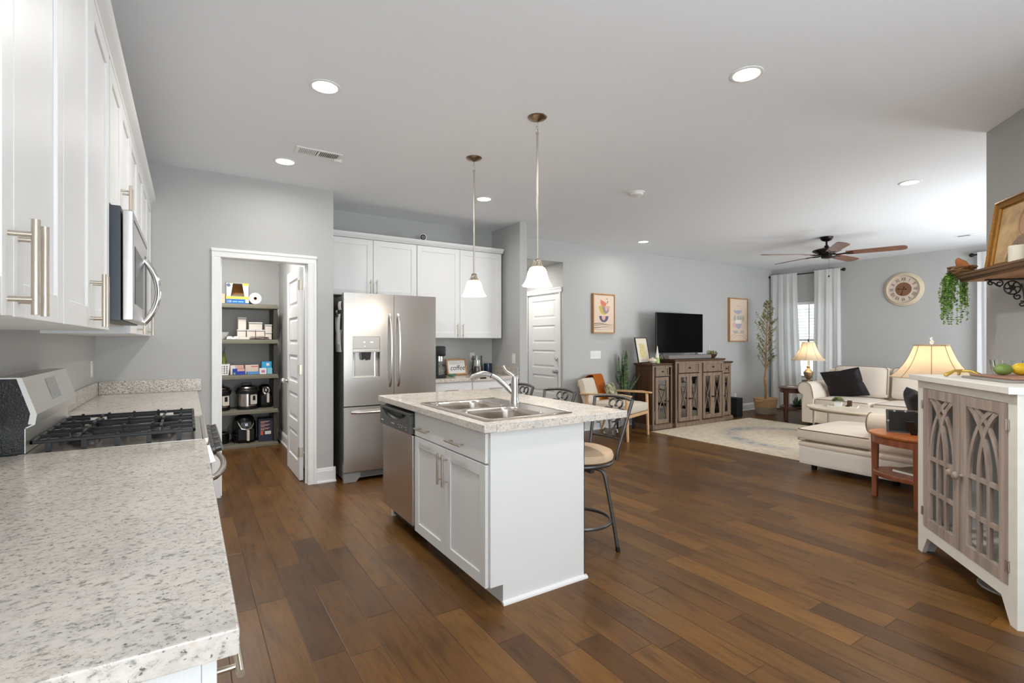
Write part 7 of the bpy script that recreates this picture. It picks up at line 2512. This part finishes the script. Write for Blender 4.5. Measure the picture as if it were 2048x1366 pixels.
# ================================================================= MANTEL ON THE SLANTED WALL
MR = math.atan2(-0.6276, -0.7785)
MM = Matrix.Translation((FA.x, FA.y, 0)) @ Matrix.Rotation(MR, 4, 'Z')
def on_wall(x, y, z):
    p = MM @ Vector((x, y, z)); return (p.x, p.y, p.z)
MZ = 1.703
t = E('mantel_shelf', 'carved wooden mantel shelf on the slanted grey wall at the right', 'shelf', (FA.x, FA.y, 0), MR)
m = MB()
pr = [(0.0, MZ), (-0.265, MZ), (-0.275, MZ + 0.008), (-0.275, MZ + 0.014), (-0.290, MZ + 0.022), (-0.292, MZ + 0.030), (-0.300, MZ + 0.036), (-0.300, MZ + 0.047), (0.0, MZ + 0.047)]
m.prism(pr, 'x', 0.290, 2.05); O('board', m, 'mantel', t)
m = MB(); m.box(0.296, 2.045, -0.262, -0.002, MZ - 0.0015, MZ); O('underside', m, 'mantelu', t)
m = MB()
for i in range(150):
    x = 0.298 + i * 0.0115
    m.box(x, x + 0.006, -0.2915, -0.283, MZ + 0.0155, MZ + 0.0215)
o = O('carved_beading', m, 'mantel', t)
MT = MZ + 0.0475


def bracket(x, label):
    t = E('shelf_bracket', label, 'bracket', on_wall(x, 0, 0), MR)
    m = MB(); m.box(-0.012, 0.012, -0.205, -0.0005, MZ - 0.009, MZ - 0.002); m.box(-0.012, 0.012, -0.008, -0.0005, MZ - 0.20, MZ - 0.009); O('arms', m, 'black', t)
    m = MB()
    def sc(pts, r=0.0042):
        m.tube([(0, y, MZ - 0.012 + z) for y, z in pts], r, 7)
    def spiral(cy, cz, r0, turns, a0, s=1):
        return [(cy + r0 * (1 - 0.7 * i / 20) * math.cos(a0 + s * turns * 2 * PI * i / 20), cz + r0 * (1 - 0.7 * i / 20) * math.sin(a0 + s * turns * 2 * PI * i / 20)) for i in range(21)]
    sc(spiral(-0.180, -0.014, 0.015, 1.1, PI * 0.4, 1)); sc(spiral(-0.138, -0.018, 0.020, 1.2, PI * 0.5, -1))
    sc([(-0.19, -0.004), (-0.165, -0.012), (-0.15, -0.030), (-0.132, -0.038)])
    for k in range(6):
        a = k * PI / 3
        sc([(-0.075, -0.045), (-0.075 + 0.028 * math.cos(a) - 0.006 * math.sin(a), -0.045 + 0.028 * math.sin(a) + 0.006 * math.cos(a)), (-0.075 + 0.036 * math.cos(a), -0.045 + 0.036 * math.sin(a))])
    m.tube([(0, -0.075 + 0.040 * math.cos(a), MZ - 0.057 + 0.040 * math.sin(a)) for a in [2 * PI * i / 24 for i in range(24)]], 0.0042, 7, closed=True)
    m.tube([(0, -0.075 + 0.014 * math.cos(a), MZ - 0.057 + 0.014 * math.sin(a)) for a in [2 * PI * i / 16 for i in range(16)]], 0.003, 6, closed=True)
    sc(spiral(-0.050, -0.100, 0.020, 1.2, PI * 0.6, 1)); sc(spiral(-0.030, -0.145, 0.018, 1.2, PI * 0.6, -1)); sc([(-0.03, -0.02), (-0.02, -0.08), (-0.012, -0.18)])
    O('scrollwork', m, 'black', t)


bracket(0.43, 'black scroll bracket under the mantel shelf at the right edge of the picture')
# bird nest and trailing plant
t = E('bird_nest', 'twig bird nest with a brown bird on the left end of the mantel shelf', 'ornament', on_wall(0.298, -0.268, MT), MR)
t.scale = (1.12, 1.12, 1.45)
rnd = random.Random(4)
m = MB()
for k in range(70):
    a0 = rnd.uniform(0, 2 * PI); L = rnd.uniform(0.7, 1.9); z = rnd.uniform(0.004, 0.032); r = 0.040 + 0.022 * (z / 0.032) + rnd.uniform(-0.008, 0.006)
    m.tube([(1.15 * r * math.cos(a0 + L * i / 6), r * math.sin(a0 + L * i / 6), z + rnd.uniform(-0.003, 0.003)) for i in range(7)], 0.0021, 5)
m.lathe([(0.0, 0.0), (0.035, 0.0), (0.05, 0.02), (0.0, 0.012)], n=20, cap=False, sx=1.15)
O('twig_nest', m, 'twig', t)
bm_ = plain('rust_bird_feathers', (172, 104, 52), 0.8, var=0.35, vs=60)
m = MB()
m.tube([(-0.048, 0.0, 0.052), (-0.034, 0.0, 0.062), (-0.016, 0.0, 0.050), (0.012, 0, 0.036), (0.045, 0, 0.030), (0.075, 0.0, 0.030)], [0.004, 0.016, 0.020, 0.026, 0.018, 0.006], 14)
bd = O('bird_body', m, bm_, t, angle=70)
m = MB(); m.cyl((-0.048, 0, 0.058), (-0.064, 0, 0.056), 0.004, 0.0008, n=8); O('beak', m, 'black', bd)
m = MB(); m.box(0.06, 0.10, -0.010, 0.010, 0.028, 0.032, 0.001, 1); O('tail', m, bm_, bd)
t = E('trailing_plant', 'green trailing plant hanging from the left end of the mantel shelf', 'plant', on_wall(0.290, -0.272, MT), MR)
st_, lv = MB(), MB()
rnd = random.Random(21)
for k in range(44):
    a = rnd.uniform(-0.5, 1.0)
    ox = -0.012 - abs(rnd.gauss(0, 0.06)); ox = max(ox, -0.15); oy = rnd.uniform(-0.075, 0.06)
    L = rnd.uniform(0.16, 0.33)
    top = Vector((0.03, rnd.uniform(-0.015, 0.03), 0.006)); over = Vector((ox * 0.55, oy * 0.6, 0.022 + rnd.uniform(0, 0.012))); low = Vector((ox, oy, -L))
    pts = [top, over, over + Vector((ox * 0.35, oy * 0.3, -0.05)), (over + low) / 2 + Vector((ox * 0.3, oy * 0.2, -0.02)), low]
    st_.tube(pts, 0.0012, 4)
    n = int(L / 0.0075)
    for i in range(n):
        u = i / n
        if u > 0.5 and rnd.random() < 0.3: continue
        s = u * 3.999; j = int(s); p = pts[j] + (pts[j + 1] - pts[j]) * (s - j)
        for q in range(3):
            d = Vector((rnd.uniform(-1, 1), rnd.uniform(-1, 1), rnd.uniform(-0.9, 0.3))).normalized() * rnd.uniform(0.010, 0.021)
            lv.leaf(p, p + d, 0.0075, 2)
O('stems', st_, 'pearl', t)
o = O('foliage', lv, 'pearl', t); o['kind'] = 'stuff'
# gilded painting
t = E('framed_painting', 'gilt-framed golden portrait painting leaning on the mantel shelf', 'painting', on_wall(0.282, -0.118, MT), MR)
LN = Matrix.Rotation(-0.135, 4, 'X')
PW, PH = 0.62, 0.445
fw = 0.052
m = MB()
def bar(poly_pts, a, b_, axis):
    m.prism(poly_pts, axis, a, b_)
# mitred moulding: stepped profile swept round
pf = [(0.0, 0.0), (0.0, -0.030), (0.010, -0.034), (0.020, -0.026), (0.034, -0.020), (0.042, -0.022), (0.047, -0.012), (fw, -0.010), (fw, 0.0)]
loops = []
for ins, dy in pf:
    loops.append([m.v((x, dy, z)) for x, z in ((ins, ins), (PW - ins, ins), (PW - ins, PH - ins), (ins, PH - ins))])
for A, B in zip(loops, loops[1:]):
    for i in range(4):
        m.f([A[i], A[(i + 1) % 4], B[(i + 1) % 4], B[i]])
m.xf(LN); O('gilt_frame', m, 'gold', t, angle=15)
def mat_portrait():
    q = NT('umber_oil_painting')
    v = q.coords()
    n1 = q.noise(v, 5.0, 4.0, 0.6)
    q.set(base=q.ramp(n1, [(0.3, (168, 134, 96)), (0.5, (222, 184, 128)), (0.7, (244, 216, 160))]), rough=0.4)
    return q.m
m = MB(); m.box(fw - 0.004, PW - fw + 0.004, -0.008, -0.002, fw - 0.004, PH - fw + 0.004); m.xf(LN); O('canvas', m, mat_portrait(), t)
fm_ = plain('flesh_paint', (206, 158, 122), 0.5, var=0.12, vs=20); hm = plain('auburn_paint', (170, 124, 90), 0.5, var=0.25, vs=16); rm = plain('mauve_robe_paint', (152, 126, 108), 0.5, var=0.3, vs=14)
m = MB()
pts = [(0.16, 0.055), (0.18, 0.11), (0.215, 0.16), (0.26, 0.19), (0.40, 0.19), (0.46, 0.13), (0.48, 0.055)]
m.f([m.v((x, -0.0084, z)) for x, z in pts]); m.xf(LN); O('painted_robe', m, rm, t)
m = MB(); m.f([m.v((0.315 + 0.075 * math.cos(a), -0.0088, 0.275 + 0.092 * math.sin(a))) for a in [2 * PI * i / 26 for i in range(26)]]); m.xf(LN); O('painted_hair', m, hm, t)
m = MB(); m.f([m.v((0.30 + 0.048 * math.cos(a), -0.0092, 0.262 + 0.068 * math.sin(a))) for a in [2 * PI * i / 24 for i in range(24)]]); m.xf(LN); O('painted_face', m, fm_, t)
t = E('pillar_candle', 'ivory pillar candle standing before the gilt painting on the mantel', 'candle', on_wall(0.735, -0.205, MT))
m = MB(); m.lathe([(0.0, 0.0), (0.038, 0.0), (0.038, 0.098), (0.034, 0.103), (0.028, 0.098), (0.0, 0.096)], n=32, cap=False); O('wax', m, 'candle', t)
m = MB(); m.cyl((0, 0, 0.095), (0.001, 0.001, 0.115), 0.0014, n=6); O('wick', m, 'black', t)
